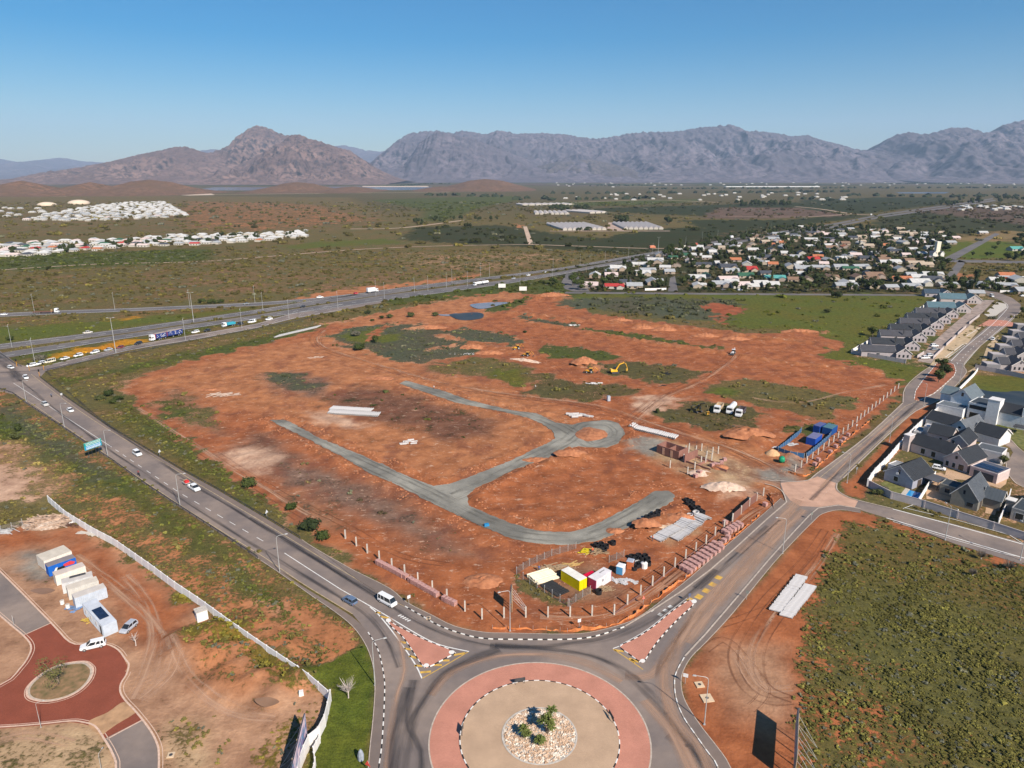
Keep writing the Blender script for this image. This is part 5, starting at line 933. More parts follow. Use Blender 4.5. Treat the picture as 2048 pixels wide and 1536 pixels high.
for u, v, a, k, c, w, lab in [(818,1209,.7,'rect',(.65,.66,.66),.4,'small square sign on the pavement opposite the white minibus'),(1158,1257,.3,'rect',(.75,.75,.75),.35,'small white sign behind the orange netting at the roundabout'),(1286,1209,.3,'tri',(.7,.2,.15),.35,'small red triangular sign by the low brick footing'),(1370,1368,-.4,'rect',(.75,.75,.75),.45,'round white sign on the pavement right of the roundabout'),
    (1493,1199,-.4,'rect',(.2,.22,.2),.3,'small dark sign on the right pavement beyond the splitter'),(124,797,1.2,'rect',(.6,.6,.62),.45,'grey backed sign by the guard rail near the junction'),(320,912,1.2,'tri',(.6,.62,.66),.6,'grey backed triangular sign in the green verge'),(534,1035,1.2,'tri',(.6,.62,.66),.6,'grey backed triangular sign by the round bush'),(1712,860,.4,'rect',(.5,.5,.5),.3,'small sign on the left kerb opposite the blue containers'),(1622,1040,.4,'rect',(.2,.22,.2),.3,'small dark sign at the pavement before the brick junction'),(1712,948,.4,'rect',(.2,.22,.25),.3,'small dark sign by the kerb of the estate corner'),(1378,1205,.3,'rect',(.1,.12,.2),.3,'small keep left sign on the right splitter tip'),
    (737,1545,-.5,'tri',(.7,.08,.06),.55,'red give way triangle at the bottom edge beside the lawn'),(28,1250,1.,'rect',(.7,.7,.7),.01,'thin white post at the edge of the left street')]:
    x, y = at(u, v); o = small_sign(2.3, k, c, w); o.location = (x, y, 0); o.rotation_euler.z = a; put(o, lab, 'road sign')
for u, v, lab in ((1004,578,'white notice board on two posts left of the suburb, left one'),(1046,584,'white notice board on two posts left of the suburb, right one')):
    x, y = at(u, v); r = empty('notice_board', (x, y, 0), 0, lab, 'notice board'); MB().box(-3, 3, -.1, .1, 1.2, 4.4).build('panel', M['plaster'], r); [MB().box(q - .12, q + .12, .11, .3, -.2, 4.3).build('post', M['timber'], r) for q in (-2.4, 2.4)]
# chevron boards on the ring
CHV = MB().box(-1.0, 1.0, -.05, 0, .5, 1.25)
chm = MB()
for k in range(4):
    x0 = -.85 + k * .45; chm.add([(x0, -.056, .55), (x0 + .2, -.056, .55), (x0 + .4, -.056, .87), (x0 + .2, -.056, 1.2), (x0, -.056, 1.2), (x0 + .2, -.056, .87)], [(0, 1, 2, 5), (5, 2, 3, 4)])
for u, v, lab in ((1040,1369,'chevron board at the far side of the roundabout ring'),(925,1466,'chevron board at the left side of the roundabout ring'),(1222,1440,'chevron board at the right side of the roundabout ring')):
    x, y = at(u, v); s = empty('chevron_sign', (x, y, .17), math.atan2(y - CY, x - CX) + R(90), lab, 'road sign'); CHV.build('board', M['darksteel'], s); chm.build('chevron', M['white'], s)
    for q in (-.8, .8): MB().tube([(q, .04, 0), (q, .04, 1.2)], .04, 5).build('leg', M['darksteel'], s)
# ---------------------------------------------------------------- billboards (seen edge on), their shadows fall on the soil
def billboard(u, v, az, L, z0, z1, lab, poster, props=1, n=4, side=1):
    """panel starts at the near post (u, v on the ground) and runs along az"""
    x, y = at(u, v); r = empty('billboard', (x, y, -.03), az, lab, 'billboard'); MB().box(0, L, -.09, .09, z0, z1).build('panel', M['darksteel'], r); MB().box(.05, L - .05, -.13, -.095, z0 + .05, z1 - .05).build('poster', poster, r); MB().box(.05, L - .05, .095, .13, z0 + .05, z1 - .05).build('poster', poster, r)
    for k in range(n):
        xx = L * (k + .5) / n; MB().tube([(xx, side * .2, 0), (xx, side * .2, z1)], .10, 6).build('post', M['timber'], r)
        if props: MB().tube([(xx, side * .25, z1 * .9), (xx, side * z1 * .62, 0)], .032, 5).build('prop', M['steel'], r); MB().tube([(xx, side * .25, (z0 + z1) * .42), (xx, side * z1 * .62, 0)], .026, 5).build('stay', M['steel'], r)
    return r
POST1, nt, b = new_mat('pastel_mountain_poster', .6, .2)
nt.links.new(mixc(nt, mrange(nt, noise_fac(nt, .5, 6), .42, .58), mixc(nt, mrange(nt, noise_fac(nt, 1.2, 3), .4, .6), (.10, .28, .42), (.22, .12, .28)), (.78, .60, .66)), b.inputs['Base Color'])
POST2 = simple('pale_poster_back', (.30, .30, .32), .6, .2, .5)
for (bx, by), az, L, z0, z1, lab, po, sd_, n in (((-34.2, 95.1), R(-84), 15, 1.0, 5.2, 'tall pastel billboard seen almost edge on, beside the white gate wall', POST1, -1, 4), ((47.4, 95.8), R(-112.8), 10.8, 2.7, 5.7, 'large billboard seen edge on beside the shrub field at the bottom right', POST2, 1, 4), ((-.15, 132.9), R(-92), 2.85, 2.4, 5.3, 'small billboard seen edge on behind the concrete posts', POST2, 1, 3)):
    billboard(1024, 1000, az, L, z0, z1, lab, po, side=sd_, n=n).location = (bx, by, -.03)
# ---------------------------------------------------------------- precast walls
def wall_run(name, pts, h, mat_p, mat_post, label, panel=2.6, th=.14, posth=.08, px=True, postw=.2, zb=0, cap=False, cat='wall'):
    r = empty(name, label=label, cat=cat); L = resample(AT(pts) if px else pts, panel)
    pm = MB().box(-panel / 2 + .08, panel / 2 - .08, -th / 2, th / 2, zb - .1, h); 
    if cap: pm.box(-panel / 2 + .08, panel / 2 - .08, -th / 2 - .05, th / 2 + .05, h + .002, h + .08)
    pm = pm.mesh('panel', mat_p); qm = MB().box(-postw / 2, postw / 2, -postw / 2, postw / 2, -.1, h + posth - .06).box(-postw / 2 - .04, postw / 2 + .04, -postw / 2 - .04, postw / 2 + .04, h + posth - .058, h + posth).mesh('post', mat_post)
    for i, (a, b_) in enumerate(zip(L[:-1], L[1:])):
        ang = math.atan2(b_[1] - a[1], b_[0] - a[0]); z = min(hz(*a), 0) ; link('panel', pm, r, ((a[0] + b_[0]) / 2, (a[1] + b_[1]) / 2, z), ang); link('post', qm, r, (a[0], a[1], z), ang)
    link('post', qm, r, (*L[-1], 0), 0); return r
PLW = simple('pale_precast_wall', (.80,.77,.75), .9, .12, .8); PLM = simple('estate_wall_plaster', (.48,.42,.41), .9, .12, .8)
wall_run('boundary_wall', [(97,1003),(132,1034),(190,1070),(230,1090),(300,1140),(350,1178),(400,1212),(460,1256),(520,1298),(570,1332),(612,1360),(658,1400)], 2.0, PLW, PLW, 'long white precast wall running from the rubble heap to the lawn', 3.3)
wall_run('boundary_wall', [(662,1402),(654,1440),(646,1470),(636,1480)], 2.4, M['plaster'], M['plaster'], 'bright white end of the wall beside the lawn', 3.0)
wall_run('gate_wall', [(640,1478),(618,1496),(600,1540),(590,1600)], 2.6, M['plaster'], M['plaster'], 'bright white gate wall behind the pastel billboard', 2.2)
wall_run('gate_wall', [(640,1486),(627,1510),(632,1536),(618,1580)], 1.6, M['plaster'], M['plaster'], 'low white curved gate wall on the lawn side', 1.2)
x, y = at(404, 1238); k = empty('meter_kiosk', (x, y, 0), head(400,1238,417,1232), 'white box kiosk against the long white wall', 'kiosk'); MB().box(-1.1, 1.1, -.9, .9, 0, 2.3).build('body', M['plaster'], k); MB().box(-1.2, 1.2, -1.0, 1.0, 2.302, 2.42).build('roof', M['concrete'], k); MB().box(-.4, .4, -.95, -.905, .1, 2.0).build('door', PLW, k)
wall_run('estate_wall', [(1738,975),(1758,990),(1790,1000),(1840,1013),(1884,1027),(1930,1042),(1976,1056),(2024,1073),(2120,1103)], 2.2, PLM, PLM, 'grey estate wall along the lower road, below the pool', 8.5, postw=.4, cap=True)
wall_run('estate_wall', [(1735,972),(1745,955),(1775,925),(1800,895),(1825,868),(1850,845),(1872,828),(1888,812)], 2.4, PLW, PLW, 'pale estate wall with stepped gables beside the double road', 5, postw=.5, cap=True)
wall_run('fence_wall', [(1902,800),(1920,780),(1948,752),(1955,742)], 1.7, PLW, PLW, 'pale slatted wall along the double road by the green lawn', 2.4)
wall_run('boundary_wall', [(1702,707),(1830,730)], 2.0, PLM, PLM, 'grey wall along the near side of the first terraced garden', 4.5); wall_run('boundary_wall', [(1702,706),(1746,681)], 2.0, PLW, PLW, 'white garden wall at the left of the first terrace', 4); wall_run('boundary_wall', [(1765,669),(1790,653),(1830,625),(1882,598)], 2.2, PLW, PLW, 'long white wall behind the terraced gardens', 5); wall_run('boundary_wall', [(1746,681),(1768,686)], 1.8, PLM, PLM, 'short grey wall between two terraced gardens', 3); wall_run('boundary_wall', [(1722,694),(1768,703)], 1.7, PLM, PLM, 'short grey wall inside the first terraced garden', 3)
wall_run('boundary_wall', [(1850,585),(1882,600)], 2, PLM, PLM, 'grey wall at the far corner of the green field', 4); wall_run('boundary_wall', [(1950,738),(1990,745),(2048,757),(2120,772)], 2.2, PLM, PLM, 'grey wall below the right hand terrace', 4.5)
for k, (p, q) in enumerate((((1834,716),(1850,706)),((1866,718),(1888,697)),((1892,692),(1912,674)),((1915,670),(1932,655)),((1938,648),(1960,632)))): wall_run('garden_wall', [p, q], 1.6, PLM, PLM, ['grey garden wall by the white parked cars', 'grey street wall of the second terraced house', 'grey street wall in the middle of the terrace', 'grey street wall near the far terraced houses', 'grey street wall at the teal roofed houses'][k], 3)
wall_run('estate_wall', [(1836,1008),(1850,985),(1872,950)], 2.0, PLW, PLW, 'white wall between the pool house and the olive house', 3.0); wall_run('estate_wall', [(1996,1050),(2012,1015),(2020,988)], 2.0, PLW, PLW, 'white wall at the right edge beside the dark flat house', 3.0)
wall_run('suburb_wall', [(1290,581),(1334,580)], 1.8, PLW, PLW, 'white garden wall of the corner house by the suburb street', 3); wall_run('suburb_wall', [(2000,585),(2060,587)], 2, PLW, PLW, 'cream wall of the far right suburb house', 3)
# site fence posts in raw concrete, part of it filled in with brick
POSTS_A = [(691,1077),(713,1092),(735,1106),(759,1120),(784,1135.5),(809.5,1148),(836,1164),(865,1181),(894,1198),(930,1222),(964,1237.7),(1008,1235),(1051.5,1234),(1096,1234),(1140,1233),(1184,1231),(1228,1229),(1254.5,1209),(1281,1190),(1304.5,1171),(1327,1152.5),(1349.6,1134),(1371,1117),(1391.5,1102.5),(1411.5,1087.5),(1430,1071),(1448,1056),(1464.5,1042.5),(1481.5,1027.5),(1498,1012.5),(1513,1001),(1526.5,991)]
POSTS_B = [(1590,943),(1602,935),(1613,926),(1624.5,917.6),(1635.7,909),(1646.5,900),(1656.7,891.8),(1666.5,884),(1676,875.6),(1685.5,868),(1695,860.5),(1704,852.7),(1713,845)] + [(1713 + 83 * (k / 11), 845 - 68 * (k / 11)) for k in range(1, 12)]
pmh = MB().box(-.17, .17, -.17, .17, -.3, 2.55, .02, .02).mesh('fence_post', M['concrete'])
for P_, where in ((POSTS_A, 'round the lower edge of the site'), (POSTS_B, 'along the double road right of the site')):
    for u, v in P_:
        x, y = at(u, v); put(link('fence_post', pmh, None, (x, y, hz(x, y)), R(rng.uniform(-12, 12))), 'raw concrete fence post in the row ' + where, 'post', 'concrete posts ' + where)
BRP = MB()
w_ = empty('brick_wall', label='half built red brick wall between concrete posts by the road', cat='wall')
for a, b_ in zip(POSTS_A[27:30], POSTS_A[28:31]):
    a = at(*a); b_ = at(*b_); d = math.dist(a, b_); link('panel', MB().box(-d / 2 + .2, d / 2 - .2, -.11, .11, -.2, 2.2).mesh('panel', M['brick']), w_, ((a[0] + b_[0]) / 2, (a[1] + b_[1]) / 2, hz(*a)), math.atan2(b_[1] - a[1], b_[0] - a[0]))
w_ = empty('wall_footing', label='low brick footing trench line between the posts', cat='wall')
for a, b_ in list(zip(POSTS_A[16:27], POSTS_A[17:28])) + list(zip(POSTS_B[:-1], POSTS_B[1:])):
    a = at(*a); b_ = at(*b_); d = math.dist(a, b_); link('footing', MB().box(-d / 2 + .2, d / 2 - .2, -.12, .12, -.3, .28).mesh('footing', M['brick']), w_, ((a[0] + b_[0]) / 2, (a[1] + b_[1]) / 2, hz(*a)), math.atan2(b_[1] - a[1], b_[0] - a[0]))
# orange netting along the pavement
def netting(pts, lab, h=.85):
    L = resample(smooth(AT(pts), 4), .7); r = put(empty('safety_netting'), lab, 'netting'); mb = MB(); n = len(L)
    off = [(x + .25 * math.sin(i * .9) * rng.uniform(.4, 1), y + .2 * math.cos(i * 1.3)) for i, (x, y) in enumerate(L)]; top = [max(.12, h * (.55 + .45 * math.sin(i * .33) + rng.uniform(-.2, .2))) for i in range(n)]
    mb.add([(x, y, .0) for x, y in off] + [(x + rng.uniform(-.15, .15), y + rng.uniform(-.1, .25), t) for (x, y), t in zip(off, top)], [(i, i + 1, n + i + 1, n + i) for i in range(n - 1)]); mb.build('net', M['orange'], r)
    for p in L[::4]: MB().tube([(p[0], p[1], 0), (p[0], p[1], 1.0)], .03, 4).build('stake', M['steel'], r)
netting([(1135,1264),(1160,1262),(1200,1257),(1240,1246),(1270,1231),(1300,1208),(1330,1186),(1372,1156)], 'crumpled orange safety netting along the roundabout pavement'); netting([(1372,1156),(1430,1106),(1480,1065),(1520,1030)], 'orange netting in front of the brick pallets', .6); netting([(1537,990),(1545,1005),(1548,1020)], 'short orange netting at the site entrance corner', .9); netting([(1575,945),(1592,950),(1614,952),(1640,930),(1700,875),(1745,838)], 'orange netting beside the posts of the right hand road', .7); netting([(985,1258),(1060,1259),(1135,1263)], 'low orange netting near the lamp post at the roundabout', .45)
# guard rails
def rail(pts, lab):
    L = resample(AT(pts), 4); r = empty('guard_rail', label=lab, cat='guard rail')
    o = offset(L, .05); mb = MB(); n = len(L); mb.add([(x, y, .5) for x, y in L] + [(x, y, .8) for x, y in L] + [(x, y, .8) for x, y in o] + [(x, y, .5) for x, y in o], [(k * n + i, k * n + i + 1, ((k + 1) % 4) * n + i + 1, ((k + 1) % 4) * n + i) for k in range(4) for i in range(n - 1)]); mb.build('beam', M['darksteel'], r)
    pm = MB().box(-.07, .07, -.07, .07, 0, .78).mesh('post', M['darksteel'])
    for p in L: link('post', pm, r, (*p, 0))
rail(GUARD_N, 'dark guard rail along the upper edge of the diagonal road'); rail([(-30,755)] + GUARD_S + [(530,1128)], 'dark guard rail along the lower edge of the diagonal road')
rail([(0,707),(33,731),(44,734)], 'guard rail corner beyond the traffic junction'); rail([(95,742),(200,718),(384,683),(512,659),(640,633)], 'guard rail beside the queue on the slip road')
# ---------------------------------------------------------------- containers
def container(A, B, w, lab, col, roof, side=-1, h=2.6, feet=None, doors=True, extra=None, name='shipping_container'):
    """A, B: surveyed roof corners (px); w: width to the side; ribs pressed into the long walls"""
    a = at(*A, h); b_ = at(*B, h); L = math.dist(a, b_); ang = math.atan2(b_[1] - a[1], b_[0] - a[0]); r = empty(name, (a[0], a[1], 0), ang, lab, 'container')
    y0, y1 = (-w, 0) if side < 0 else (0, w); mb = MB(); n = max(6, int(L / .36)); d = .05
    for yy, s in ((y0, 1), (y1, -1)):
        pts = []
        for k in range(n):
            x0 = .1 + (L - .2) * k / n; s_ = (L - .2) / n; pts += [(x0, yy), (x0 + s_ * .35, yy), (x0 + s_ * .5, yy + s * d), (x0 + s_ * .85, yy + s * d)]
        pts.append((L - .1, yy)); m_ = len(pts); mb.add([(x, y, .1) for x, y in pts] + [(x, y, h - .08) for x, y in pts], [(i, i + 1, m_ + i + 1, m_ + i) for i in range(m_ - 1)])
    mb.box(0, .1, y0 - .0, y1, .1, h - .08); mb.box(L - .1, L, y0, y1, .1, h - .08); mb.box(0, L, y0 - .01, y1 + .01, 0, .1); mb.box(0, L, y0 - .01, y1 + .01, h - .08, h - .03); mb.build('body', M['colour'], r, color=col)
    MB().box(.0, L, y0 - .012, y1 + .012, h - .028, h + .01).build('roof', M['roofcol'], r, color=roof)
    if doors:
        for q in (0, 1): MB().box(L + .002, L + .05, y0 + .06 + q * (w / 2), y0 + w / 2 - .04 + q * (w / 2), .2, h - .2).build('door', M['colour'], r, color=col)
    if extra: extra(r, L, y0, y1, h)
    return r, L
CRM2 = (.74,.68,.60); PB = (.50,.55,.62)
def graphic(r, L, y0, y1, h):
    MB().add([(L * .5, y0 - .02, 1.3), (L * .9, y0 - .02, 1.1), (L * .97, y0 - .02, 1.6), (L * .8, y0 - .02, 2.2), (L * .55, y0 - .02, 1.9)], [(0, 1, 2, 3, 4)]).build('printed_pattern', simple('red_print', (.6, .05, .06), .6), r); MB().add([(L * .2, y0 - .025, .7), (L * .6, y0 - .025, .9), (L * .55, y0 - .025, 1.6), (L * .3, y0 - .025, 1.5)], [(0, 1, 2, 3)]).build('printed_pattern', M['black'], r); MB().add([(L * .16, y0 - .03, .8), (L * .26, y0 - .03, .8), (L * .34, y0 - .03, 1.7), (L * .26, y0 - .03, 1.7)], [(0, 1, 2, 3)]).build('printed_pattern', M['white'], r)
LL = []
def solar(r, L, y0, y1, h, n=5, x0=.4, x1=None, w=None):
    x1 = x1 or L * .68; 
    for k in range(n): MB().box(x0 + (x1 - x0) * k / n, x0 + (x1 - x0) * (k + .93) / n, y0 + .45, y1 - .45, h + .05, h + .1).build('solar_panel', M['solar'], r)
for A, B, w, lab, c, rc, kw in [((72,1110),(127,1090),4.6,'wide cream container at the top of the left camp',CRM2,(.62,.55,.45),{}),((89,1127),(144,1108),2.3,'blue container with printed pictures in the left camp',(.01,.12,.50),(.26,.22,.22),dict(extra=graphic)),((104.5,1144),(164,1124),2.4,'cream container directly below the blue one',CRM2,(.62,.52,.45),{}),
    ((122,1158),(183,1142),2.4,'pale container with a dark rack on its roof',(.58,.58,.58),(.60,.55,.50),dict(extra=lambda r, L, y0, y1, h: MB().box(1.6, 4.8, -.9, -.2, h + .02, h + .2).build('roof_rack', M['darksteel'], r))),((131,1171),(192,1152),2.4,'cream roofed container in the middle of three joined ones',(.60,.57,.52),(.66,.58,.48),{}),((143,1188),(206,1166),2.3,'pale blue container, lowest of the three joined ones',PB,(.62,.56,.50),{})]:
    container(A, B, w, lab, c, rc, **kw)
def office(r, L, y0, y1, h):
    solar(r, L, y0, y1, h, 4, L * .36, L * .78)
    for k in range(3): MB().box(1.4 + k * 3.0, 2.4 + k * 3.0, y0 - .05, y0 - .005, 1.0, 1.9).build('window', M['plaster'], r)
    MB().box(L - 1.8, L - .9, y0 - .05, y0 - .005, .1, 2.1).build('door', M['darksteel'], r)
container((164,1207),(204.5,1253),2.7,'long pale blue site office container with solar panels on its roof',PB,(.60,.63,.68),side=1,extra=office)
container((1122,1139.9),(1158.8,1162.3),2.4,'bright yellow container with a white roof in the fenced yard',(.78,.60,.0),(.82,.78,.70),side=1)
def wr(r, L, y0, y1, h):
    MB().box(-.03, .14, y0 - .02, y1 + .02, .1, h - .1).build('corner_band', M['colour'], r, color=(.35,.03,.09)); MB().box(L - .14, L + .03, y0 - .02, y1 + .02, .1, h - .1).build('corner_band', M['colour'], r, color=(.35,.03,.09)); o = link('lettering', text_mesh('R', .9, M['black']), r, (L * .55, y1 + .03, 1.5)); o.rotation_euler = (R(90), 0, R(180))
    for k in range(6): MB().box(.9 + k * .32, 1.1 + k * .32, y0 + .7, y0 + 1.0, h + .012, h + .02).build('lettering', M['darksteel'], r)
container((1207.4,1133.9),(1176,1153.3),2.3,'white container with dark red corners in the fenced yard',(.68,.64,.66),(.74,.70,.70),side=1,extra=wr,doors=False)
container((1165,1150),(1184,1141),1.9,'small bright red box container between the yellow and white ones',(.62,.0,.03),(.66,.0,.04),side=-1,h=1.9,doors=False)
for A, B, w, lab, c, rc, kw in [((1613,874),(1627,864),2.4*1.3,'blue container standing alone in the blue fenced yard',(.01,.07,.38),(.17,.17,.30),dict(side=-1)),((1627,850),(1640,843.5),2.4,'blue container at the back of the blue fenced yard',(.01,.06,.30),(.11,.12,.26),dict(side=-1)),((1645,853.5),(1657,846),3.4,'teal roofed container at the back corner of the blue yard',(.01,.07,.26),(.08,.18,.22),dict(side=-1))]:
    container(A, B, w, lab, c, rc, **kw)
# sheet fences of the blue yard and mesh fences
M['bluesheet'] = simple('blue_fence_sheet', (.03,.11,.24), .7, .3, .6)
for pts, lab in (([(1556,903),(1580,885),(1605,862)],'blue sheet fence on the left side of the small yard'),([(1556,905),(1580,913),(1610,917)],'blue sheet fence on the front of the small yard'),([(1612,916),(1632,900),(1655,880),(1666,866)],'blue sheet fence facing the road')): wall_run('sheet_fence', pts, 1.8, M['bluesheet'], M['steel'], lab, 2.2, .05, .1, postw=.1, cat='fence')
MESHM, nt, b = new_mat('wire_mesh', .6, .3); b.inputs['Base Color'].default_value = (.2, .19, .18, 1); tc = N(nt, 'ShaderNodeTexCoord'); sp = N(nt, 'ShaderNodeSeparateXYZ'); nt.links.new(tc.outputs['Object'], sp.inputs[0])
fx = math_(nt, 'LESS_THAN', math_(nt, 'FRACT', math_(nt, 'MULTIPLY', math_(nt, 'ADD', sp.outputs[0], sp.outputs[2]), 7)), .12); fy = math_(nt, 'LESS_THAN', math_(nt, 'FRACT', math_(nt, 'MULTIPLY', math_(nt, 'SUBTRACT', sp.outputs[0], sp.outputs[2]), 7)), .12); nt.links.new(math_(nt, 'MAXIMUM', fx, fy), b.inputs['Alpha'])
for pts, lab in (([(1033,1148),(1060,1131),(1100,1113),(1157,1096)],'mesh fence at the back of the container yard'),([(1033,1150),(1060,1168),(1100,1192),(1136,1213)],'mesh fence on the left front of the container yard'),([(1138,1213),(1162,1196),(1186,1184)],'mesh fence on the right front of the container yard'),([(1218,1125),(1252,1112)],'mesh fence behind the blue toilet'),([(-20,1068),(20,1058),(60,1046)],'mesh fence behind the rubble heap at the left')): wall_run('mesh_fence', pts, 1.8, MESHM, M['steel'], lab, 2.4, .01, .15, postw=.09, cat='fence')
# ---------------------------------------------------------------- toilets, drums, tanks
def toilet(c, rc, u, v, a, lab, s=1.0):
    x, y = at(u, v); r = empty('portable_toilet', (x, y, hz(x, y)), a, lab, 'portable toilet'); MB().box(-.6, .6, -.6, .6, .1, 2.1).build('body', M['colour'], r, color=rc); MB().box(-.66, .66, -.66, .66, 2.1, 2.3, .15, .15).build('roof', M['colour'], r, color=(.75,.75,.75) if s > 1.3 else (.35,.38,.45)); MB().box(-.5, .5, -.66, -.61, .15, 2.05).build('door', M['colour'], r, color=c); r.scale = (s, s, 1)
toilet((.08,.32,.58),(.60,.62,.66),1241,1146,-.5,'blue and white portable toilet in the container yard',1.45); toilet((.55,.16,.06),(.45,.16,.08),1260,1136,-.4,'orange brown portable toilet behind the blue one',1.3); toilet((.42,.46,.52),(.52,.54,.58),1217,803,.2,'grey portable toilet alone in the middle of the site')
RIM = MB()
def ring_mesh(r, h, t=.12):
    mb = MB(); n = 14; 
    for rr, z0, z1, f in ((r, 0, h, 1), (r - t, h, 0, 1)): pass
    c = lambda q, z: [(q * math.cos(2 * math.pi * k / n), q * math.sin(2 * math.pi * k / n), z) for k in range(n)]
    mb.add(c(r, 0) + c(r, h) + c(r - t, h) + c(r - t, .05), [(j * n + k, j * n + (k + 1) % n, (j + 1) * n + (k + 1) % n, (j + 1) * n + k) for j in range(3) for k in range(n)] + [tuple(range(3 * n, 4 * n))]); return mb
dm = ring_mesh(.75, 1.0, .1).mesh('drum', M['black']); cm = ring_mesh(.8, .7, .14).mesh('ring', M['pipe'])
DR = [(1271,1122),(1277,1115),(1283,1119),(1290,1116),(1295,1122),(1268,1139),(1274,1134),(1280,1131),(1263,1117),(1296,1130),(1197,1187),(1202,1093),(1198,1098),(1212,1096),(1208,1103),(1192,1094),(1226,1090)]; DR2 = [(1293,1046),(1301,1042),(1312,1036),(1307,1040),(1316,1031),(1315,1038),(1380,1006),(1377,1011),(1386,1016),(1391,1021),(1396,1018),(1401,1025),(1385,1010),(1405,1028),(1395,1026),(1373,1004)]
for L_, w in ((DR, 'in the container yard'), (DR2, 'beside the concrete pipe rows')):
    for u, v in L_: x, y = at(u, v); put(link('plastic_drum', dm, None, (x, y, hz(x, y) + .0), rng.uniform(0, 3)), 'large open black plastic drum lying ' + w, 'drum', 'black drums ' + w)
for u, v, lab in ((1276,1128,'pale concrete ring with dark hole among the black drums'),(1379,1038,'pale concrete ring nearest the pipe rows'),(1392,1030,'pale concrete ring stacked near the black drums'),(1390,1036,'pale concrete ring between pipes and drums')): x, y = at(u, v); put(link('concrete_ring', cm, None, (x, y, hz(x, y)), 0), lab, 'concrete ring')
x, y = at(1288, 1135); t = empty('water_tank', (x, y, hz(x, y)), 0, 'white round water tank among the black drums', 'water tank'); MB().tube([(0, 0, 0), (0, 0, 1.3), (0, 0, 1.55)], [.8, .8, .35], 12).build('body', M['plaster'], t); MB().tube([(0, 0, 1.55), (0, 0, 1.65)], .25, 8).build('lid', M['darksteel'], t)
x, y = at(1563, 925); t = empty('green_tank', (x, y, hz(x, y)), 1.2, 'round green tank trailer at the yard corner by the entrance', 'water tank'); MB().tube([(-1.1, 0, 1.1), (-.8, 0, 1.1), (.8, 0, 1.1), (1.1, 0, 1.1)], [.6, .95, .95, .6], 12).build('tank', simple('green_plastic', (.01,.28,.13), .5, .15), t, smooth=True); wheels(t, (0,), 1.9, .35, .2)
x, y = at(973, 1052); put(MB().box(-.7, .7, -.4, .4, 0, .7, .08, .1).build('blue_bin', simple('blue_plastic', (.02,.20,.42), .6), None, (x, y, .05), .4), 'small blue bin at the edge of the gravel road bend', 'bin')
x, y = at(813, 885); mb = MB()
for k in range(9): a_ = rng.uniform(0, 6.28); q = rng.uniform(.3, 3.4); mb.tube([(q * math.cos(a_) - 1, .7 * q * math.sin(a_) + .1 * k - .4, .25 + .1 * (k % 3)), (q * math.cos(a_) + 1.2, .7 * q * math.sin(a_) + .1 * k, .3 + .1 * (k % 3))], .3, 7)
put(mb.build('pipe_offcuts', M['pipe'], None, (x, y, hz(x, y))), 'round heap of pale grey offcuts on the open soil', 'offcuts')
# ---------------------------------------------------------------- rows of pipes
def pipe_row(A, B, C, lab, group, r=.26, z=0, cream=False, gap=1.0):
    """pipes lie along A->C and are laid side by side from A to B"""
    a = at(*A); b_ = at(*B); c = at(*C); n = max(2, int(math.dist(a, b_) / (2 * r * 1.04 * gap))); L = math.dist(a, c); ang = math.atan2(c[1] - a[1], c[0] - a[0])
    key = (round(r, 2), round(L, 1), cream)
    if key not in KM:
        mb = MB(); mb.tube([(0, 0, 0), (L, 0, 0)], r, 8, cap=False)
        nn = 8; mb.add([(x, y * q, z_ * q) for x in (0, L) for q in (.98, .72) for y, z_ in [(r * math.cos(2 * math.pi * (k + .5) / nn), r * math.sin(2 * math.pi * (k + .5) / nn)) for k in range(nn)]], [(e * 2 * nn + k, e * 2 * nn + (k + 1) % nn, e * 2 * nn + nn + (k + 1) % nn, e * 2 * nn + nn + k) for e in (0, 1) for k in range(nn)])
        KM[key] = mb.mesh('pipe', cream or M['pipe'])
    for i in range(n):
        t = i / n; x = a[0] + (b_[0] - a[0]) * t; y = a[1] + (b_[1] - a[1]) * t
        put(link('pipe', KM[key], None, (x + rng.normal(0, .08) * math.cos(ang), y + rng.normal(0, .08) * math.sin(ang), (max(hz(x, y), 0) if z < 9 else 0) + r + z), ang), lab, 'pipe', group)
pipe_row((1591,1152),(1536,1222),(1615,1158),'pale cement pipe in the left column beside the shrub field','pipes beside the shrub field, left column',.30); pipe_row((1608,1171),(1557,1233),(1633,1177),'pale cement pipe in the right column beside the shrub field','pipes beside the shrub field, right column',.30)
pipe_row((1302,1076),(1374,1039),(1323,1085),'pale cement pipe in the long left row near the brick pallets','pipes near the brick pallets, left row',.30); pipe_row((1337,1073),(1404,1031),(1358,1083),'pale cement pipe in the long right row near the brick pallets','pipes near the brick pallets, right row',.30)
pipe_row((659,820),(742,825),(668,814),'white pipe in the back row on the open soil','white pipes on the open soil, back row',.34); pipe_row((656,828),(758,834),(663,821),'white pipe in the front row on the open soil','white pipes on the open soil, front row',.34)
pipe_row((1259,857),(1352,880),(1267,851),'white pipe in the row behind the brick ruin','white pipes behind the brick ruin',.36); pipe_row((549,676),(634,656),(560,671),'pale pipe in the long row beside the highway verge','pipes beside the highway verge',.36)
for k, (u, v, a_) in enumerate([(1132,829,-.2),(1138,832,-.25),(1145,829,.1),(1152,833,.2),(1160,831,-.6),(1168,833,-.7),(1174,834,-.5),(1143,836,.1)]):
    x, y = at(u, v); put(MB().tube([(0, 0, .5), (2.6, 0, .5)], .5, 9).build('pipe', M['pipe'], None, (x, y, hz(x, y)), a_), 'short fat cement pipe loose beside the gravel turning circle', 'pipe', 'loose pipes beside the turning circle')
CR = simple('cream_plastic_pipe', (.74,.66,.48), .6, .12, 2)
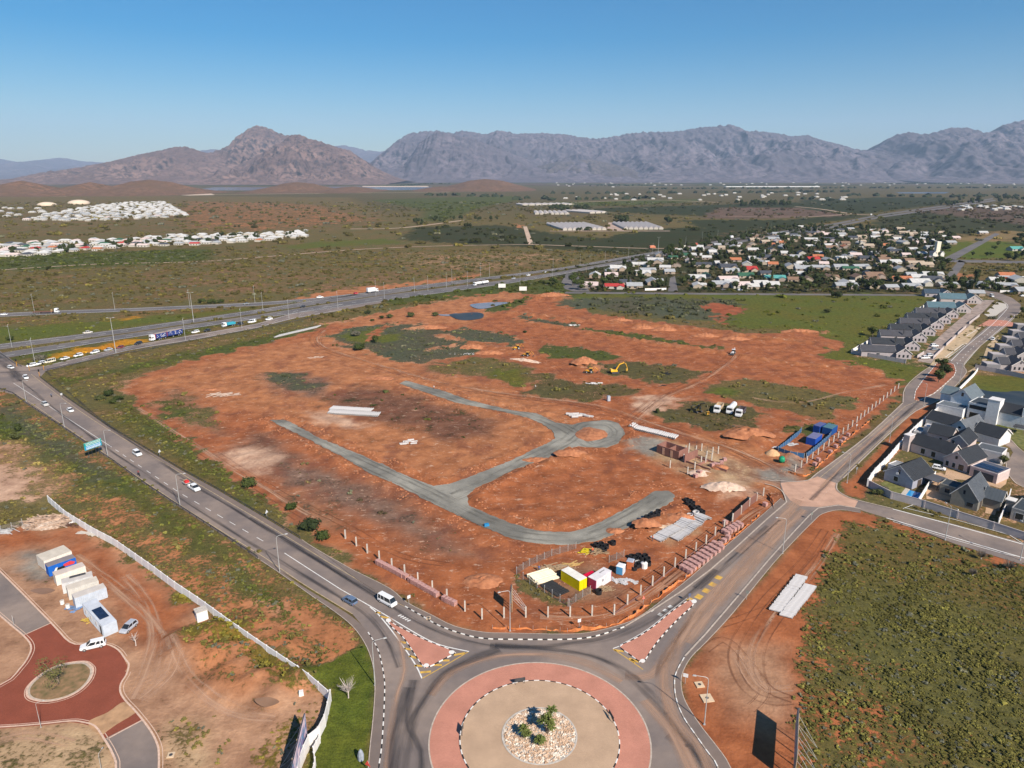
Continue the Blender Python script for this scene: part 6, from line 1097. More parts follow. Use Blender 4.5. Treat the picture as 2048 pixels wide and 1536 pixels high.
pipe_row((1054,1156),(1075,1172),(1098,1143),'cream plastic pipe on the pile in the yard','cream pipes in the yard',.24,0,CR,.9); pipe_row((1055,1155),(1072,1168),(1098,1142),'cream plastic pipe on the pile in the yard','cream pipes in the yard',.24,.45,CR,.95)
pipe_row((1081,1173),(1115,1195),(1105,1163),'black plastic pipe beside the cream ones in the yard','black pipes in the yard',.2,0,M['black'],.8)
# ---------------------------------------------------------------- pallets of bricks
def pallet():
    r = empty('brick_pallet'); mb = MB()
    for y in (-.5, 0, .4): mb.box(-.55, .55, y, y + .1, 0, .12)
    mb.build('pallet', M['timber'], r)
    mb = MB(); rr = random.Random(4)
    for k in range(5):
        for i in range(2):
            for j in range(2): mb.box(-.56 + i * .57 + rr.uniform(-.015, .015), -.01 + i * .57, -.52 + j * .53, 0.0 + j * .53 + rr.uniform(-.015, .015), .125 + k * .20, .32 + k * .20)
    mb.build('bricks', M['brickload'], r); return r
M['brickload'] = simple('stacked_bricks_in_film', (.50,.30,.27), .7, .35, 5, second=(.30,.14,.11))
def pal(u, v, a, lab, g): x, y = at(u, v); place('pallet', pallet, (x, y, max(hz(x, y), -.02)), a, lab, 'brick pallet', g, scale=(1.05, 1.05, 1.0))
def pal_line(A, B, n, g, lab, rows=1, dz=None):
    for i in range(n):
        for j in range(rows):
            t = i / max(1, n - 1); a = head(*A, *B); pal(A[0] + (B[0] - A[0]) * t + j * (dz or (0, 0))[0] + rng.uniform(-.6, .6), A[1] + (B[1] - A[1]) * t + j * (dz or (0, 0))[1], a + rng.uniform(-.08, .08), lab, g)
pal_line((757,1128),(811,1157),9,'brick pallets at the left of the post row','shrink wrapped brick pallet, left group behind the pavement'); pal_line((821,1163),(872,1192),9,'brick pallets in the middle of the post row','shrink wrapped brick pallet, middle group behind the pavement'); pal_line((889,1201),(907,1210),4,'brick pallets at the right of the post row','shrink wrapped brick pallet, right group behind the pavement')
pal_line((1364,1138),(1428,1090),9,'brick pallets in the big block by the right road','shrink wrapped brick pallet in the big block by the right road',3,(7.6,4.2)); pal_line((1448,1066),(1475,1050),5,'brick pallets in the far block by the right road','shrink wrapped brick pallet in the far block by the right road',2,(6,4)); pal_line((1440,1092),(1456,1078),3,'brick pallets close to the netting','loose brick pallet between the two blocks close to the netting')
for u, v in ((1687.5,880),(1681,886),(1671,895),(1660,906),(1636,922),(1629,931),(1696,872),(1530,1012),(1450,1048)): pal(u, v, .7, 'single brick pallet beside the posts of the site fence', 'single brick pallets along the fence')
# ---------------------------------------------------------------- houses
DARKR = (.032,.036,.043); TEALR = (.085,.15,.18)
def window(root, c, n, w, h, frame=(.75,.73,.70)):
    """c: centre on the wall, n: outward normal angle"""
    o = MB().box(-w / 2 - .08, w / 2 + .08, -.03, .05, -h / 2 - .08, h / 2 + .08).build('window', M['colour'], root, c, n + R(90), color=frame); MB().box(-w / 2, w / 2, -.06, -.031, -h / 2, h / 2).build('pane', M['glass'], o); return o
def door_(root, c, n, w=.95, h=2.1, col=(.08,.06,.05)): return MB().box(-w / 2, w / 2, -.06, .04, 0, h).build('door', M['colour'], root, (c[0], c[1], .05), n + R(90), color=col)
def wing(root, x0, x1, y0, y1, h, rh, axis='x', wall=(.45,.36,.34), roof=DARKR, over=.35, flat=False, parapet=False, trim=True, z0=0):
    """gabled (or flat) wing in the frame of its house; ridge along axis"""
    mb = MB()
    if flat:
        mb.box(x0, x1, y0, y1, z0 - .1, h); mb.build('wall', M['colour'], root, color=wall); MB().box(x0 + .15, x1 - .15, y0 + .15, y1 - .15, h + .003, h + .12).build('roof', M['roofcol'], root, color=roof)
        p = MB()
        for a in ((x0 - .03, x1 + .03, y0 - .03, y0 + .14), (x0 - .03, x1 + .03, y1 - .14, y1 + .03), (x0 - .03, x0 + .14, y0 + .143, y1 - .143), (x1 - .14, x1 + .03, y0 + .143, y1 - .143)): p.box(*a, h + .002, h + .35)
        p.build('parapet', M['colour'], root, color=tuple(min(.75, c * 1.35) for c in wall) if trim else wall); return
    T = (lambda a, b, z: (a, b, z)) if axis == 'x' else (lambda a, b, z: (b, a, z))
    (a0, a1), (b0, b1) = ((x0, x1), (y0, y1)) if axis == 'x' else ((y0, y1), (x0, x1)); bm = (b0 + b1) / 2
    v = [T(a, b, z) for a in (a0, a1) for b, z in ((b0, z0 - .1), (b1, z0 - .1), (b1, h), (bm, h + rh), (b0, h))]
    f = [(0, 1, 2, 3, 4), (9, 8, 7, 6, 5), (0, 5, 6, 1)[::-1], (1, 6, 7, 2)[::-1], (4, 9, 5, 0)[::-1]]
    mb.add(v, f if axis == 'y' else [q[::-1] for q in f]); mb.build('wall', M['colour'], root, color=wall)
    sl = rh / (bm - b0); o = over; rb = MB(); t = .12
    for s in (-1, 1):
        be = b0 - o if s < 0 else b1 + o; ze = h - sl * o
        q = [T(a0 - o, be, ze), T(a1 + o, be, ze), T(a1 + o, bm, h + rh), T(a0 - o, bm, h + rh)]; rb.add([(p[0], p[1], p[2] + .02) for p in q] + [(p[0], p[1], p[2] + .02 + t) for p in q], [(0, 1, 2, 3), (7, 6, 5, 4), (0, 4, 5, 1), (1, 5, 6, 2), (2, 6, 7, 3), (3, 7, 4, 0)])
        n = max(2, int((a1 - a0) / .6))
        if root.get('near'):
            for k in range(n): a = a0 - o + (a1 - a0 + 2 * o) * (k + .5) / n; e = .03; q = [T(a - e, be, ze), T(a + e, be, ze), T(a + e, bm, h + rh), T(a - e, bm, h + rh)]; rb.add([(p[0], p[1], p[2] + .02 + t + .04) for p in q] + [(p[0], p[1], p[2] + .02 + t) for p in q], [(0, 1, 2, 3), (0, 3, 7, 4), (1, 5, 6, 2), (0, 4, 5, 1)])
    rb.build('roof', M['roofcol'], root, color=roof)
    if trim:
        tb = MB()
        for a in (a0 - o - .03, a1 + o + .005):
            for s in (-1, 1): be = b0 - o if s < 0 else b1 + o; ze = h - sl * o; q = [T(a, be, ze - .12), T(a, bm, h + rh - .12), T(a, bm, h + rh + .17), T(a, be, ze + .17)]; q2 = [T(a + .03, be, ze - .12), T(a + .03, bm, h + rh - .12), T(a + .03, bm, h + rh + .17), T(a + .03, be, ze + .17)]; tb.add(q + q2, [(0, 1, 2, 3), (7, 6, 5, 4), (0, 3, 7, 4), (3, 2, 6, 7)])
        tb.build('gable_trim', M['colour'], root, color=(.72,.69,.66))['kind'] = 'stuff'
def house(u, v, u2, v2, lab, cat='house', name='house'):
    x, y = at(u, v); r = empty(name, (x, y, 0), head(u, v, u2, v2), lab, cat); r['near'] = 1; return r
def loc(r, u, v, z=0):
    x, y = at(u, v, z); dx, dy = x - r.location.x, y - r.location.y; a = r.rotation_euler.z; return dx * math.cos(a) + dy * math.sin(a), -dx * math.sin(a) + dy * math.cos(a)
def W_px(A, B): return math.dist(at(*A), at(*B))
# 1 blue grey gabled house with the pool
r = house(1767,959,1823,979,'blue grey gabled house with charcoal roof beside the swimming pool'); w = W_px((1767,959),(1823,979)); BG = (.34,.34,.40)
wing(r, 0, w, 0, 11.5, 3.0, 3.2, 'y', BG); window(r, (w * .42, 0, 1.6), R(-90), 1.3, 1.5); window(r, (w * .5, 0, 4.2), R(-90), .5, 1.2, (.10,.11,.13)); door_(r, (w, 4, 0), 0, 2.2, 2.2); window(r, (w, 8, 1.5), 0, 1.4, 1.2); MB().box(w + .05, w + 4.6, 5.5, 11, 2.5, 2.65).build('carport_roof', M['roofcol'], r, color=(.10,.10,.11)); [MB().box(w + 4.4, w + 4.55, yy, yy + .15, -.05, 2.5).build('post', M['darksteel'], r) for yy in (5.6, 10.7)]; wing(r, -2.6, -.002, 6.5, 11.0, 2.6, 0, flat=True, wall=(.60,.58,.58), roof=(.3,.3,.3))
MB().tube([(w * .46, -.35, 3.6), (w * .46, -.5, 3.62)], [.45, .42], 10).build('satellite_dish', M['plaster'], r)
# 2 olive grey house
r = house(1899,1007,1953,1023,'olive grey gabled house with steep slate roof near the lower road'); w = W_px((1899,1007),(1953,1023)); OG = (.23,.215,.185)
wing(r, 0, w, 0, 11, 3.4, 4.2, 'y', OG, (.085,.095,.11)); wing(r, w + .002, w + 4.2, 5.0, 10.0, 3.0, 2.2, 'x', OG, (.085,.10,.115)); wing(r, -4.5, -.002, 5.2, 10.2, 2.9, 0, flat=True, wall=OG, roof=(.05,.06,.07)); window(r, (w * .72, 0, 1.4), R(-90), 1.6, 1.2, (.35,.32,.3)); window(r, (w * .45, 0, 4.6), R(-90), .45, 1.1, (.12,.12,.12)); window(r, (-2.4, 5.2, 1.5), R(-90), 1.3, 1.3, (.35,.33,.3)); door_(r, (w, 3, 0), 0, 1.8, 2.2); MB().box(w + 5, w + 7, 6.2, 8.6, 0, 3.4).build('braai_chimney', M['colour'], r, color=(.30,.27,.24)); MB().box(w + 4.8, w + 7.2, 6.0, 8.8, 3.402, 3.6).build('chimney_cap', M['colour'], r, color=(.7,.67,.63))
# 3 long mauve house
MV = (.56,.455,.425)
r = house(1834,909,1887,926,'long mauve house with charcoal roof, front gable and square chimney'); w = W_px((1834,909),(1887,926))
wing(r, -3, w + 1, 1, 8, 3.2, 2.6, 'x', MV, DARKR); wing(r, w + 1.002, w + 8.2, -2.5, 9.5, 3.2, 2.9, 'y', MV, DARKR); MB().box(-5, -3.03, -.5, 2.8, 0, 5.6).build('chimney', M['colour'], r, color=(.48,.40,.38)); MB().box(-5.1, -2.95, -.6, 2.9, 5.602, 5.85).build('chimney_cap', M['colour'], r, color=(.72,.68,.66))
for q in (1.2, 4.6): window(r, (q, 1, 1.4), R(-90), 1.3, 1.8)
for q in (2.2, 4.2): window(r, (w + q, -2.5, 1.3), R(-90), .9, 1.6)
window(r, (w + 6.4, -2.5, 1.3), R(-90), 1.6, 1.9); window(r, (w + 4.6, -2.5, 4.1), R(-90), .6, .9, (.12,.12,.12)); wing(r, w + 9.4, w + 17.2, -3.5, 4.4, 3.0, 0, flat=True, wall=MV, roof=(.10,.11,.14)); MB().box(w + 10.6, w + 16.2, -3.56, -3.502, .02, 2.4).build('garage_door', M['colour'], r, color=(.07,.08,.09))
for i in range(5):
    for j in range(2): MB().box(w + 10 + i * 1.3, w + 11.2 + i * 1.3, -2 + j * 2.2, 0 + j * 2.2, 3.2, 3.27).build('solar_panel', M['solar'], r)
# 4 mauve house behind
r = house(1854,883,1879,889,'mauve house with charcoal roof and narrow window, behind the long mauve house'); w = W_px((1854,883),(1879,889))
wing(r, 0, w + 3, 0, 7.5, 3.6, 2.4, 'x', MV, DARKR); wing(r, w + 3.002, w + 9, -3, 7.8, 3.4, 2.6, 'y', MV, DARKR); window(r, (w, 0, 1.6), R(-90), .8, 1.8); window(r, (w + 4.6, -3, 2.9), R(-90), .8, 1.6); wing(r, w + 11.5, w + 19, -4, 2.5, 3.1, 0, flat=True, wall=(.58,.54,.53), roof=(.10,.11,.12)); MB().box(-2.6, -.02, 3, 6.5, 0, 4.6).build('chimney', M['colour'], r, color=(.6,.56,.55)); wing(r, -5, -2.63, 1, 7, 2.2, 0, flat=True, wall=(.6,.57,.55), roof=(.3,.28,.28))
# 5 dark roofed white house
r = house(1866,857,1925,874,'white house with three charcoal roofs between mauve house and tall white house'); w = W_px((1866,857),(1925,874)); WH = (.70,.68,.67)
wing(r, -3, 7, 0, 8, 3.2, 2.4, 'x', WH, DARKR); wing(r, 7.002, 13.5, -3, 9, 3.6, 3.2, 'y', WH, (.13,.14,.155)); wing(r, 13.502, 22, 0, 8.5, 3.3, 2.6, 'x', WH, DARKR); window(r, (10.2, -3, 4.2), R(-90), .9, .8)
# 6 tall white modern house
r = house(1876,828,1950,845,'tall white modern house with twin slate gables and big white chimney'); w = W_px((1876,828),(1950,845)); WW = (.80,.79,.78)
wing(r, -1.5, 8, 1, 8, 3.4, 0, flat=True, wall=WW, roof=(.14,.16,.18)); wing(r, 1, 8.5, 8.01, 20, 6.2, 3.6, 'y', WW, (.14,.17,.19)); wing(r, -4, .99, 12, 20, 5.6, 2.2, 'x', WW, (.13,.17,.19)); wing(r, 8.502, 15, 4, 14, 6.0, 0, flat=True, wall=WW, roof=(.05,.06,.07)); wing(r, 19, 26, 4, 13, 5.2, 2.6, 'x', WW, DARKR)
MB().box(15.03, 18.97, 2.6, 7.4, 0, 9.2).build('chimney', M['colour'], r, color=WW); MB().box(14.95, 19.05, 2.5, 7.5, 9.202, 9.45).build('chimney_cap', M['colour'], r, color=(.7,.68,.66)); MB().box(26.05, 27.6, 4, 8, 0, 8.2).build('chimney', M['colour'], r, color=WW); MB().box(9, 14.6, 3.9, 3.995, 4.0, 5.5).build('window_band', M['glass'], r); window(r, (11, 4, 1.4), R(-90), 3, 2.2, (.3,.25,.2)); window(r, (4.8, 8.01, 7.6), R(-90), .7, 1.3, (.12,.12,.12))
# 7 flat roofed house at the right edge
r = house(2019,1038,2085,1058,'grey flat roofed house cut by the right edge of the picture'); wing(r, 0, 12, 0, 9, 3.2, 0, flat=True, wall=(.28,.27,.26), roof=(.05,.06,.07)); [window(r, (q, 0, 1.5), R(-90), 1.8, 1.8) for q in (2, 6)]; wing(r, 3, 14, 12, 20, 3.3, 2.4, 'x', (.3,.29,.28), DARKR)
# pool, drives, lawns and cul-de-sac of the estate
sheet('swimming_pool', [[(1818,980),(1844,987),(1834,1002),(1807,994)]], .03, POOLW); slab('pool_surround', [[(1811,976),(1820,979),(1806,998),(1797,994)]], .05, M['concrete']); sheet('driveway', [[(1893,938),(1925,945),(1965,946),(2016,952),(2012,968),(2000,977),(1965,966),(1950,972),(1930,960),(1905,958),(1890,950)],[(1850,950),(1880,945),(1930,970),(1900,1000),(1853,998)],[(1975,1000),(1998,1006),(1990,1030),(1970,1026)]], .02, M['driveway'])
sheet('street', [[(1985,858),(2005,868),(2022,880),(2048,905),(2120,950),(2300,1040),(2300,1090),(2120,1010),(2048,975),(2030,965),(2015,945),(2012,925),(2020,915),(2026,905),(2020,895),(1995,882),(1975,872)]], .024, M['asphalt']); sheet('parking_paving', [[(1938,890),(2018,905),(2020,922),(1995,935),(1945,918)]], .022, simple('pale_cobbles', (.42,.38,.33), .9, .35, 4))
sheet('lawn', [[(1761,966),(1772,962),(1822,981),(1812,990),(1775,985)],[(1856,872),(1870,874),(1868,886),(1852,882)],[(1975,866),(1998,880),(2008,900),(1985,895)],[(1720,690),(1764,700),(1766,690),(1744,684)],[(2012,830),(2060,835),(2120,880),(2120,940),(2048,900),(2015,875)]], .012, simple('dry_lawn', (.16,.15,.05), .95, .4, .7, second=(.07,.085,.02)))
mbk = MB(); ribbon(mbk, smooth(AT([(1985,858),(2005,868),(2022,880),(2048,905),(2120,950)]), 3), .25, .1); ribbon(mbk, smooth(AT([(2012,925),(2015,945),(2030,965),(2048,975),(2120,1010)]), 3), .25, .1); put(mbk.build('kerb', M['kerbgrey']), kind='structure')
g = house(1995,876,2014,878,'small timber shed with pinkish roof by the dam lawn', 'shed', 'garden_shed'); wing(g, 0, 3.8, 0, 4, 2.4, .3, 'x', (.42,.20,.07), (.52,.42,.40), trim=False)
g = house(2026,865,2040,868,'small dark gazebo on the lawn near the dam', 'gazebo', 'gazebo'); [MB().box(a, a + .15, b, b + .15, 0, 2.3).build('post', M['timber'], g) for a in (0, 3) for b in (0, 3)]; MB().box(-.4, 3.5, -.4, 3.5, 2.3, 2.45).build('roof', M['darksteel'], g)
# terraces: long charcoal wing across, gable towards the camera
def terrace(u, v, a, lab, wall, roof, W=15, D=7.2, gable=7.2, mirror=1, h=2.9, rh=2.5, solar_=False, flue=True):
    x, y = at(u, v); r = empty('terraced_house', (x, y, 0), a, lab, 'house')
    wing(r, -W + 3, 3.2, 2.5, 2.5 + D, h, rh, 'x', wall, roof); wing(r, 3.202 if mirror > 0 else -3, 3.202 + gable if mirror > 0 else 3, .5, 10.5, h, rh + .2, 'y', wall, roof)
    for q in (4.6, 6.6, 8.6): window(r, (q, .5, 1.4), R(-90), .8, 1.3, (.2,.2,.2))
    window(r, (6.8, .5, 4.1), R(-90), .45, .8, (.1,.1,.1)); door_(r, (3.2 + gable, 4, 0), 0); window(r, (3.2 + gable, 7.5, 1.4), 0, 1.5, 1.3); window(r, (-5, 2.5, 1.4), R(-90), 1.6, 1.3)
    if flue: MB().box(-1.5, -1.0, 2.6, 3.1, 4.0, 6.9).build('chimney', M['darksteel'], r)
    if solar_:
        for i in range(3):
            for j in range(2): q = 3.202 + gable / 2 + .7 + j * 1.25; sl = (rh + .2) / (gable / 2); z = h + rh + .2 - sl * (q - 3.202 - gable / 2) + .22; MB().add([(q, 1 + i * 2.1, z), (q + 1.1, 1 + i * 2.1, z - 1.1 * sl), (q + 1.1, 2.9 + i * 2.1, z - 1.1 * sl), (q, 2.9 + i * 2.1, z)], [(0, 1, 2, 3)]).build('solar_panel', M['solar'], r)
    return r
road_dir = math.atan2(at(2006,640)[1] - at(1928,730)[1], at(2006,640)[0] - at(1928,730)[0]); ta = R(-11)
TN = ['first','second','third','fourth','fifth','sixth','seventh']
for k, (u, v) in enumerate([(1779,717),(1797,701),(1813,684),(1832,671),(1850,658),(1866,647),(1882,636)]): terrace(u, v, ta, TN[k] + ' charcoal roofed house from the front in the left terrace', (.42,.37,.38), DARKR if k % 2 else (.065,.065,.075), 16 if k < 5 else 17, solar_=(k == 0), flue=k > 0)
terrace(1903,625,ta,'nearest of the large teal roofed houses with white chimney',(.42,.37,.36),TEALR,17,8.5,9,rh=3.2,flue=False); terrace(1925,607,ta,'farthest large teal roofed house with dark solar panels',(.42,.37,.36),TEALR,17,9,9.5,rh=3.4,flue=False,solar_=True); terrace(1872,595,ta,'blue roofed house at the far corner of the green field',(.40,.36,.38),(.045,.07,.10),10,8,8,rh=2.6,flue=False)
for k, (u, v) in enumerate([(2000,742),(2012,722),(2026,704),(2040,688),(2052,674),(2062,661)]):
    terrace(u + 8, v, ta, TN[k] + ' charcoal roofed house from the front in the right terrace', (.40,.36,.36), (.06,.06,.07), 4, flue=False, W_=0) if False else terrace(u + 8, v, ta, TN[k] + ' charcoal roofed house from the front in the right terrace', (.40,.36,.36), (.06,.06,.07), 4, flue=False)
    x, y = at(u - 28, v - 2); r = empty('carport', (x, y, 0), ta, TN[k] + ' pale flat garage roof from the front, beside the right terrace', 'garage'); wing(r, 0, 6, 0, 6, 2.7, 0, flat=True, wall=(.22,.21,.22), roof=(.48,.43,.42))
sheet('forecourt', [[(1856,737),(1896,716),(1925,690),(1934,688),(1962,655),(1940,650),(1905,680),(1878,705),(1862,728)],[(1933,745),(1962,727),(1975,690),(1996,670),(2000,676),(1985,700),(1965,735),(1945,742)]], .012, simple('sandy_verge', (.46,.34,.21), .95, .25, .4)); sheet('forecourt', [[(1835,722),(1862,727),(1878,705),(1905,680),(1945,645),(1990,600),(1965,600),(1905,650),(1860,690)]], .010, simple('paved_yards', (.34,.26,.22), .95, .4, .3, second=(.16,.13,.11)))
sheet('concrete_verge', [[(1968,628),(1994,604),(2012,608),(2014,615),(1990,633),(1975,633)]], .03, M['concrete'])
# ---------------------------------------------------------------- suburb
FARW = [(.46,.43,.38),(.38,.30,.23),(.43,.36,.28),(.31,.25,.21)]
def far_house(kind):
    r = empty('house'); L, D, h, rh = kind
    w0 = len(r.children); wing(r, -L / 2, L / 2, -D / 2, D / 2, h, rh, 'x', (.7,.7,.7), (.7,.7,.7), trim=False)
    if kind[4:] if False else L > 14: wing(r, L / 2 - 7.5, L / 2 - 1, -D / 2 - 4, -D / 2 + 1, h - .1, rh * .7, 'y', (.7,.7,.7), (.7,.7,.7), trim=False)
    for q in (-L / 3, 0): window(r, (q, -D / 2, 1.4), R(-90), 1.6, 1.2, (.25,.22,.2))
    door_(r, (L / 6 - 1, -D / 2, 0), R(-90)); return r
KINDS_H = [(13,10,2.5,2.3),(16,11,2.5,2.7),(11,9,2.6,2.4),(18,10,2.4,2.0)]
RC_ = dict(white=(.54,.53,.51), grey=(.36,.37,.38), red=(.42,.045,.04), green=(.04,.12,.07), turquoise=(.10,.33,.30), brown=(.24,.15,.10), orange=(.46,.17,.08), slate=(.07,.075,.09), tan=(.45,.36,.27), pink=(.62,.50,.47))
MAN = [(1228,578,'red',3,0),(1180,577,'pink',0,0),(1268,578,'grey',0,0),(1305,570,'grey',1,1),(1190,556,'white',0,1),(1222,556,'pink',0,0),(1235,542,'white',1,0),(1285,552,'white',1,0),(1295,545,'grey',3,0),(1280,534,'white',3,0),(1310,525,'white',3,0),(1330,540,'white',0,0),(1338,549,'grey',2,0),(1345,520,'green',0,0),(1370,516,'green',0,0),(1392,516,'white',0,0),(1350,535,'brown',0,1),(1392,562,'white',1,0),(1395,576,'white',3,1),(1440,574,'grey',1,0),(1462,572,'white',2,0),(1480,577,'pink',1,0),(1505,579,'white',2,0),(1520,573,'white',0,0),(1540,576,'white',0,0),(1548,562,'turquoise',3,0),(1490,557,'green',1,0),(1412,557,'green',2,1),(1495,545,'red',1,0),(1530,552,'slate',0,0),(1455,540,'slate',1,0),(1440,532,'white',0,0),(1585,565,'brown',2,0),(1615,566,'brown',2,1),(1660,562,'brown',1,1),(1690,577,'grey',3,0),(1715,561,'brown',2,1),(1740,563,'brown',0,0),(1745,577,'grey',0,1),(1780,580,'grey',0,0),(1820,577,'grey',3,0),(1800,564,'orange',3,0),(1862,565,'slate',1,0),(1835,561,'white',0,0),(1893,575,'grey',3,0),(1545,534,'orange',2,0),(1580,538,'grey',1,1),(1605,543,'grey',1,0),(1640,540,'grey',3,0),(1625,524,'red',0,0),(1635,518,'orange',0,0),(1600,532,'white',0,0),(1700,542,'green',3,0),(1720,538,'grey',3,0),(1680,540,'grey',0,0),(1775,532,'white',1,0),(1788,529,'white',0,0),(1765,535,'tan',3,0),(1830,531,'tan',3,0),(1850,535,'tan',0,0),(1825,540,'tan',0,1),(1955,575,'grey',3,1),(2010,576,'grey',3,0),(2035,565,'white',1,1),(1990,566,'white',0,0),(2010,557,'orange',0,0),
  (1790,507,'slate',1,0),(1770,496,'orange',0,0),(1795,483,'white',1,0),(1820,503,'white',3,0),(1530,488,'tan',0,0),(1565,490,'orange',2,0),(1540,494,'orange',0,0),(1475,493,'grey',0,0),(1508,484,'tan',1,0),(1590,478,'grey',1,0),(1620,470,'slate',3,0),(1655,474,'pink',1,0),(1680,477,'white',0,0),(1630,488,'white',0,0),(1620,497,'white',0,0),(1532,520,'slate',1,0),(1520,515,'slate',0,0),(1505,505,'white',0,0),(1470,525,'orange',0,0),(1412,520,'white',0,0),(1425,510,'white',2,0),(1740,466,'white',0,0),(1705,480,'slate',0,0),(1720,490,'white',0,1),(1750,479,'white',1,0),(1660,500,'brown',1,0),(1690,498,'orange',0,1),(1720,500,'white',3,0),(1840,490,'pink',0,0),(1850,472,'white',0,0),(1880,470,'tan',0,0),(1870,486,'white',0,0),(1900,490,'grey',0,0),(1910,480,'pink',0,0),(1860,500,'grey',0,0),(1600,458,'white',0,0),(1700,462,'grey',0,0),(1800,462,'tan',0,0),(1822,468,'white',1,1),(1750,512,'grey',0,0),(1710,515,'pink',0,0),(1680,522,'white',0,0),(1572,512,'white',0,0),(1590,520,'grey',0,0),(1655,525,'grey',0,1),(1965,470,'white',0,0),(2030,503,'turquoise',1,0),(1560,478,'grey',0,0),(1760,520,'brown',0,0),(1440,500,'tan',0,0),(1950,592,'grey',0,0),(2045,588,'grey',1,0)]
SA = np.array(AT([(1150,578),(1160,552),(1330,505),(1500,472),(1600,458),(1760,460),(1900,472),(1880,512),(1890,560),(1900,578)])); Hq = [at(u, v - 2) for u, v, *_ in MAN]; nf = 0
for _ in range(9000):
    if nf >= 95: break
    x = rng.uniform(SA[:, 0].min(), SA[:, 0].max()); y = rng.uniform(SA[:, 1].min(), SA[:, 1].max())
    if sdist(np.array([x]), np.array([y]), SA)[0] < 6 or min(math.hypot(x - a, y - b) for a, b in Hq) < 17.5 or any(sdist(np.array([x]), np.array([y]), AT(s))[0] > -9 for s in SUBST): continue
    Hq.append((x, y)); d_ = y * math.cos(PITCH) + CAM_H * math.sin(PITCH); nf += 1
    MAN.append((1024 + F_PX * x / d_, 768 - F_PX * (y * math.sin(PITCH) - CAM_H * math.cos(PITCH)) / d_ + 2, ['grey', 'tan', 'brown', 'white', 'slate', 'grey', 'pink', 'tan', 'white'][nf % 9], int(rng.integers(0, 4)), int(rng.integers(0, 2))))
HP = []; rowname = lambda v: 'front row facing the green field' if v > 560 else ('second row' if v > 545 else ('third row' if v > 530 else ('middle rows' if v > 510 else ('upper rows' if v > 485 else 'highway side'))))
zone = lambda u: 'western' if u < 1380 else ('west central' if u < 1520 else ('central' if u < 1640 else ('east central' if u < 1780 else ('eastern' if u < 1920 else 'far eastern'))))
cnt = {}
for u, v, rc, kd, ro in sorted(MAN, key=lambda t: (rowname(t[1]), zone(t[0]), t[0])):
    k = (rc, zone(u), rowname(v)); cnt.setdefault(k, []).append(u)
seen = {}
ORD = ['', 'second ', 'third ', 'fourth ', 'fifth ', 'sixth ', 'seventh ', 'eighth ']
for u, v, rc, kd, ro in sorted(MAN, key=lambda t: t[0]):
    k = (rc, zone(u), rowname(v)); i = seen.get(k, 0); seen[k] = i + 1
    o_ = ('leftmost ' if i == 0 else ORD[min(i, 7)]) if len(cnt[k]) > 1 else ''
    lab = f'{o_}{rc} roofed house, {zone(u)} part of the suburb, {rowname(v)}'
    x, y = at(u, v - 2); a = R(-4 + 90 * ro + rng.uniform(-10, 10)); wc = FARW[int(rng.integers(0, 4))] if rc not in ('tan',) else FARW[1]
    HP.append((x, y)); o = place('fh%d' % kd, lambda kd=kd: far_house(KINDS_H[kd]), (x, y, 0), a, lab, 'house', 'houses of the leafy suburb', scale=float(rng.uniform(.82, 1.04)))
    for c in o.children:
        n = c.name.split('.')[0]
        if n == 'roof': c.color = (*RC_[rc], 1)
        elif n == 'wall': c.color = (*wc, 1)
x, y = at(1872, 513); t = empty('church_tower', (x, y, 0), .1, 'slender cream church tower among the trees', 'tower'); wing(t, -2.4, 2.4, -2, 2, 17, 0, flat=True, wall=(.75,.68,.55), roof=(.6,.55,.45)); wing(t, -7, -2.45, -4, 5, 4, 2.5, 'y', (.7,.68,.62), (.2,.2,.22)); wing(t, 2.45, 7, -4, 5, 4, 2.5, 'y', (.7,.68,.62), (.2,.2,.22))
x, y = at(2005, 559); t = empty('brick_outbuilding', (x, y, 0), 0, 'small brick building with grey roof on the dry grass', 'building'); wing(t, -5, 5, -4, 4, 3, .5, 'x', (.40,.12,.06), (.45,.44,.44), trim=False); [door_(t, (q, -4, 0), R(-90), 1.5, 2.3, (.25,.06,.04)) for q in (-3, 0, 3)]
# ---------------------------------------------------------------- far towns: one mesh each, wall and roof in one
def tiny_mesh(L, D, h, rh, roof, wall, i):
    mb = MB(); mb.mi = 0; mb.box(-L / 2, L / 2, -D / 2, D / 2, 0, h); mb.mi = 1; mb.add([(-L / 2 - .3, -D / 2 - .3, h), (L / 2 + .3, -D / 2 - .3, h), (L / 2 + .3, D / 2 + .3, h), (-L / 2 - .3, D / 2 + .3, h), (-L / 2 + L * .2 * (i % 2), 0, h + rh), (L / 2 - L * .2 * (i % 2), 0, h + rh)], [(0, 1, 5, 4), (2, 3, 4, 5), (1, 2, 5), (3, 0, 4)])
    mb.mi = 2
    for q in (-L * .3, 0, L * .3): mb.box(q - .7, q + .7, -D / 2 - .05, -D / 2 - .01, .8, 2.2)
    return mb.mesh('small_house', [wall, roof, M['glass']])
FW = {k: simple('far_roof_' + k, RC_[k], .85, .15, .3) for k in ('white','grey','red','green','slate','pink','orange')}; FWALL = simple('far_wall', (.50,.46,.40), .9, .15, .05)
TM = [tiny_mesh(L, D, 3, rh, FW[c], FWALL, i) for i, (L, D, rh, c) in enumerate([(12,9,1.6,'white'),(15,9,2,'white'),(11,9,2.2,'grey'),(13,10,1.8,'white'),(14,8,2,'pink'),(12,8,2,'slate'),(12,9,2,'red'),(13,9,2,'green'),(10,9,2,'orange')])]
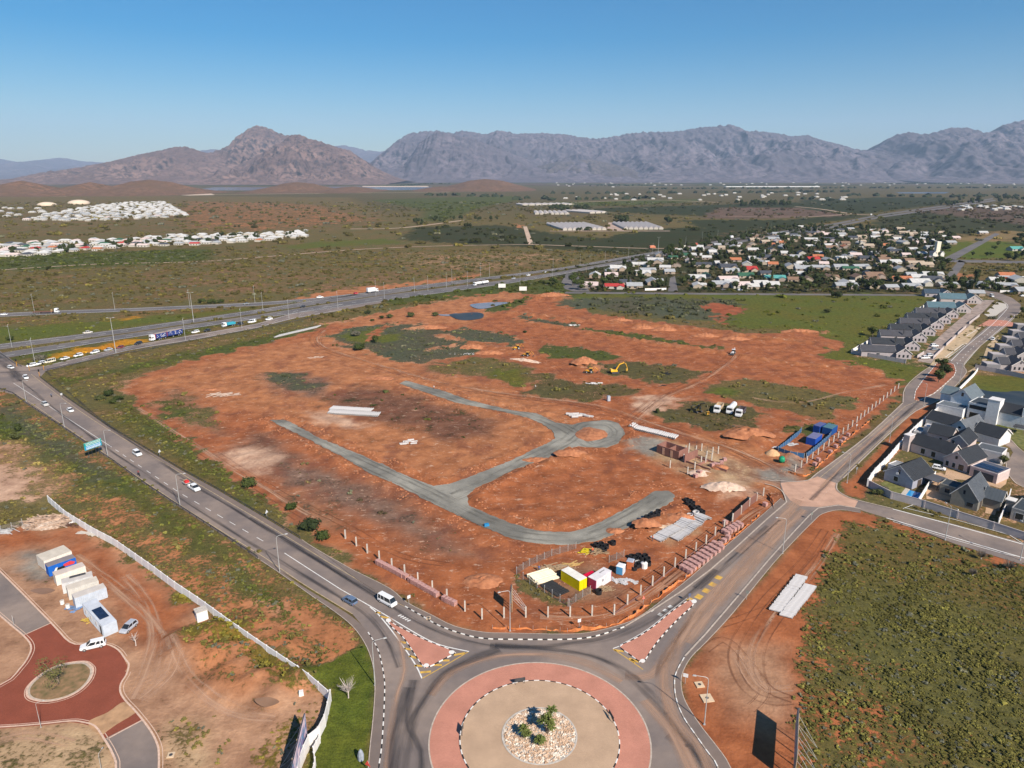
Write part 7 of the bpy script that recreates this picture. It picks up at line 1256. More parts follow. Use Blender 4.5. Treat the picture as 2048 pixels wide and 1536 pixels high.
def scatter_town(poly, n, dmin, labf, group, weights, seed, rowv=0, keep=999, sc=1.):
    P = AT(poly); A = np.array(P); rr = np.random.default_rng(seed); pts = []
    for _ in range(9000):
        if len(pts) >= n: break
        x = rr.uniform(A[:, 0].min(), A[:, 0].max()); y = rr.uniform(A[:, 1].min(), A[:, 1].max())
        if sdist(np.array([x]), np.array([y]), P)[0] < 2: continue
        if all((x - a) ** 2 + ((y - b) / rowv) ** 2 > dmin ** 2 for a, b in pts): pts.append((x, y))
    pts.sort(key=lambda p: p[1]); rest = MB()
    for i, (x, y) in enumerate(pts):
        k = int(rr.choice(len(TM), p=weights)); a = R(rr.choice([0, 90]) + rr.uniform(-8, 8))
        if i < keep: o = put(link('small_house', TM[k], None, (x, y, hz(x, y) - .2), a), labf(k), 'house', group); o.scale = (sc * 1.12, sc * 1.12, sc)
        else:
            rest.T = Matrix.Translation((x, y, hz(x, y) - .2)) @ Matrix.Rotation(a, 4, 'Z') @ Matrix.Diagonal((sc * 1.12, sc * 1.12, sc, 1))
            for p in TM[k].polygons: rest.mi = p.material_index * 2 if p.material_index < 2 else 3; rest.mi = {0: 0, 1: 1, 2: 2}[p.material_index]; rest.add([TM[k].vertices[q].co for q in p.vertices], [tuple(range(len(p.vertices)))])
    if rest.v: rest.T = None; put(rest.build('distant_houses', [FWALL, FW['white'], M['glass']]), 'further ' + group, 'houses', kind='stuff')
    return pts
RN = ['white hipped', 'long white', 'grey', 'white', 'pale pink', 'slate', 'red', 'green', 'orange']
scatter_town([(40,441),(90,430),(150,418),(200,410),(255,405),(330,404),(378,432),(330,436),(250,440),(180,443),(100,443)], 330, 14, lambda k: RN[k] + ' roofed little house in the dense white hillside estate', 'houses of the white hillside estate', [.18,.14,.34,.18,.06,.10,0,0,0], 3, 2.2, 100, .88)
T2 = scatter_town([(-40,520),(-40,492),(60,486),(190,480),(270,479),(330,472),(450,470),(520,468),(614,463),(618,473),(520,484),(440,489),(330,493),(270,494),(180,503),(60,512)], 185, 12.5, lambda k: RN[k] + ' roofed little house in the long town strip at the left', 'houses of the long town strip', [.20,.14,.16,.15,.12,.09,.05,.05,.04], 5, 1.8, 110, .9)
scatter_town([(-60,430),(-60,418),(40,416),(100,418),(95,432),(20,436)], 18, 22, lambda k: RN[k] + ' roofed building of the industrial patch left of the estate', 'buildings left of the estate', [.3,.3,.1,.2,.05,.05,0,0,0], 6, 2.5)
scatter_town([(1100,365),(2048,362),(2200,368),(2200,374),(1100,375)], 80, 70, lambda k: RN[k] + ' roofed farm building at the foot of the mountains', 'farm buildings at the foot of the mountains', [.4,.3,.1,.2,0,0,0,0,0], 8, 5, 20, 1.6)
scatter_town([(1130,388),(1600,386),(1760,396),(1720,402),(1130,402)], 40, 40, lambda k: RN[k] + ' roofed farm building on the wide plain', 'farm buildings on the plain', [.4,.3,.1,.2,0,0,0,0,0], 9, 3, 24, 1.3); scatter_town([(1920,412),(2100,412),(2100,421),(1920,421)], 34, 26, lambda k: RN[k] + ' roofed building of the far settlement at the right', 'buildings of the far right settlement', [.3,.3,.1,.2,.1,0,0,0,0], 10, 3, 20)
# reservoirs, sheds
def dome(u, v, rad_, h, lab):
    x, y = at(u, v); n = 28; mb = MB(); mb.tube([(0, 0, -1), (0, 0, h * .35)], rad_, n, cap=False); m2 = MB(); rs = [1, .86, .62, .34, .02]; m2.tube([(0, 0, h * (.35 + .65 * math.sin(k * .3926))) for k in range(5)], [rad_ * q for q in rs], n, cap=False); r = empty('reservoir', (x, y, 0), 0, lab, 'reservoir'); c = simple('reservoir_concrete', (.62,.50,.38), .9, .1, .02); mb.build('wall', c, r); m2.build('domed_roof', c, r, smooth=True)
dome(94,411,27,11,'smaller pale domed reservoir beside the white estate'); dome(158,408,33,14,'larger pale domed reservoir beside the white estate')
SHM = simple('broiler_shed_roof', (.50,.45,.42), .8, .15, .02)
def sheds(A, B, D, n, lab):
    a = at(*A); b_ = at(*B); ang = math.atan2(b_[1] - a[1], b_[0] - a[0]); L = math.dist(a, b_); w = L / n
    for i in range(n):
        q = i / n; x = a[0] + (b_[0] - a[0]) * q; y = a[1] + (b_[1] - a[1]) * q; r = empty('farm_shed', (x, y, 0), ang, lab, 'shed', 'long farm sheds'); mb = MB(); mb.box(0, w * .86, 0, D, 0, 3); mb.build('wall', FWALL, r); MB().add([(-.2, -.3, 3), (w * .88, -.3, 3), (w * .88, D + .3, 3), (-.2, D + .3, 3), (w * .43, -.3, 5.2), (w * .43, D + .3, 5.2)], [(0, 4, 5, 3), (4, 1, 2, 5), (0, 1, 4), (2, 3, 5)]).build('roof', SHM, r)
sheds((1126,461),(1214,460),150,9,'long grey farm shed in the left block of the walled farm'); sheds((1248,459),(1328,459),150,8,'long grey farm shed in the right block of the walled farm'); sheds((1070,429),(1140,429),120,7,'long grey farm shed of the farm among dark trees'); sheds((1180,427),(1215,426),120,3,'long grey farm shed right of the dark trees'); sheds((1045,411),(1150,410),90,8,'low farm shed far out on the plain')
x, y = at(1452, 374); put(MB().box(0, 800, 0, 60, 0, 5).build('greenhouse', simple('greenhouse_sheet', (.75,.76,.76), .6, .1, .01), None, (x, y, 0), 0), 'very long pale greenhouse below the mountains', 'greenhouse')
mb = MB(); mb.prism(AT([(1214,461),(1248,461),(1245,445),(1217,445)]), .05, .05); mb.prism(AT([(1100,461.5),(1340,461.5),(1340,462.5),(1100,462.5)]), .05, .05); put(mb.build('farm_yard', simple('farm_yard_soil', (.42,.30,.24), .95, .2, .05)), kind='structure')
# dirt and sandy farm tracks, far
TRK = MB()
for ln, w in (([(1590,413),(1640,418),(1700,427),(1740,430)],9),([(1062,489),(1180,493),(1330,497),(1440,488)],5),([(1050,453),(1062,489)],7),([(0,540),(200,528),(420,522),(700,500),(880,492),(1060,489)],4),([(700,458),(780,457),(840,452),(930,440)],8),([(1140,405),(1300,400),(1440,405)],14),([(1440,432),(1600,434),(1700,428)],6),([(100,393),(360,390),(900,384)],30),([(1240,373),(1420,374)],40)): ribbon(TRK, smooth(AT(ln), 4), w, .12)
put(TRK.build('dirt_track', simple('pale_track', (.50,.36,.26), .95, .2, .1)), kind='structure')
# ---------------------------------------------------------------- half built house on the site
r = empty('ruin', (*at(1313,905), -.02), head(1313,905,1357,920), 'roofless brick shell with gable piers on the building site', 'building'); w = W_px((1313,905),(1357,920)); BR = M['brick']
for nm, q in (('wall', (0, w, 0, .22, 0, 2.9)), ('wall', (-.0, .22, .222, 5.4, 0, 2.9)), ('wall', (0.22, w, 5.2, 5.42, 0, 2.7)), ('wall', (w - .22, w, .222, 5.18, 0, 3.1)), ('wall', (w * .45, w * .45 + .22, .222, 5.18, 0, 2.4))): MB().box(*q).build(nm, BR, r)
for q in (w * .25, w * .62): MB().box(q, q + .9, -.06, -.003, .1, 2.5).build('plaster_panel', simple('fresh_plaster', (.55,.33,.22), .9, .2), r)
MB().box(w + 2.5, w + 2.72, -.5, 7, 0, 2.8).build('wall', BR, r); wallp = MB()
for a0, a1, b0, b1 in ((w + 3, w + 12, 0, .25), (w + 3, w + 12, 6, 6.25), (w + 7, w + 7.25, .3, 5.9), (w + 12.05, w + 16, 3, 3.25)): wallp.box(a0, a1, b0, b1, 0, .7)
wallp.build('low_wall', BR, r)
for i, (u, v) in enumerate([(1340,935),(1367,922),(1388,915),(1402,927),(1413,917),(1425,909),(1389,942),(1375,948),(1436,907),(1403,901),(1392,905),(1377,907),(1378,900),(1423,922),(1411,925),(1371,906)]): 
    x, y = at(u, v); p = empty('column', (x, y, hz(x, y)), 0, 'slender concrete column with bare rods beside the brick shell', 'column', 'columns of the half built house'); MB().box(-.16, .16, -.16, .16, -.2, 2.6).build('shaft', M['concrete'], p)
    if i % 2 == 0: MB().tube([(0, 0, 2.6), (0, 0, 4.4)], .05, 4).build('rods', M['darksteel'], p)
for i, (u, v) in enumerate([(1424,933),(1430,932),(1436,933),(1443,928),(1449,922),(1391,955),(1399,950)]): pal(u, v, .5 + i * .3, 'brick stack beside the columns of the half built house', 'brick stacks at the half built house')
# heaps and spoil: sand, rubble, timber
def heap(u, v, rx, ry, h, mat_, lab=None, rough=.25, seed=0, cat=None, name='spoil_heap', a=0):
    x, y = at(u, v); n = 36; m_ = 14; q = np.repeat(1 - np.linspace(0, 1, m_), n); th = np.tile(2 * np.pi * np.arange(n) / n, m_)
    q = q * (1 + rough * .7 * fbm(np.cos(th) * 1.3 + seed, np.sin(th) * 1.3 + seed * 2, 3)); X, Y = rx * q * np.cos(th), ry * q * np.sin(th); Z = h * np.clip(1 - q ** 1.5, -.1, 1) * (1 + rough * 1.2 * fbm(X / 2 + seed, Y / 2, 4)) + rough * .5 * fbm(X / .8, Y / .8 + seed, 3) * np.clip((1 - q) * 4, 0, 1); Z -= .12 * (q > .95)
    fs = [(j * n + k, j * n + (k + 1) % n, (j + 1) * n + (k + 1) % n, (j + 1) * n + k) for j in range(m_ - 1) for k in range(n)]; o = MB().add(list(zip(X.tolist(), Y.tolist(), Z.tolist())), fs).build(name, mat_, None, (x, y, hz(x, y) - .03), a, smooth=True)
    return put(o, lab, cat) if lab else put(o, kind='structure')
SND = simple('builders_sand', (.56,.34,.18), .95, .2, 2); RUB = simple('broken_rubble', (.50,.40,.32), .95, .5, 1.2, second=(.20,.13,.09)); PLS = simple('pale_spoil', (.58,.42,.32), .95, .3, .8)
heap(1545,908,2.6,2.2,1.7,SND,seed=1); heap(1341,1057,5,2.6,.5,simple('cream_sand', (.66,.48,.33), .95, .2, 1),seed=2); heap(1168,731,7,4.5,3,SOILM,seed=3); heap(1497,876,9,4.5,2.2,SOILM,seed=4,rough=.5); heap(1446,977,6,3.5,1.4,PLS,seed=5,rough=.6); heap(1400,948,4,2.5,.9,PLS,seed=6,rough=.6); heap(1050,721,9,2,1.0,PLS,seed=7,rough=.9,a=-.5); heap(966,1162,5,3.5,1.0,SOILM,seed=8,rough=.7); heap(1440,935,3,2,1,SOILM,seed=9)
for k, (u, v, a_, b_, h) in enumerate([(1105,595,14,5,2.2),(1240,642,9,4,2),(1285,656,8,4,2),(1330,660,9,4,2),(1410,672,9,4,1.8),(1470,678,10,4,1.8),(860,657,12,4,1.5),(1600,664,12,4,1.6),(945,695,8,4,1.8),(980,706,9,3.5,1.6),(1290,1056,4,2.5,1.2),(1360,1040,5,2.5,1.2),(1230,1062,3,2,.8),(1140,912,6,3,1.2),(1075,920,6,2.5,.9),(420,780,6,2,.5),(760,600+156,9,3,.6)]): heap(u, v, a_, b_, h, SOILM, seed=20 + k, rough=.6)
def debris(u, v, su, sv, n, mat_, lab, L=(1.5, 4), w=.12, h=.6, cat='rubble', name='debris_heap', seed=1, flat=False):
    rr = np.random.default_rng(seed); x, y = at(u, v); mb = MB()
    for k in range(n):
        a = rr.uniform(-.5, .9) if not flat else rr.uniform(0, 3.1); px, py = rr.normal(0, su / 2), rr.normal(0, sv / 2); l = rr.uniform(*L); z = max(.05, h * math.exp(-(px / su) ** 2 - (py / sv) ** 2) * rr.uniform(.2, 1)); t_ = w * rr.uniform(.6, 1.6)
        mb.T = Matrix.Translation((px, py, z)) @ Matrix.Rotation(a, 4, 'Z') @ Matrix.Rotation(rr.normal(0, .12), 4, 'Y'); mb.box(-l / 2, l / 2, -t_, t_, -.03, .04)
    mb.T = None; o = mb.build(name, mat_, None, (x, y, hz(x, y) + .02)); return put(o, lab, cat)
debris(92,1045,5.5,3.8,170,simple('bleached_planks', (.56,.40,.29), .9, .45, .7, second=(.28,.18,.12)),'big heap of bleached planks and broken boards at the left',(1.5,4.5),.14,1.6,seed=1); heap(92,1046,6.5,4.2,1.2,RUB,seed=41); debris(12,1062,2.5,1.2,26,M['pipe'],'pale stacked posts at the left edge beside the plank heap',(2.5,3.5),.1,.4,seed=2); debris(145,1050,2.5,1.3,26,simple('dark_brush', (.12,.06,.045), .95, .4, 2),'heap of dark dead brush right of the planks',(1,2),.06,.5,seed=3,name='brush_heap')
debris(178,1065,2.,.8,7,M['concrete'],'broken concrete slabs by the long white wall',(1.5,2.4),.5,.1,seed=4); debris(148,1044,1,.6,3,M['plaster'],'white slab lying in the grass behind the wall',(.8,1.2),.4,.1,seed=5)
debris(1110,1137,3.6,1.6,60,M['timber'],'scattered planks and tools behind the cream pipes',(1,3),.1,.6,seed=6); debris(1145,1128,2,.7,12,simple('yellow_planks', (.50,.32,.12), .9, .3),'long yellow planks behind the yellow container',(2,4),.12,.3,seed=7); debris(1205,1178,1.6,1.0,60,M['timber'],'tangle of scrap timber and iron by the white container',(.8,1.8),.05,.6,seed=8); debris(1244,1163,3.0,1.2,34,M['pipe'],'row of white sacks and blocks beside the containers',(.7,1.1),.35,.4,seed=9); debris(1193,1104,3.,1.6,80,M['timber'],'pile of poles and planks in the dark corner of the yard',(1,2.2),.05,.8,seed=10)
debris(1191,767,4,1.4,22,M['plaster'],'white sheets lying in the scrub near the backhoe',(1.2,2.2),.35,.1,seed=11,flat=True); debris(1150,650,3.5,1.0,16,M['plaster'],'white sheets on the green strip near the ponds',(1.5,2.5),.5,.1,seed=12,flat=True); debris(934,707,6,2.4,30,M['pipe'],'white and red scraps at the edge of the grey scrub',(1.5,3),.12,.1,seed=13,flat=True); debris(635,714,5,1.6,18,PLS,'pale slabs near the curve of the site track',(1.5,3.5),.3,.1,seed=14); debris(445,790,6,3,30,PLS,'pale broken slabs on the orange soil near the bushes',(1.5,4),.35,.15,seed=15); debris(1335,748,3.5,1.5,14,M['black'],'black pipes dumped right of the yellow excavator',(1.5,3),.25,.3,seed=16); debris(1327,771,1.6,.8,8,M['black'],'small black scrap heap below the black pipes',(1,1.6),.2,.4,seed=17)
debris(1145,852-16,.1,.1,2,M['pipe'],'loose pale blocks near the fat pipes',(1,1.4),.2,.1,seed=18); debris(150,1216,2,1,16,simple('blue_scrap', (.16,.24,.40), .7, .4, 2),'blue scrap and barrels below the pale blue container',(.8,1.8),.2,.5,seed=19); debris(197,1200-4,1.6,1,10,M['timber'],'plywood sheets leaning beside the site office',(1.4,2.2),.5,.5,seed=20); debris(172,1243,1.1,.7,14,simple('yellow_frame', (.55,.38,.08), .7, .3),'small yellow compressor frame beside the site office',(.7,1.4),.08,.8,seed=21,cat='machine',name='compressor')
debris(1175,1103,1.8,.9,16,simple('yellow_body', (.62,.48,.02), .5, .2),'yellow generator in the fenced container yard',(.9,1.7),.25,.9,seed=22,cat='machine',name='generator'); debris(1585,890,2,1.2,16,M['pipe'],'pallets and pale scrap inside the blue yard',(1,1.8),.3,.3,seed=23); debris(1556,898,1.6,.8,8,M['pipe'],'pale sacks piled at the corner of the blue yard',(1,1.4),.4,.4,seed=24)
for k, (u, v, lab) in enumerate([(125,1208,'white drum standing left of the pale blue container'),(136,1216,'cream tank lying beside the blue scrap')]): x, y = at(u, v); t = empty('drum', (x, y, 0), 0, lab, 'drum'); MB().tube([(0, 0, 0), (0, 0, .9)], .42, 10).build('body', M['plaster'], t); MB().tube([(0, 0, .9), (0, 0, .96)], .36, 10).build('lid', M['concrete'], t)
# scattered stones: every one small, uncountable
def stones(name, pts, smin, smax, mat_):
    mb = MB(); 
    for (x, y, z) in pts:
        s = rng.uniform(smin, smax); mb.T = Matrix.Translation((x, y, z)) @ Matrix.Rotation(rng.uniform(0, 6.3), 4, 'Z') @ Matrix.Diagonal((s, s * rng.uniform(.6, 1), s * .6, 1)); mb.add([(1, 0, 0), (.3, .9, -.1), (-.8, .6, .1), (-.9, -.5, 0), (.2, -1, 0), (.1, .1, 1), (-.3, 0, .8)], [(0, 1, 5), (1, 2, 6, 5), (2, 3, 6), (3, 4, 5, 6), (4, 0, 5)])
    mb.T = None; o = mb.build(name, mat_); return o
bed = []
for _ in range(2600): a_ = rng.uniform(0, 6.283); q = 5.95 * math.sqrt(rng.uniform(0, 1)); bed.append((CX + q * math.cos(a_), CY + q * math.sin(a_), .17 + rng.uniform(0, .12)))
STN, nt, b = new_mat('river_cobbles', .85, .2); v_ = N(nt, 'ShaderNodeTexVoronoi'); v_.inputs['Scale'].default_value = 2.2; tc = N(nt, 'ShaderNodeTexCoord'); nt.links.new(tc.outputs['Object'], v_.inputs['Vector']); sx_ = N(nt, 'ShaderNodeSeparateColor'); nt.links.new(v_.outputs['Color'], sx_.inputs[0]); cr = mixc(nt, sx_.outputs[0], (.58,.42,.30), (.38,.24,.15)); nt.links.new(mixc(nt, mrange(nt, sx_.outputs[1], .72, .85), cr, (.70,.62,.52)), b.inputs['Base Color'])
put(stones('cobbles', bed, .12, .26, STN), 'cream and tan cobbles covering the centre of the roundabout', 'cobbles', kind='stuff')
P_S = np.array(AT(SITE)); sp = []
for _ in range(26000):
    x = rng.uniform(P_S[:, 0].min(), P_S[:, 0].max()); y = rng.uniform(P_S[:, 1].min(), P_S[:, 1].max()) ; sp.append((x, y))
spx = np.array(sp); cl = fbm(spx[:, 0] / 14, spx[:, 1] / 14, 3); ok = (sdist(spx[:, 0], spx[:, 1], AT(SITE)) > 1) & (sdist(spx[:, 0], spx[:, 1], GRAVEL) < -.4) & (cl > .12)
put(stones('rubble', [(x, y, hz(x, y)) for x, y in spx[ok][:5200]], .05, .24, simple('pale_pebbles', (.46,.25,.16), .95, .3, .5)), kind='stuff')
ed_ = dG_ok = (sdist(spx[:, 0], spx[:, 1], GRAVEL) < -.5) & (sdist(spx[:, 0], spx[:, 1], GRAVEL) > -5) & (sdist(spx[:, 0], spx[:, 1], AT(SITE)) > 1)
cl2 = [(x + rng.normal(0, .8), y + rng.normal(0, .8), 0) for x, y in np.repeat(spx[ed_], 3, 0)]; c2 = np.array(cl2); c2 = c2[sdist(c2[:, 0], c2[:, 1], GRAVEL) < -.3][:6000]; put(stones('soil_clods', [(x, y, hz(x, y)) for x, y, _ in c2], .12, .5, SOILM), kind='stuff')
# manhole slabs and covers
for u, v, s, lab in ((1399,1370,1.5,'square tan manhole slab nearest the round sign'),(1414,1397,2.0,'square pale manhole slab beside the lamp post'),(342,1511,1.1,'round manhole cover at the lower left near the small road'),(857,1237,.9,'dark double drain grate in the roundabout pavement')):
    x, y = at(u, v); r = empty('manhole', (x, y, .0), .15, lab, 'manhole'); MB().box(-s / 2, s / 2, -s / 2, s / 2, 0, .16).build('slab', simple('manhole_concrete', (.60,.45,.30), .9, .15, 1), r); MB().tube([(0, 0, .16), (0, 0, .19)], .3, 10).build('cover', M['darksteel'], r)
x, y = at(722,1519); put(MB().tube([(0, 0, 0), (0, 0, .9), (0, 0, 1.6), (0, 0, 2.0)], [.5, .52, .35, .1], 8).build('standing_stone', simple('grey_stone', (.30,.33,.38), .9, .2, 1), None, (x, y, 0)), 'smooth grey upright stone on the lawn', 'stone'); x, y = at(603,1392); put(MB().box(-.45, .45, -.4, .4, 0, 1.1, .08, .08).build('marker_block', M['plaster'], None, (x, y, 0), .3), 'small white block on the soil inside the wall corner', 'block')
# ---------------------------------------------------------------- vegetation
def leafmat(name, tone, attr_name=None):
    m, nt, b = new_mat(name, .85, .15); n = noise_fac(nt, .9, 4); 
    if attr_name: base = attr(nt, attr_name, 'Color', 'INSTANCER')
    else: oi = N(nt, 'ShaderNodeObjectInfo'); base = oi.outputs['Color']
    c = mixc(nt, mrange(nt, n, .3, .7), mixc(nt, 1., base, (.66, .7, .62), 'MULTIPLY'), mixc(nt, 1., base, (1.3, 1.25, 1.1), 'MULTIPLY')); nt.links.new(c, b.inputs['Base Color']); return m
LM = leafmat('foliage', None); SM = leafmat('scrub_foliage', None, 'tint')
def leafy(mb, centres, n, size, rr, flat=.5):
    """n small leaf sprays spread through the volume of the given ellipsoids"""
    for k in range(n):
        c, rad3 = centres[k % len(centres)]; d = rr.normal(size=3); d /= np.linalg.norm(d); q = rr.uniform(.55, 1.05) ** .6; p = np.array(c) + d * np.array(rad3) * q; s = size * rr.uniform(.6, 1.3)
        u = rr.normal(size=3); u -= u.dot(d) * d * .6; u /= np.linalg.norm(u); w = np.cross(d, u); w /= (np.linalg.norm(w) + 1e-6); e = d * s * .35
        mb.add([tuple(p - u * s), tuple(p - w * s * .6 + e), tuple(p + u * s), tuple(p + w * s * .6 + e * .5)], [(0, 1, 2, 3)])
def core(mb, c, rad3, rr, n=8, m_=5, j=.18):
    vs = []
    for a in range(m_ + 1):
        ph = math.pi * a / m_
        for k in range(n): th = 2 * math.pi * k / n; q = 1 + rr.normal(0, j); vs.append((c[0] + rad3[0] * q * math.sin(ph) * math.cos(th), c[1] + rad3[1] * q * math.sin(ph) * math.sin(th), c[2] + rad3[2] * q * math.cos(ph)))
    mb.add(vs, [(a * n + k, (a + 1) * n + k, (a + 1) * n + (k + 1) % n, a * n + (k + 1) % n) for a in range(m_) for k in range(n)])
def shrub_mesh(seed):
    rr = np.random.default_rng(seed); mb = MB(); L = [((rr.normal(0, .35), rr.normal(0, .35),   .16 + rr.uniform(0, .12)), (rr.uniform(.35, .6), rr.uniform(.35, .6), rr.uniform(.26, .42))) for _ in range(3)]
    for c, r_ in L: core(mb, c, [q * .8 for q in r_], rr, 6, 3)
    leafy(mb, L, 30, .20, rr); return mb.mesh('shrub', SM)
hidden = bpy.data.collections.new('shrub_kinds')
for k in range(4): o = bpy.data.objects.new('shrub', shrub_mesh(100 + k)); hidden.objects.link(o)
def grid_at(arr, x, y):
    i = np.clip(np.searchsorted(gxs, x) - 1, 0, NX - 2); j = np.clip(np.searchsorted(gys, y) - 1, 0, NY - 2); return arr.reshape((NY, NX) + arr.shape[1:])[j, i]
roadmask = np.zeros(NG, bool)
for P in ALLROADS + [AT(r_) for r_ in ([(-150,1010),(0,1143),(102,1246),(258,1290),(320,1500),(300,1700),(-150,1700)], PATH_N + KERB_N[::-1], PATH_S + KERB_S[::-1], PATH_E + KERB_E[::-1], [(1740,970),(1880,770),(1960,735),(2300,735),(2300,1130),(2048,1090),(1840,1010),(1720,1000)], [(1700,712),(1860,738),(1990,590),(1870,590)])]: roadmask |= sdist(gx, gy, P) > -1.2
PTS = []; 
for y0, y1, dens, s0, s1 in ((72,150,1.8,.28,.62),(150,260,.36,.38,.9),(260,450,.08,.6,1.3),(450,900,.026,1.1,2.6),(900,2600,.0011,3,6.5)):
    W = y1 * .80 + 20; n = int((2 * W) * (y1 - y0) * dens); x = rng.uniform(-W, W, n); y = rng.uniform(y0, y1, n); ok = np.abs(x) < y * .80 + 15; x, y = x[ok], y[ok]
    cv = grid_at(cover, x, y); sw = grid_at(shr, x, y); rm = grid_at(roadmask, x, y); sw = sw * np.where(grid_at(site, x, y) > .5, .45, 1); cl = fbm(x / 6, y / 6, 3); ok = (~rm) & (cv + cl * .45 > rng.uniform(.25, 1.0, x.size)) & (rng.uniform(0, 1, x.size) < sw); x, y = x[ok], y[ok]
    pl = grid_at(plant, x, y); z = grid_at(gz, x, y); s = rng.uniform(s0, s1, x.size) * np.where(rng.uniform(0, 1, x.size) < .12, 1.5, 1); t = np.where(y > 450, .72, 1.)[:, None] * rng.uniform(.7, 1.4, (x.size, 1)) * np.array([[1, .97, .85]]); gr = rng.uniform(0, 1, x.size) < .10
    t = t * (1 + .55 * fbm(x / 11, y / 11 + 5, 3))[:, None]; s = s * (1 + .6 * fbm(x / 16 + 9, y / 16, 2)); col = pl * t; col[gr] = np.array([.13, .13, .10]); yel = rng.uniform(0, 1, x.size) < .10; col[yel] = col[yel] * 1.3 + np.array([.03, .025, .0]); PTS.append((x, y, z, s, col))
X_, Y_, Z_, S_, C_ = [np.concatenate([p[i] for p in PTS]) for i in range(5)]
me = bpy.data.meshes.new('scrub'); me.vertices.add(X_.size); me.vertices.foreach_set('co', np.stack([X_, Y_, Z_], 1).astype(np.float32).ravel())
a = me.attributes.new('size', 'FLOAT', 'POINT'); a.data.foreach_set('value', S_.astype(np.float32)); a = me.attributes.new('turn', 'FLOAT_VECTOR', 'POINT'); a.data.foreach_set('vector', np.stack([0 * X_, 0 * X_, rng.uniform(0, 6.28, X_.size)], 1).astype(np.float32).ravel())
a = me.attributes.new('tint', 'FLOAT_COLOR', 'POINT'); a.data.foreach_set('color', np.concatenate([np.clip(C_, 0, 1), np.ones((X_.size, 1))], 1).astype(np.float32).ravel()); me.materials.append(SM)
scrub = put(link('scrub', me), 'low green and grey shrubs covering the open land', 'shrubs', kind='stuff')
ng = bpy.data.node_groups.new('scrub', 'GeometryNodeTree'); ng.interface.new_socket('Geometry', in_out='INPUT', socket_type='NodeSocketGeometry'); ng.interface.new_socket('Geometry', in_out='OUTPUT', socket_type='NodeSocketGeometry')
gi_, go_ = ng.nodes.new('NodeGroupInput'), ng.nodes.new('NodeGroupOutput'); ci = ng.nodes.new('GeometryNodeCollectionInfo'); ci.inputs['Collection'].default_value = hidden; ci.inputs['Separate Children'].default_value = True; ci.inputs['Reset Children'].default_value = True
ip = ng.nodes.new('GeometryNodeInstanceOnPoints'); ip.inputs['Pick Instance'].default_value = True; na = ng.nodes.new('GeometryNodeInputNamedAttribute'); na.data_type = 'FLOAT'; na.inputs[0].default_value = 'size'; nb_ = ng.nodes.new('GeometryNodeInputNamedAttribute'); nb_.data_type = 'FLOAT_VECTOR'; nb_.inputs[0].default_value = 'turn'
ng.links.new(gi_.outputs[0], ip.inputs['Points']); ng.links.new(ci.outputs[0], ip.inputs['Instance']); ng.links.new(na.outputs[0], ip.inputs['Scale']); ng.links.new(nb_.outputs[0], ip.inputs['Rotation']); ng.links.new(ip.outputs[0], go_.inputs[0])
scrub.modifiers.new('scatter', 'NODES').node_group = ng
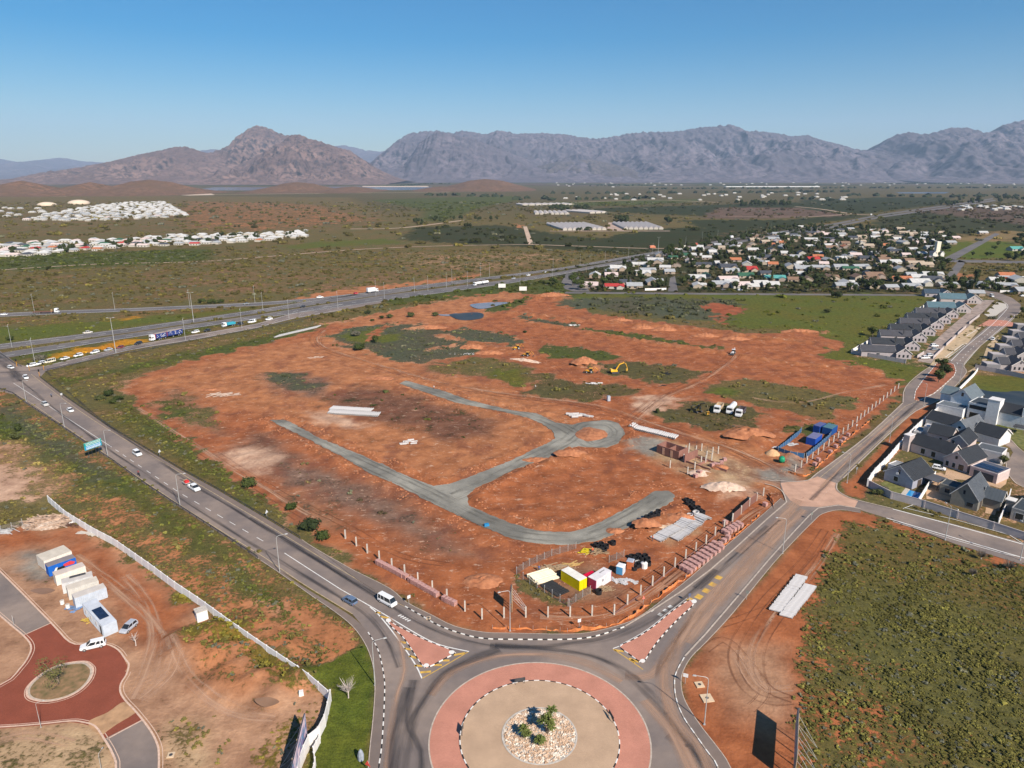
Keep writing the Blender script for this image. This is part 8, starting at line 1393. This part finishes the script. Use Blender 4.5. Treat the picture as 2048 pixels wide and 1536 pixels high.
# trees
def tree(kind, seed=0):
    rr = np.random.default_rng(seed); r = empty('tree'); tb = MB(); cb = MB()
    if kind == 'round': H, L = 6.5, [((rr.normal(0, 1.1), rr.normal(0, 1.1), 4.3 + rr.normal(0, .6)), (rr.uniform(1.5, 2.2), rr.uniform(1.5, 2.2), rr.uniform(1.1, 1.7))) for _ in range(5)]
    elif kind == 'broad': H, L = 8, [((rr.normal(0, 2.0), rr.normal(0, 2.0), 4.8 + rr.normal(0, .8)), (rr.uniform(1.8, 2.6), rr.uniform(1.8, 2.6), rr.uniform(1.2, 1.8))) for _ in range(7)]
    elif kind == 'thorn': H, L = 6, [((rr.normal(0, 1.7), rr.normal(0, 1.7), 4.6 + rr.normal(0, .6)), (1.5, 1.5, .7)) for _ in range(9)]
    elif kind == 'cone': H, L = 10, [((0, 0, 1.8 + k * 1.7), (2.0 - k * .36, 2.0 - k * .36, 1.2)) for k in range(5)]
    elif kind == 'tall': H, L = 15, [((rr.normal(0, 1.6), rr.normal(0, 1.6), 7 + k * 1.4), (rr.uniform(1.4, 2.4), rr.uniform(1.4, 2.4), rr.uniform(1.2, 2))) for k in range(6)]
    elif kind == 'bush': H, L = 2.6, [((rr.normal(0, .9), rr.normal(0, .9), 1.0 + rr.uniform(0, .5)), (rr.uniform(.9, 1.4), rr.uniform(.9, 1.4), rr.uniform(.8, 1.2))) for _ in range(4)]
    elif kind == 'palm':
        H, L = 8, []; top = (0, 0, 7.2)
        for k in range(13): th = 2 * math.pi * k / 13 + rr.uniform(-.1, .1); d = (math.cos(th), math.sin(th)); P = [(d[0] * q * 2.6, d[1] * q * 2.6, 7.2 + 1.1 * math.sin(q * 2.6) - 1.5 * q * q) for q in (0, .35, .7, 1)]; o_ = (-d[1] * .28, d[0] * .28); cb.add([(p[0] + s * o_[0] * w, p[1] + s * o_[1] * w, p[2] - .12 * abs(s)) for p, w in zip(P, (.5, 1, .9, .1)) for s in (-1, 0, 1)], [(j * 3 + a, j * 3 + a + 1, j * 3 + a + 4, j * 3 + a + 3) for j in range(3) for a in (0, 1)])
    zt = 7.2 if kind == 'palm' else H * (.55 if kind != 'bush' else .3); lean = rr.normal(0, .25, 2); tb.tube([(0, 0, -.2), (lean[0] * .4, lean[1] * .4, zt * .5), (lean[0], lean[1], zt) if kind != 'palm' else (0, 0, zt)], [.26 if kind != 'bush' else .1, .19 if kind != 'bush' else .08, .1], 6)
    for c, q in L[:4]: tb.tube([(lean[0] * .5, lean[1] * .5, zt * .6), c], [.1, .03], 4)
    for c, q in L:
        if kind != 'thorn': core(cb, c, [v * .66 for v in q], rr, 7, 4, .2)
    if kind == 'thorn': leafy(cb, L, 900, .15, rr); [tb.tube([(lean[0] * .5, lean[1] * .5, zt * .5), c], [.09, .03], 4) for c, q in L]
    elif L: leafy(cb, L, 380 if kind in ('broad', 'tall') else 260, .40 if kind != 'bush' else .26, rr)
    tb.build('trunk', M['bark'], r); cb.build('crown', LM, r); return r
GRN = [(.035,.050,.016),(.045,.062,.018),(.055,.070,.022),(.030,.042,.018),(.07,.078,.03),(.060,.055,.032),(.085,.08,.045)]
def plant_tree(kind, u, v, lab, s=1.0, col=None, group=None, var=0, cat='tree', z=None):
    x, y = at(u, v); return place(f'tree_{kind}{var}', lambda: tree(kind, 50 + var * 7), (x, y, hz(x, y) if z is None else z), float(rng.uniform(0, 6.28)), lab, cat, group, col or GRN[int(rng.integers(0, 5))], ('crown',), scale=(s, s, s * float(rng.uniform(.9, 1.1))))
for u, v, k, s, lab in [(218,790,'bush',1.6,'dark round bush, upper one of the group in the green verge'),(200,800,'bush',1.4,'dark spreading bush at the left of the verge group'),(238,800,'bush',1.3,'dark bush at the right of the verge group'),(226,806,'bush',1.1,'small bush in front of the verge group'),(497,972,'bush',1.7,'round dark bush alone in the green verge opposite the pickup'),(583,1018,'bush',1.2,'small dark bush above the sign in the verge'),(620,1060,'bush',1.9,'big dark green bush near the end of the guard rail'),(645,1078,'bush',1.3,'low bright bush below the big dark one'),(38,860,'bush',1.4,'dark bush in the scrub at the far left, upper one'),(28,878,'bush',1.3,'dark bush in the scrub at the far left, lower one'),
    (719,700,'bush',2.3,'dark bush standing at the edge of the site track'),(712,672,'bush',2.0,'grey green bush in the bright grass by the track'),(752,684,'bush',2.0,'dark bush in the bright grass patch'),(735,628,'bush',1.5,'lone bush between the highway verge and the site'),(764,637,'bush',1.2,'small bush left of a pair on the site'),(779,636,'bush',1.5,'round bush right of a pair on the site'),(822,634,'bush',1.9,'bush left of the blue pond'),(870,632,'bush',1.6,'flat bush just left of the blue pond'),(745,642,'bush',.9,'smallest bush near the site pair'),(1050,666,'bush',.8,'small bush at the red bank near the ponds'),(1670,595,'bush',2.6,'dark bush alone in the bright green field below the suburb'),(1655,625,'bush',1.6,'low bush in the middle of the bright green field'),(1745,672,'round',1.0,'small tree behind the first terraced gardens, left one'),(1765,674,'round',.8,'small tree behind the first terraced gardens, right one'),
    (1316,826,'bush',.9,'small bush beside the tracks near the dark excavator'),(1885,737,'round',.9,'small dark tree at the top of the red median'),(1877,765,'round',1.0,'dark tree nearest the camera on the red median'),(1887,757,'round',1.15,'largest dark tree on the red median'),(1753,990,'bush',1.1,'dark bush inside the corner of the pool garden'),(1768,983,'bush',.9,'small green bush beside the blue grey house'),
    (2006,930,'round',.55,'small dark tree by the cobbled parking'),(2004,945,'bush',1.0,'dark shrub beside the driveway paving'),(1955,800,'bush',1.5,'brown reeds at the dam edge'),(1990,835,'bush',1.0,'small shrub on the dam bank'),(2030,850,'bush',1.0,'green shrub on the lawn by the dam'),(98,540,'broad',.8,'lone tree on the plain above the ramp'),(20,680,'bush',1.6,'small tree in the bright grass left of the highway'),(80,722,'bush',2.0,'grey bush beside the yellow flowers'),(405,606,'bush',2.2,'dark bush above the ramp, left of three'),(426,607,'bush',2.0,'dark bush above the ramp, middle of three'),(442,606,'bush',1.6,'dark bush above the ramp, right of three')]:
    g = (.13,.12,.10) if 'grey' in lab or 'brown' in lab else None; plant_tree(k, u, v, lab, s * (.78 if k == 'bush' else 1), g, var=int(rng.integers(0, 2)), cat='bush' if k == 'bush' else 'tree')
# island thorn tree, bare tree, three aloes
plant_tree('thorn', 118, 1368, 'thorn tree with open crown on the paved circle island', .85, (.13,.13,.05), var=0)
def bare(u, v, lab, H=4.6, n=60, cat='tree', mt=None, low=1.):
    x, y = at(u, v); r = empty('bare_tree', (x, y, 0), .4, lab, cat); rr = np.random.default_rng(5); tb = MB(); tb.tube([(0, 0, 0), (.05, 0, 1.2 * low), (0, .05, 1.9 * low)], [.12, .09, .07], 6); tb.build('trunk', simple('silver_bark', (.52,.44,.40), .9, .2), r); b_ = MB()
    for k in range(n): th = rr.uniform(0, 6.28); L = rr.uniform(1.0, H * .55); e = rr.uniform(.5, 1.3); d = (math.cos(th) * math.cos(e), math.sin(th) * math.cos(e), math.sin(e)); z0 = rr.uniform(1.2, 2.2) * low; b_.tube([(0, 0, z0), (d[0] * L * .5, d[1] * L * .5, z0 + d[2] * L * .5), (d[0] * L + rr.normal(0, .15), d[1] * L, z0 + d[2] * L * 1.1)], [.045, .03, .015], 3, cap=False)
    b_.build('branches', mt or simple('silver_twigs', (.50,.43,.40), .9, .2), r); return r
bare(697, 1396, 'leafless silver tree on the lawn beside the pavement'); bare(272, 1292, 'young bare sapling on the soil beside the red circle', 2.2, 20)
for u, v, lab, H in ((1962,1118,'grey twiggy bush below the lower road, left one',3.4),(2018,1140,'big grey twiggy bush below the lower road at the right edge',4.2),(1945,1152,'small grey twiggy bush in the corner of the shrub field',2.4)): bare(u, v, lab, H, 150, 'bush', simple('grey_twigs', (.24,.20,.16), .95, .4, 1), .35)
def aloe(u, v, heads, lab):
    x, y = at(u, v); r = empty('aloe', (x, y, .2), 0, lab, 'aloe'); rr = np.random.default_rng(int(u)); tb = MB(); cb = MB()
    for (ax, ay, h, s) in heads:
        tb.tube([(0, 0, 0), (ax * .5, ay * .5, h * .6), (ax, ay, h)], [.16, .12, .1], 6)
        s *= 1.7; ax *= 1.6; ay *= 1.6; h *= 1.7
        for k in range(60):
            th = rr.uniform(0, 6.28); e = rr.uniform(-.2, 1.25); L = s * rr.uniform(.8, 1.15); d = (math.cos(th) * math.cos(e), math.sin(th) * math.cos(e), math.sin(e)); o_ = (-math.sin(th) * .11, math.cos(th) * .11)
            cb.add([(ax + o_[0], ay + o_[1], h), (ax - o_[0], ay - o_[1], h), (ax + d[0] * L * .6 - o_[0], ay + d[1] * L * .6 - o_[1], h + d[2] * L * .7), (ax + d[0] * L * .6 + o_[0], ay + d[1] * L * .6 + o_[1], h + d[2] * L * .7), (ax + d[0] * L, ay + d[1] * L, h + d[2] * L * .75 - .1)], [(0, 1, 2, 3), (3, 2, 4)])
    tb.build('stem', M['bark'], r); cb.build('leaves', LM, r, color=(.14,.165,.05))
aloe(1048, 1478, [(0, .2, .9, .75), (.3, -.2, .7, .6)], 'low aloe at the left of the cobbled roundabout centre'); aloe(1095, 1470, [(0, 0, 1.7, .85), (.4, .6, 2.2, .8), (-.4, .2, 1.4, .8), (.3, -.3, 1.2, .7)], 'tall branched aloe in the middle of the cobbles'); aloe(1078, 1492, [(0, 0, .6, .7), (.3, .1, .5, .55)], 'small dark aloe nearest the camera on the cobbles')
TMB = MB(); RRT = np.random.default_rng(77)
def mass_tree(x, y, s, rr):
    L = [((x + rr.normal(0, 1.3) * s, y + rr.normal(0, 1.3) * s, (3.4 + rr.normal(0, .7)) * s), [rr.uniform(1.5, 2.4) * s for _ in range(3)]) for _ in range(4)]
    for c, q in L: core(TMB, c, [v * .8 for v in q], rr, 6, 3, .2)
    leafy(TMB, L, 70, .5 * s, rr); TMB.tube([(x, y, 0), (x, y, 3 * s)], .2 * s, 5)
# suburb trees, town trees, farm windbreaks
SUBP = AT([(1135,570),(1150,548),(1240,528),(1330,500),(1500,465),(1600,452),(1760,456),(1905,466),(1925,480),(1890,512),(1905,560),(1960,560),(2060,572),(2060,590),(1500,582),(1148,580)]); A = np.array(SUBP); nT = 0
STREETS = [AT(s) for s in SUBST]
for _ in range(12000):
    if nT >= 540: break
    x = rng.uniform(A[:, 0].min(), A[:, 0].max()); y = rng.uniform(A[:, 1].min(), A[:, 1].max()); q = (np.array([x]), np.array([y]))
    if sdist(*q, SUBP)[0] < 1 or any(sdist(*q, s)[0] > -3 for s in STREETS): continue
    dm = min(math.hypot(x - a, (y - b) * .8) for a, b in HP)
    if dm < 6.5: continue
    if y < 590 and x > 150 and any(0 < y - b < 12 and abs(x - a) < 9 for a, b in HP) and rng.uniform() < .3: continue
    k = rng.choice(['round', 'broad', 'cone', 'tall', 'palm', 'bush'], p=[.38, .33, .07, .06, .06, .10]); v_ = int(rng.integers(0, 3 if k in ('round', 'broad') else 1)); c = GRN[int(rng.integers(0, 7))]; u = 1024 + F_PX * x / (y * math.cos(PITCH) + CAM_H * math.sin(PITCH)); nm = {'round': 'round crowned garden tree', 'broad': 'broad spreading garden tree', 'cone': 'dark pointed conifer', 'tall': 'tall gum tree', 'palm': 'palm tree', 'bush': 'low garden bush'}[k]; tone = 'dark ' if sum(c) < .12 else ('olive ' if sum(c) < .17 else 'greyish ')
    s = float(rng.uniform(.85, 1.35)) * (1.1 if k == 'bush' else 1); nT += 1
    if nT > 205: mass_tree(x, y, s, RRT); continue
    o = place(f'tree_{k}{v_}', lambda: tree(k, 50 + v_ * 7), (x, y, 0), float(rng.uniform(0, 6.28)), f'{tone}{nm} among the houses, {zone(u)} part of the suburb, {"near" if y < 680 else ("middle" if y < 820 else "far")} rows', 'bush' if k == 'bush' else 'tree', 'trees among the suburb houses', c, ('crown',), scale=s)
for k, (u, v, kd, s) in enumerate([(1105,571,'broad',.9),(1145,571,'broad',1.3),(1160,580,'broad',1.3),(1195,583,'round',.8),(1345,520,'tall',1.25),(1335,516,'tall',1.0),(1318,575,'round',1.3),(1332,573,'cone',.9),(1422,579,'broad',1.0),(1408,582,'round',.7),(1150,560,'round',1.2),(1248,540,'round',1.0),(1378,583,'round',.6),(1553,583,'broad',.9),(1610,583,'broad',1.3),(1635,574,'broad',1.1),(1812,584,'round',1.0),(1940,582,'broad',1.3),(1965,585,'broad',1.1),(1985,578,'round',1.0),(1880,528,'broad',1.3),(1895,530,'round',1.2),(1860,528,'broad',1.0),(1945,512,'round',.8),(1974,513,'round',1.0),(1980,512,'round',.9),(2015,520,'broad',1.3),(2030,522,'broad',1.2),(2045,515,'broad',1.3),(1990,500,'round',1.0),(1996,492,'round',1.1),(2040,480,'broad',1.6),(2030,488,'broad',1.4),(2048,495,'broad',1.4),(2040,545,'round',.8),(2005,536,'bush',.8),(2044,628,'round',.8)]):
    plant_tree(kd, u, v, ['big', 'leafy', 'dark'][k % 3] + ' tree ' + ('at the grass park beside the suburb' if u > 1900 and v < 550 else ('on the street edge in front of the suburb houses' if v > 565 else 'at the highway side of the suburb')), s, GRN[k % 4], 'street and park trees of the suburb', var=0)
def grove(poly, n, s0, s1, lab, group, seed, stuff_after=999):
    P = AT(poly); A = np.array(P); rr = np.random.default_rng(seed); k = 0
    for _ in range(3000):
        if k >= n: break
        x = rr.uniform(A[:, 0].min(), A[:, 0].max()); y = rr.uniform(A[:, 1].min(), A[:, 1].max())
        if sdist(np.array([x]), np.array([y]), P)[0] < 0: continue
        mass_tree(x, y, float(rr.uniform(s0, s1)), rr); k += 1
grove([(1238,446),(1255,446),(1256,440),(1238,440)], 9, 1.8, 2.4, 'tall dark tree in the clump behind the walled farm', 'trees behind the walled farm', 1); grove([(1335,448),(1352,448),(1350,442),(1336,442)], 4, 1.6, 2.1, 'dark tree right of the walled farm', 'trees right of the walled farm', 2); grove([(1100,420),(1180,424),(1178,416),(1100,414)], 26, 1.5, 2.4, 'dark tree of the windbreak behind the second farm', 'windbreak of the second farm', 3); grove([(1470,413),(1530,414),(1590,412),(1590,407),(1470,407)], 26, 1.8, 2.8, 'dark tree of the windbreak on the plain', 'windbreak on the plain', 4); grove([(1140,463),(1180,463),(1180,461),(1140,461)], 5, .9, 1.2, 'small tree along the farm fence', 'trees along the farm fence', 5); grove([(1880,414),(1915,413),(1915,408),(1880,408)], 8, 2, 3, 'dark tree beside the far highway bend', 'trees beside the far highway bend', 6); grove([(1900,408),(2048,404),(2048,396),(1900,400)], 16, 2, 3.4, 'dark tree of the far wood at the right', 'far wood at the right', 7)
grove([(-20,516),(160,503),(330,492),(610,472),(600,466),(320,474),(180,484),(-20,494)], 44, .8, 1.5, 'dark tree between the houses of the long town strip', 'trees of the long town strip', 8); grove([(760,455),(900,448),(1000,440),(1010,436),(880,438),(760,448)], 14, 1, 1.9, 'dark bush like tree in the valley behind the red hill', 'trees in the valley', 9)
put(TMB.build('further_trees', LM, color=(.035,.046,.018)), 'further trees of the suburb, the town strip and the farms', 'trees', kind='stuff')
# far woods and hedges seen as one mass
wd = MB(); rr = np.random.default_rng(9)
for ln in ([(1030,400),(1200,398),(1320,397)],[(1100,388),(1400,386),(1700,384)],[(1700,392),(1900,394),(2048,392)],[(1300,378),(1600,377),(2048,376)],[(800,372),(860,368),(900,368)],[(850,390),(1010,394)],[(1560,398),(1700,402)],[(1180,372),(1300,371)],[(1780,368),(2048,366)]):
    L = resample(AT(ln), 26)
    for p in L:
        if rr.uniform() < .75: core(wd, (p[0] + rr.normal(0, 14), p[1] + rr.normal(0, 60), 3), (rr.uniform(8, 20), rr.uniform(8, 22), rr.uniform(5, 11)), rr, 6, 3, .25)
put(wd.build('distant_woods', LM, color=(.035,.045,.025)), 'far lines of trees and hedges on the plain', 'woods', kind='stuff')
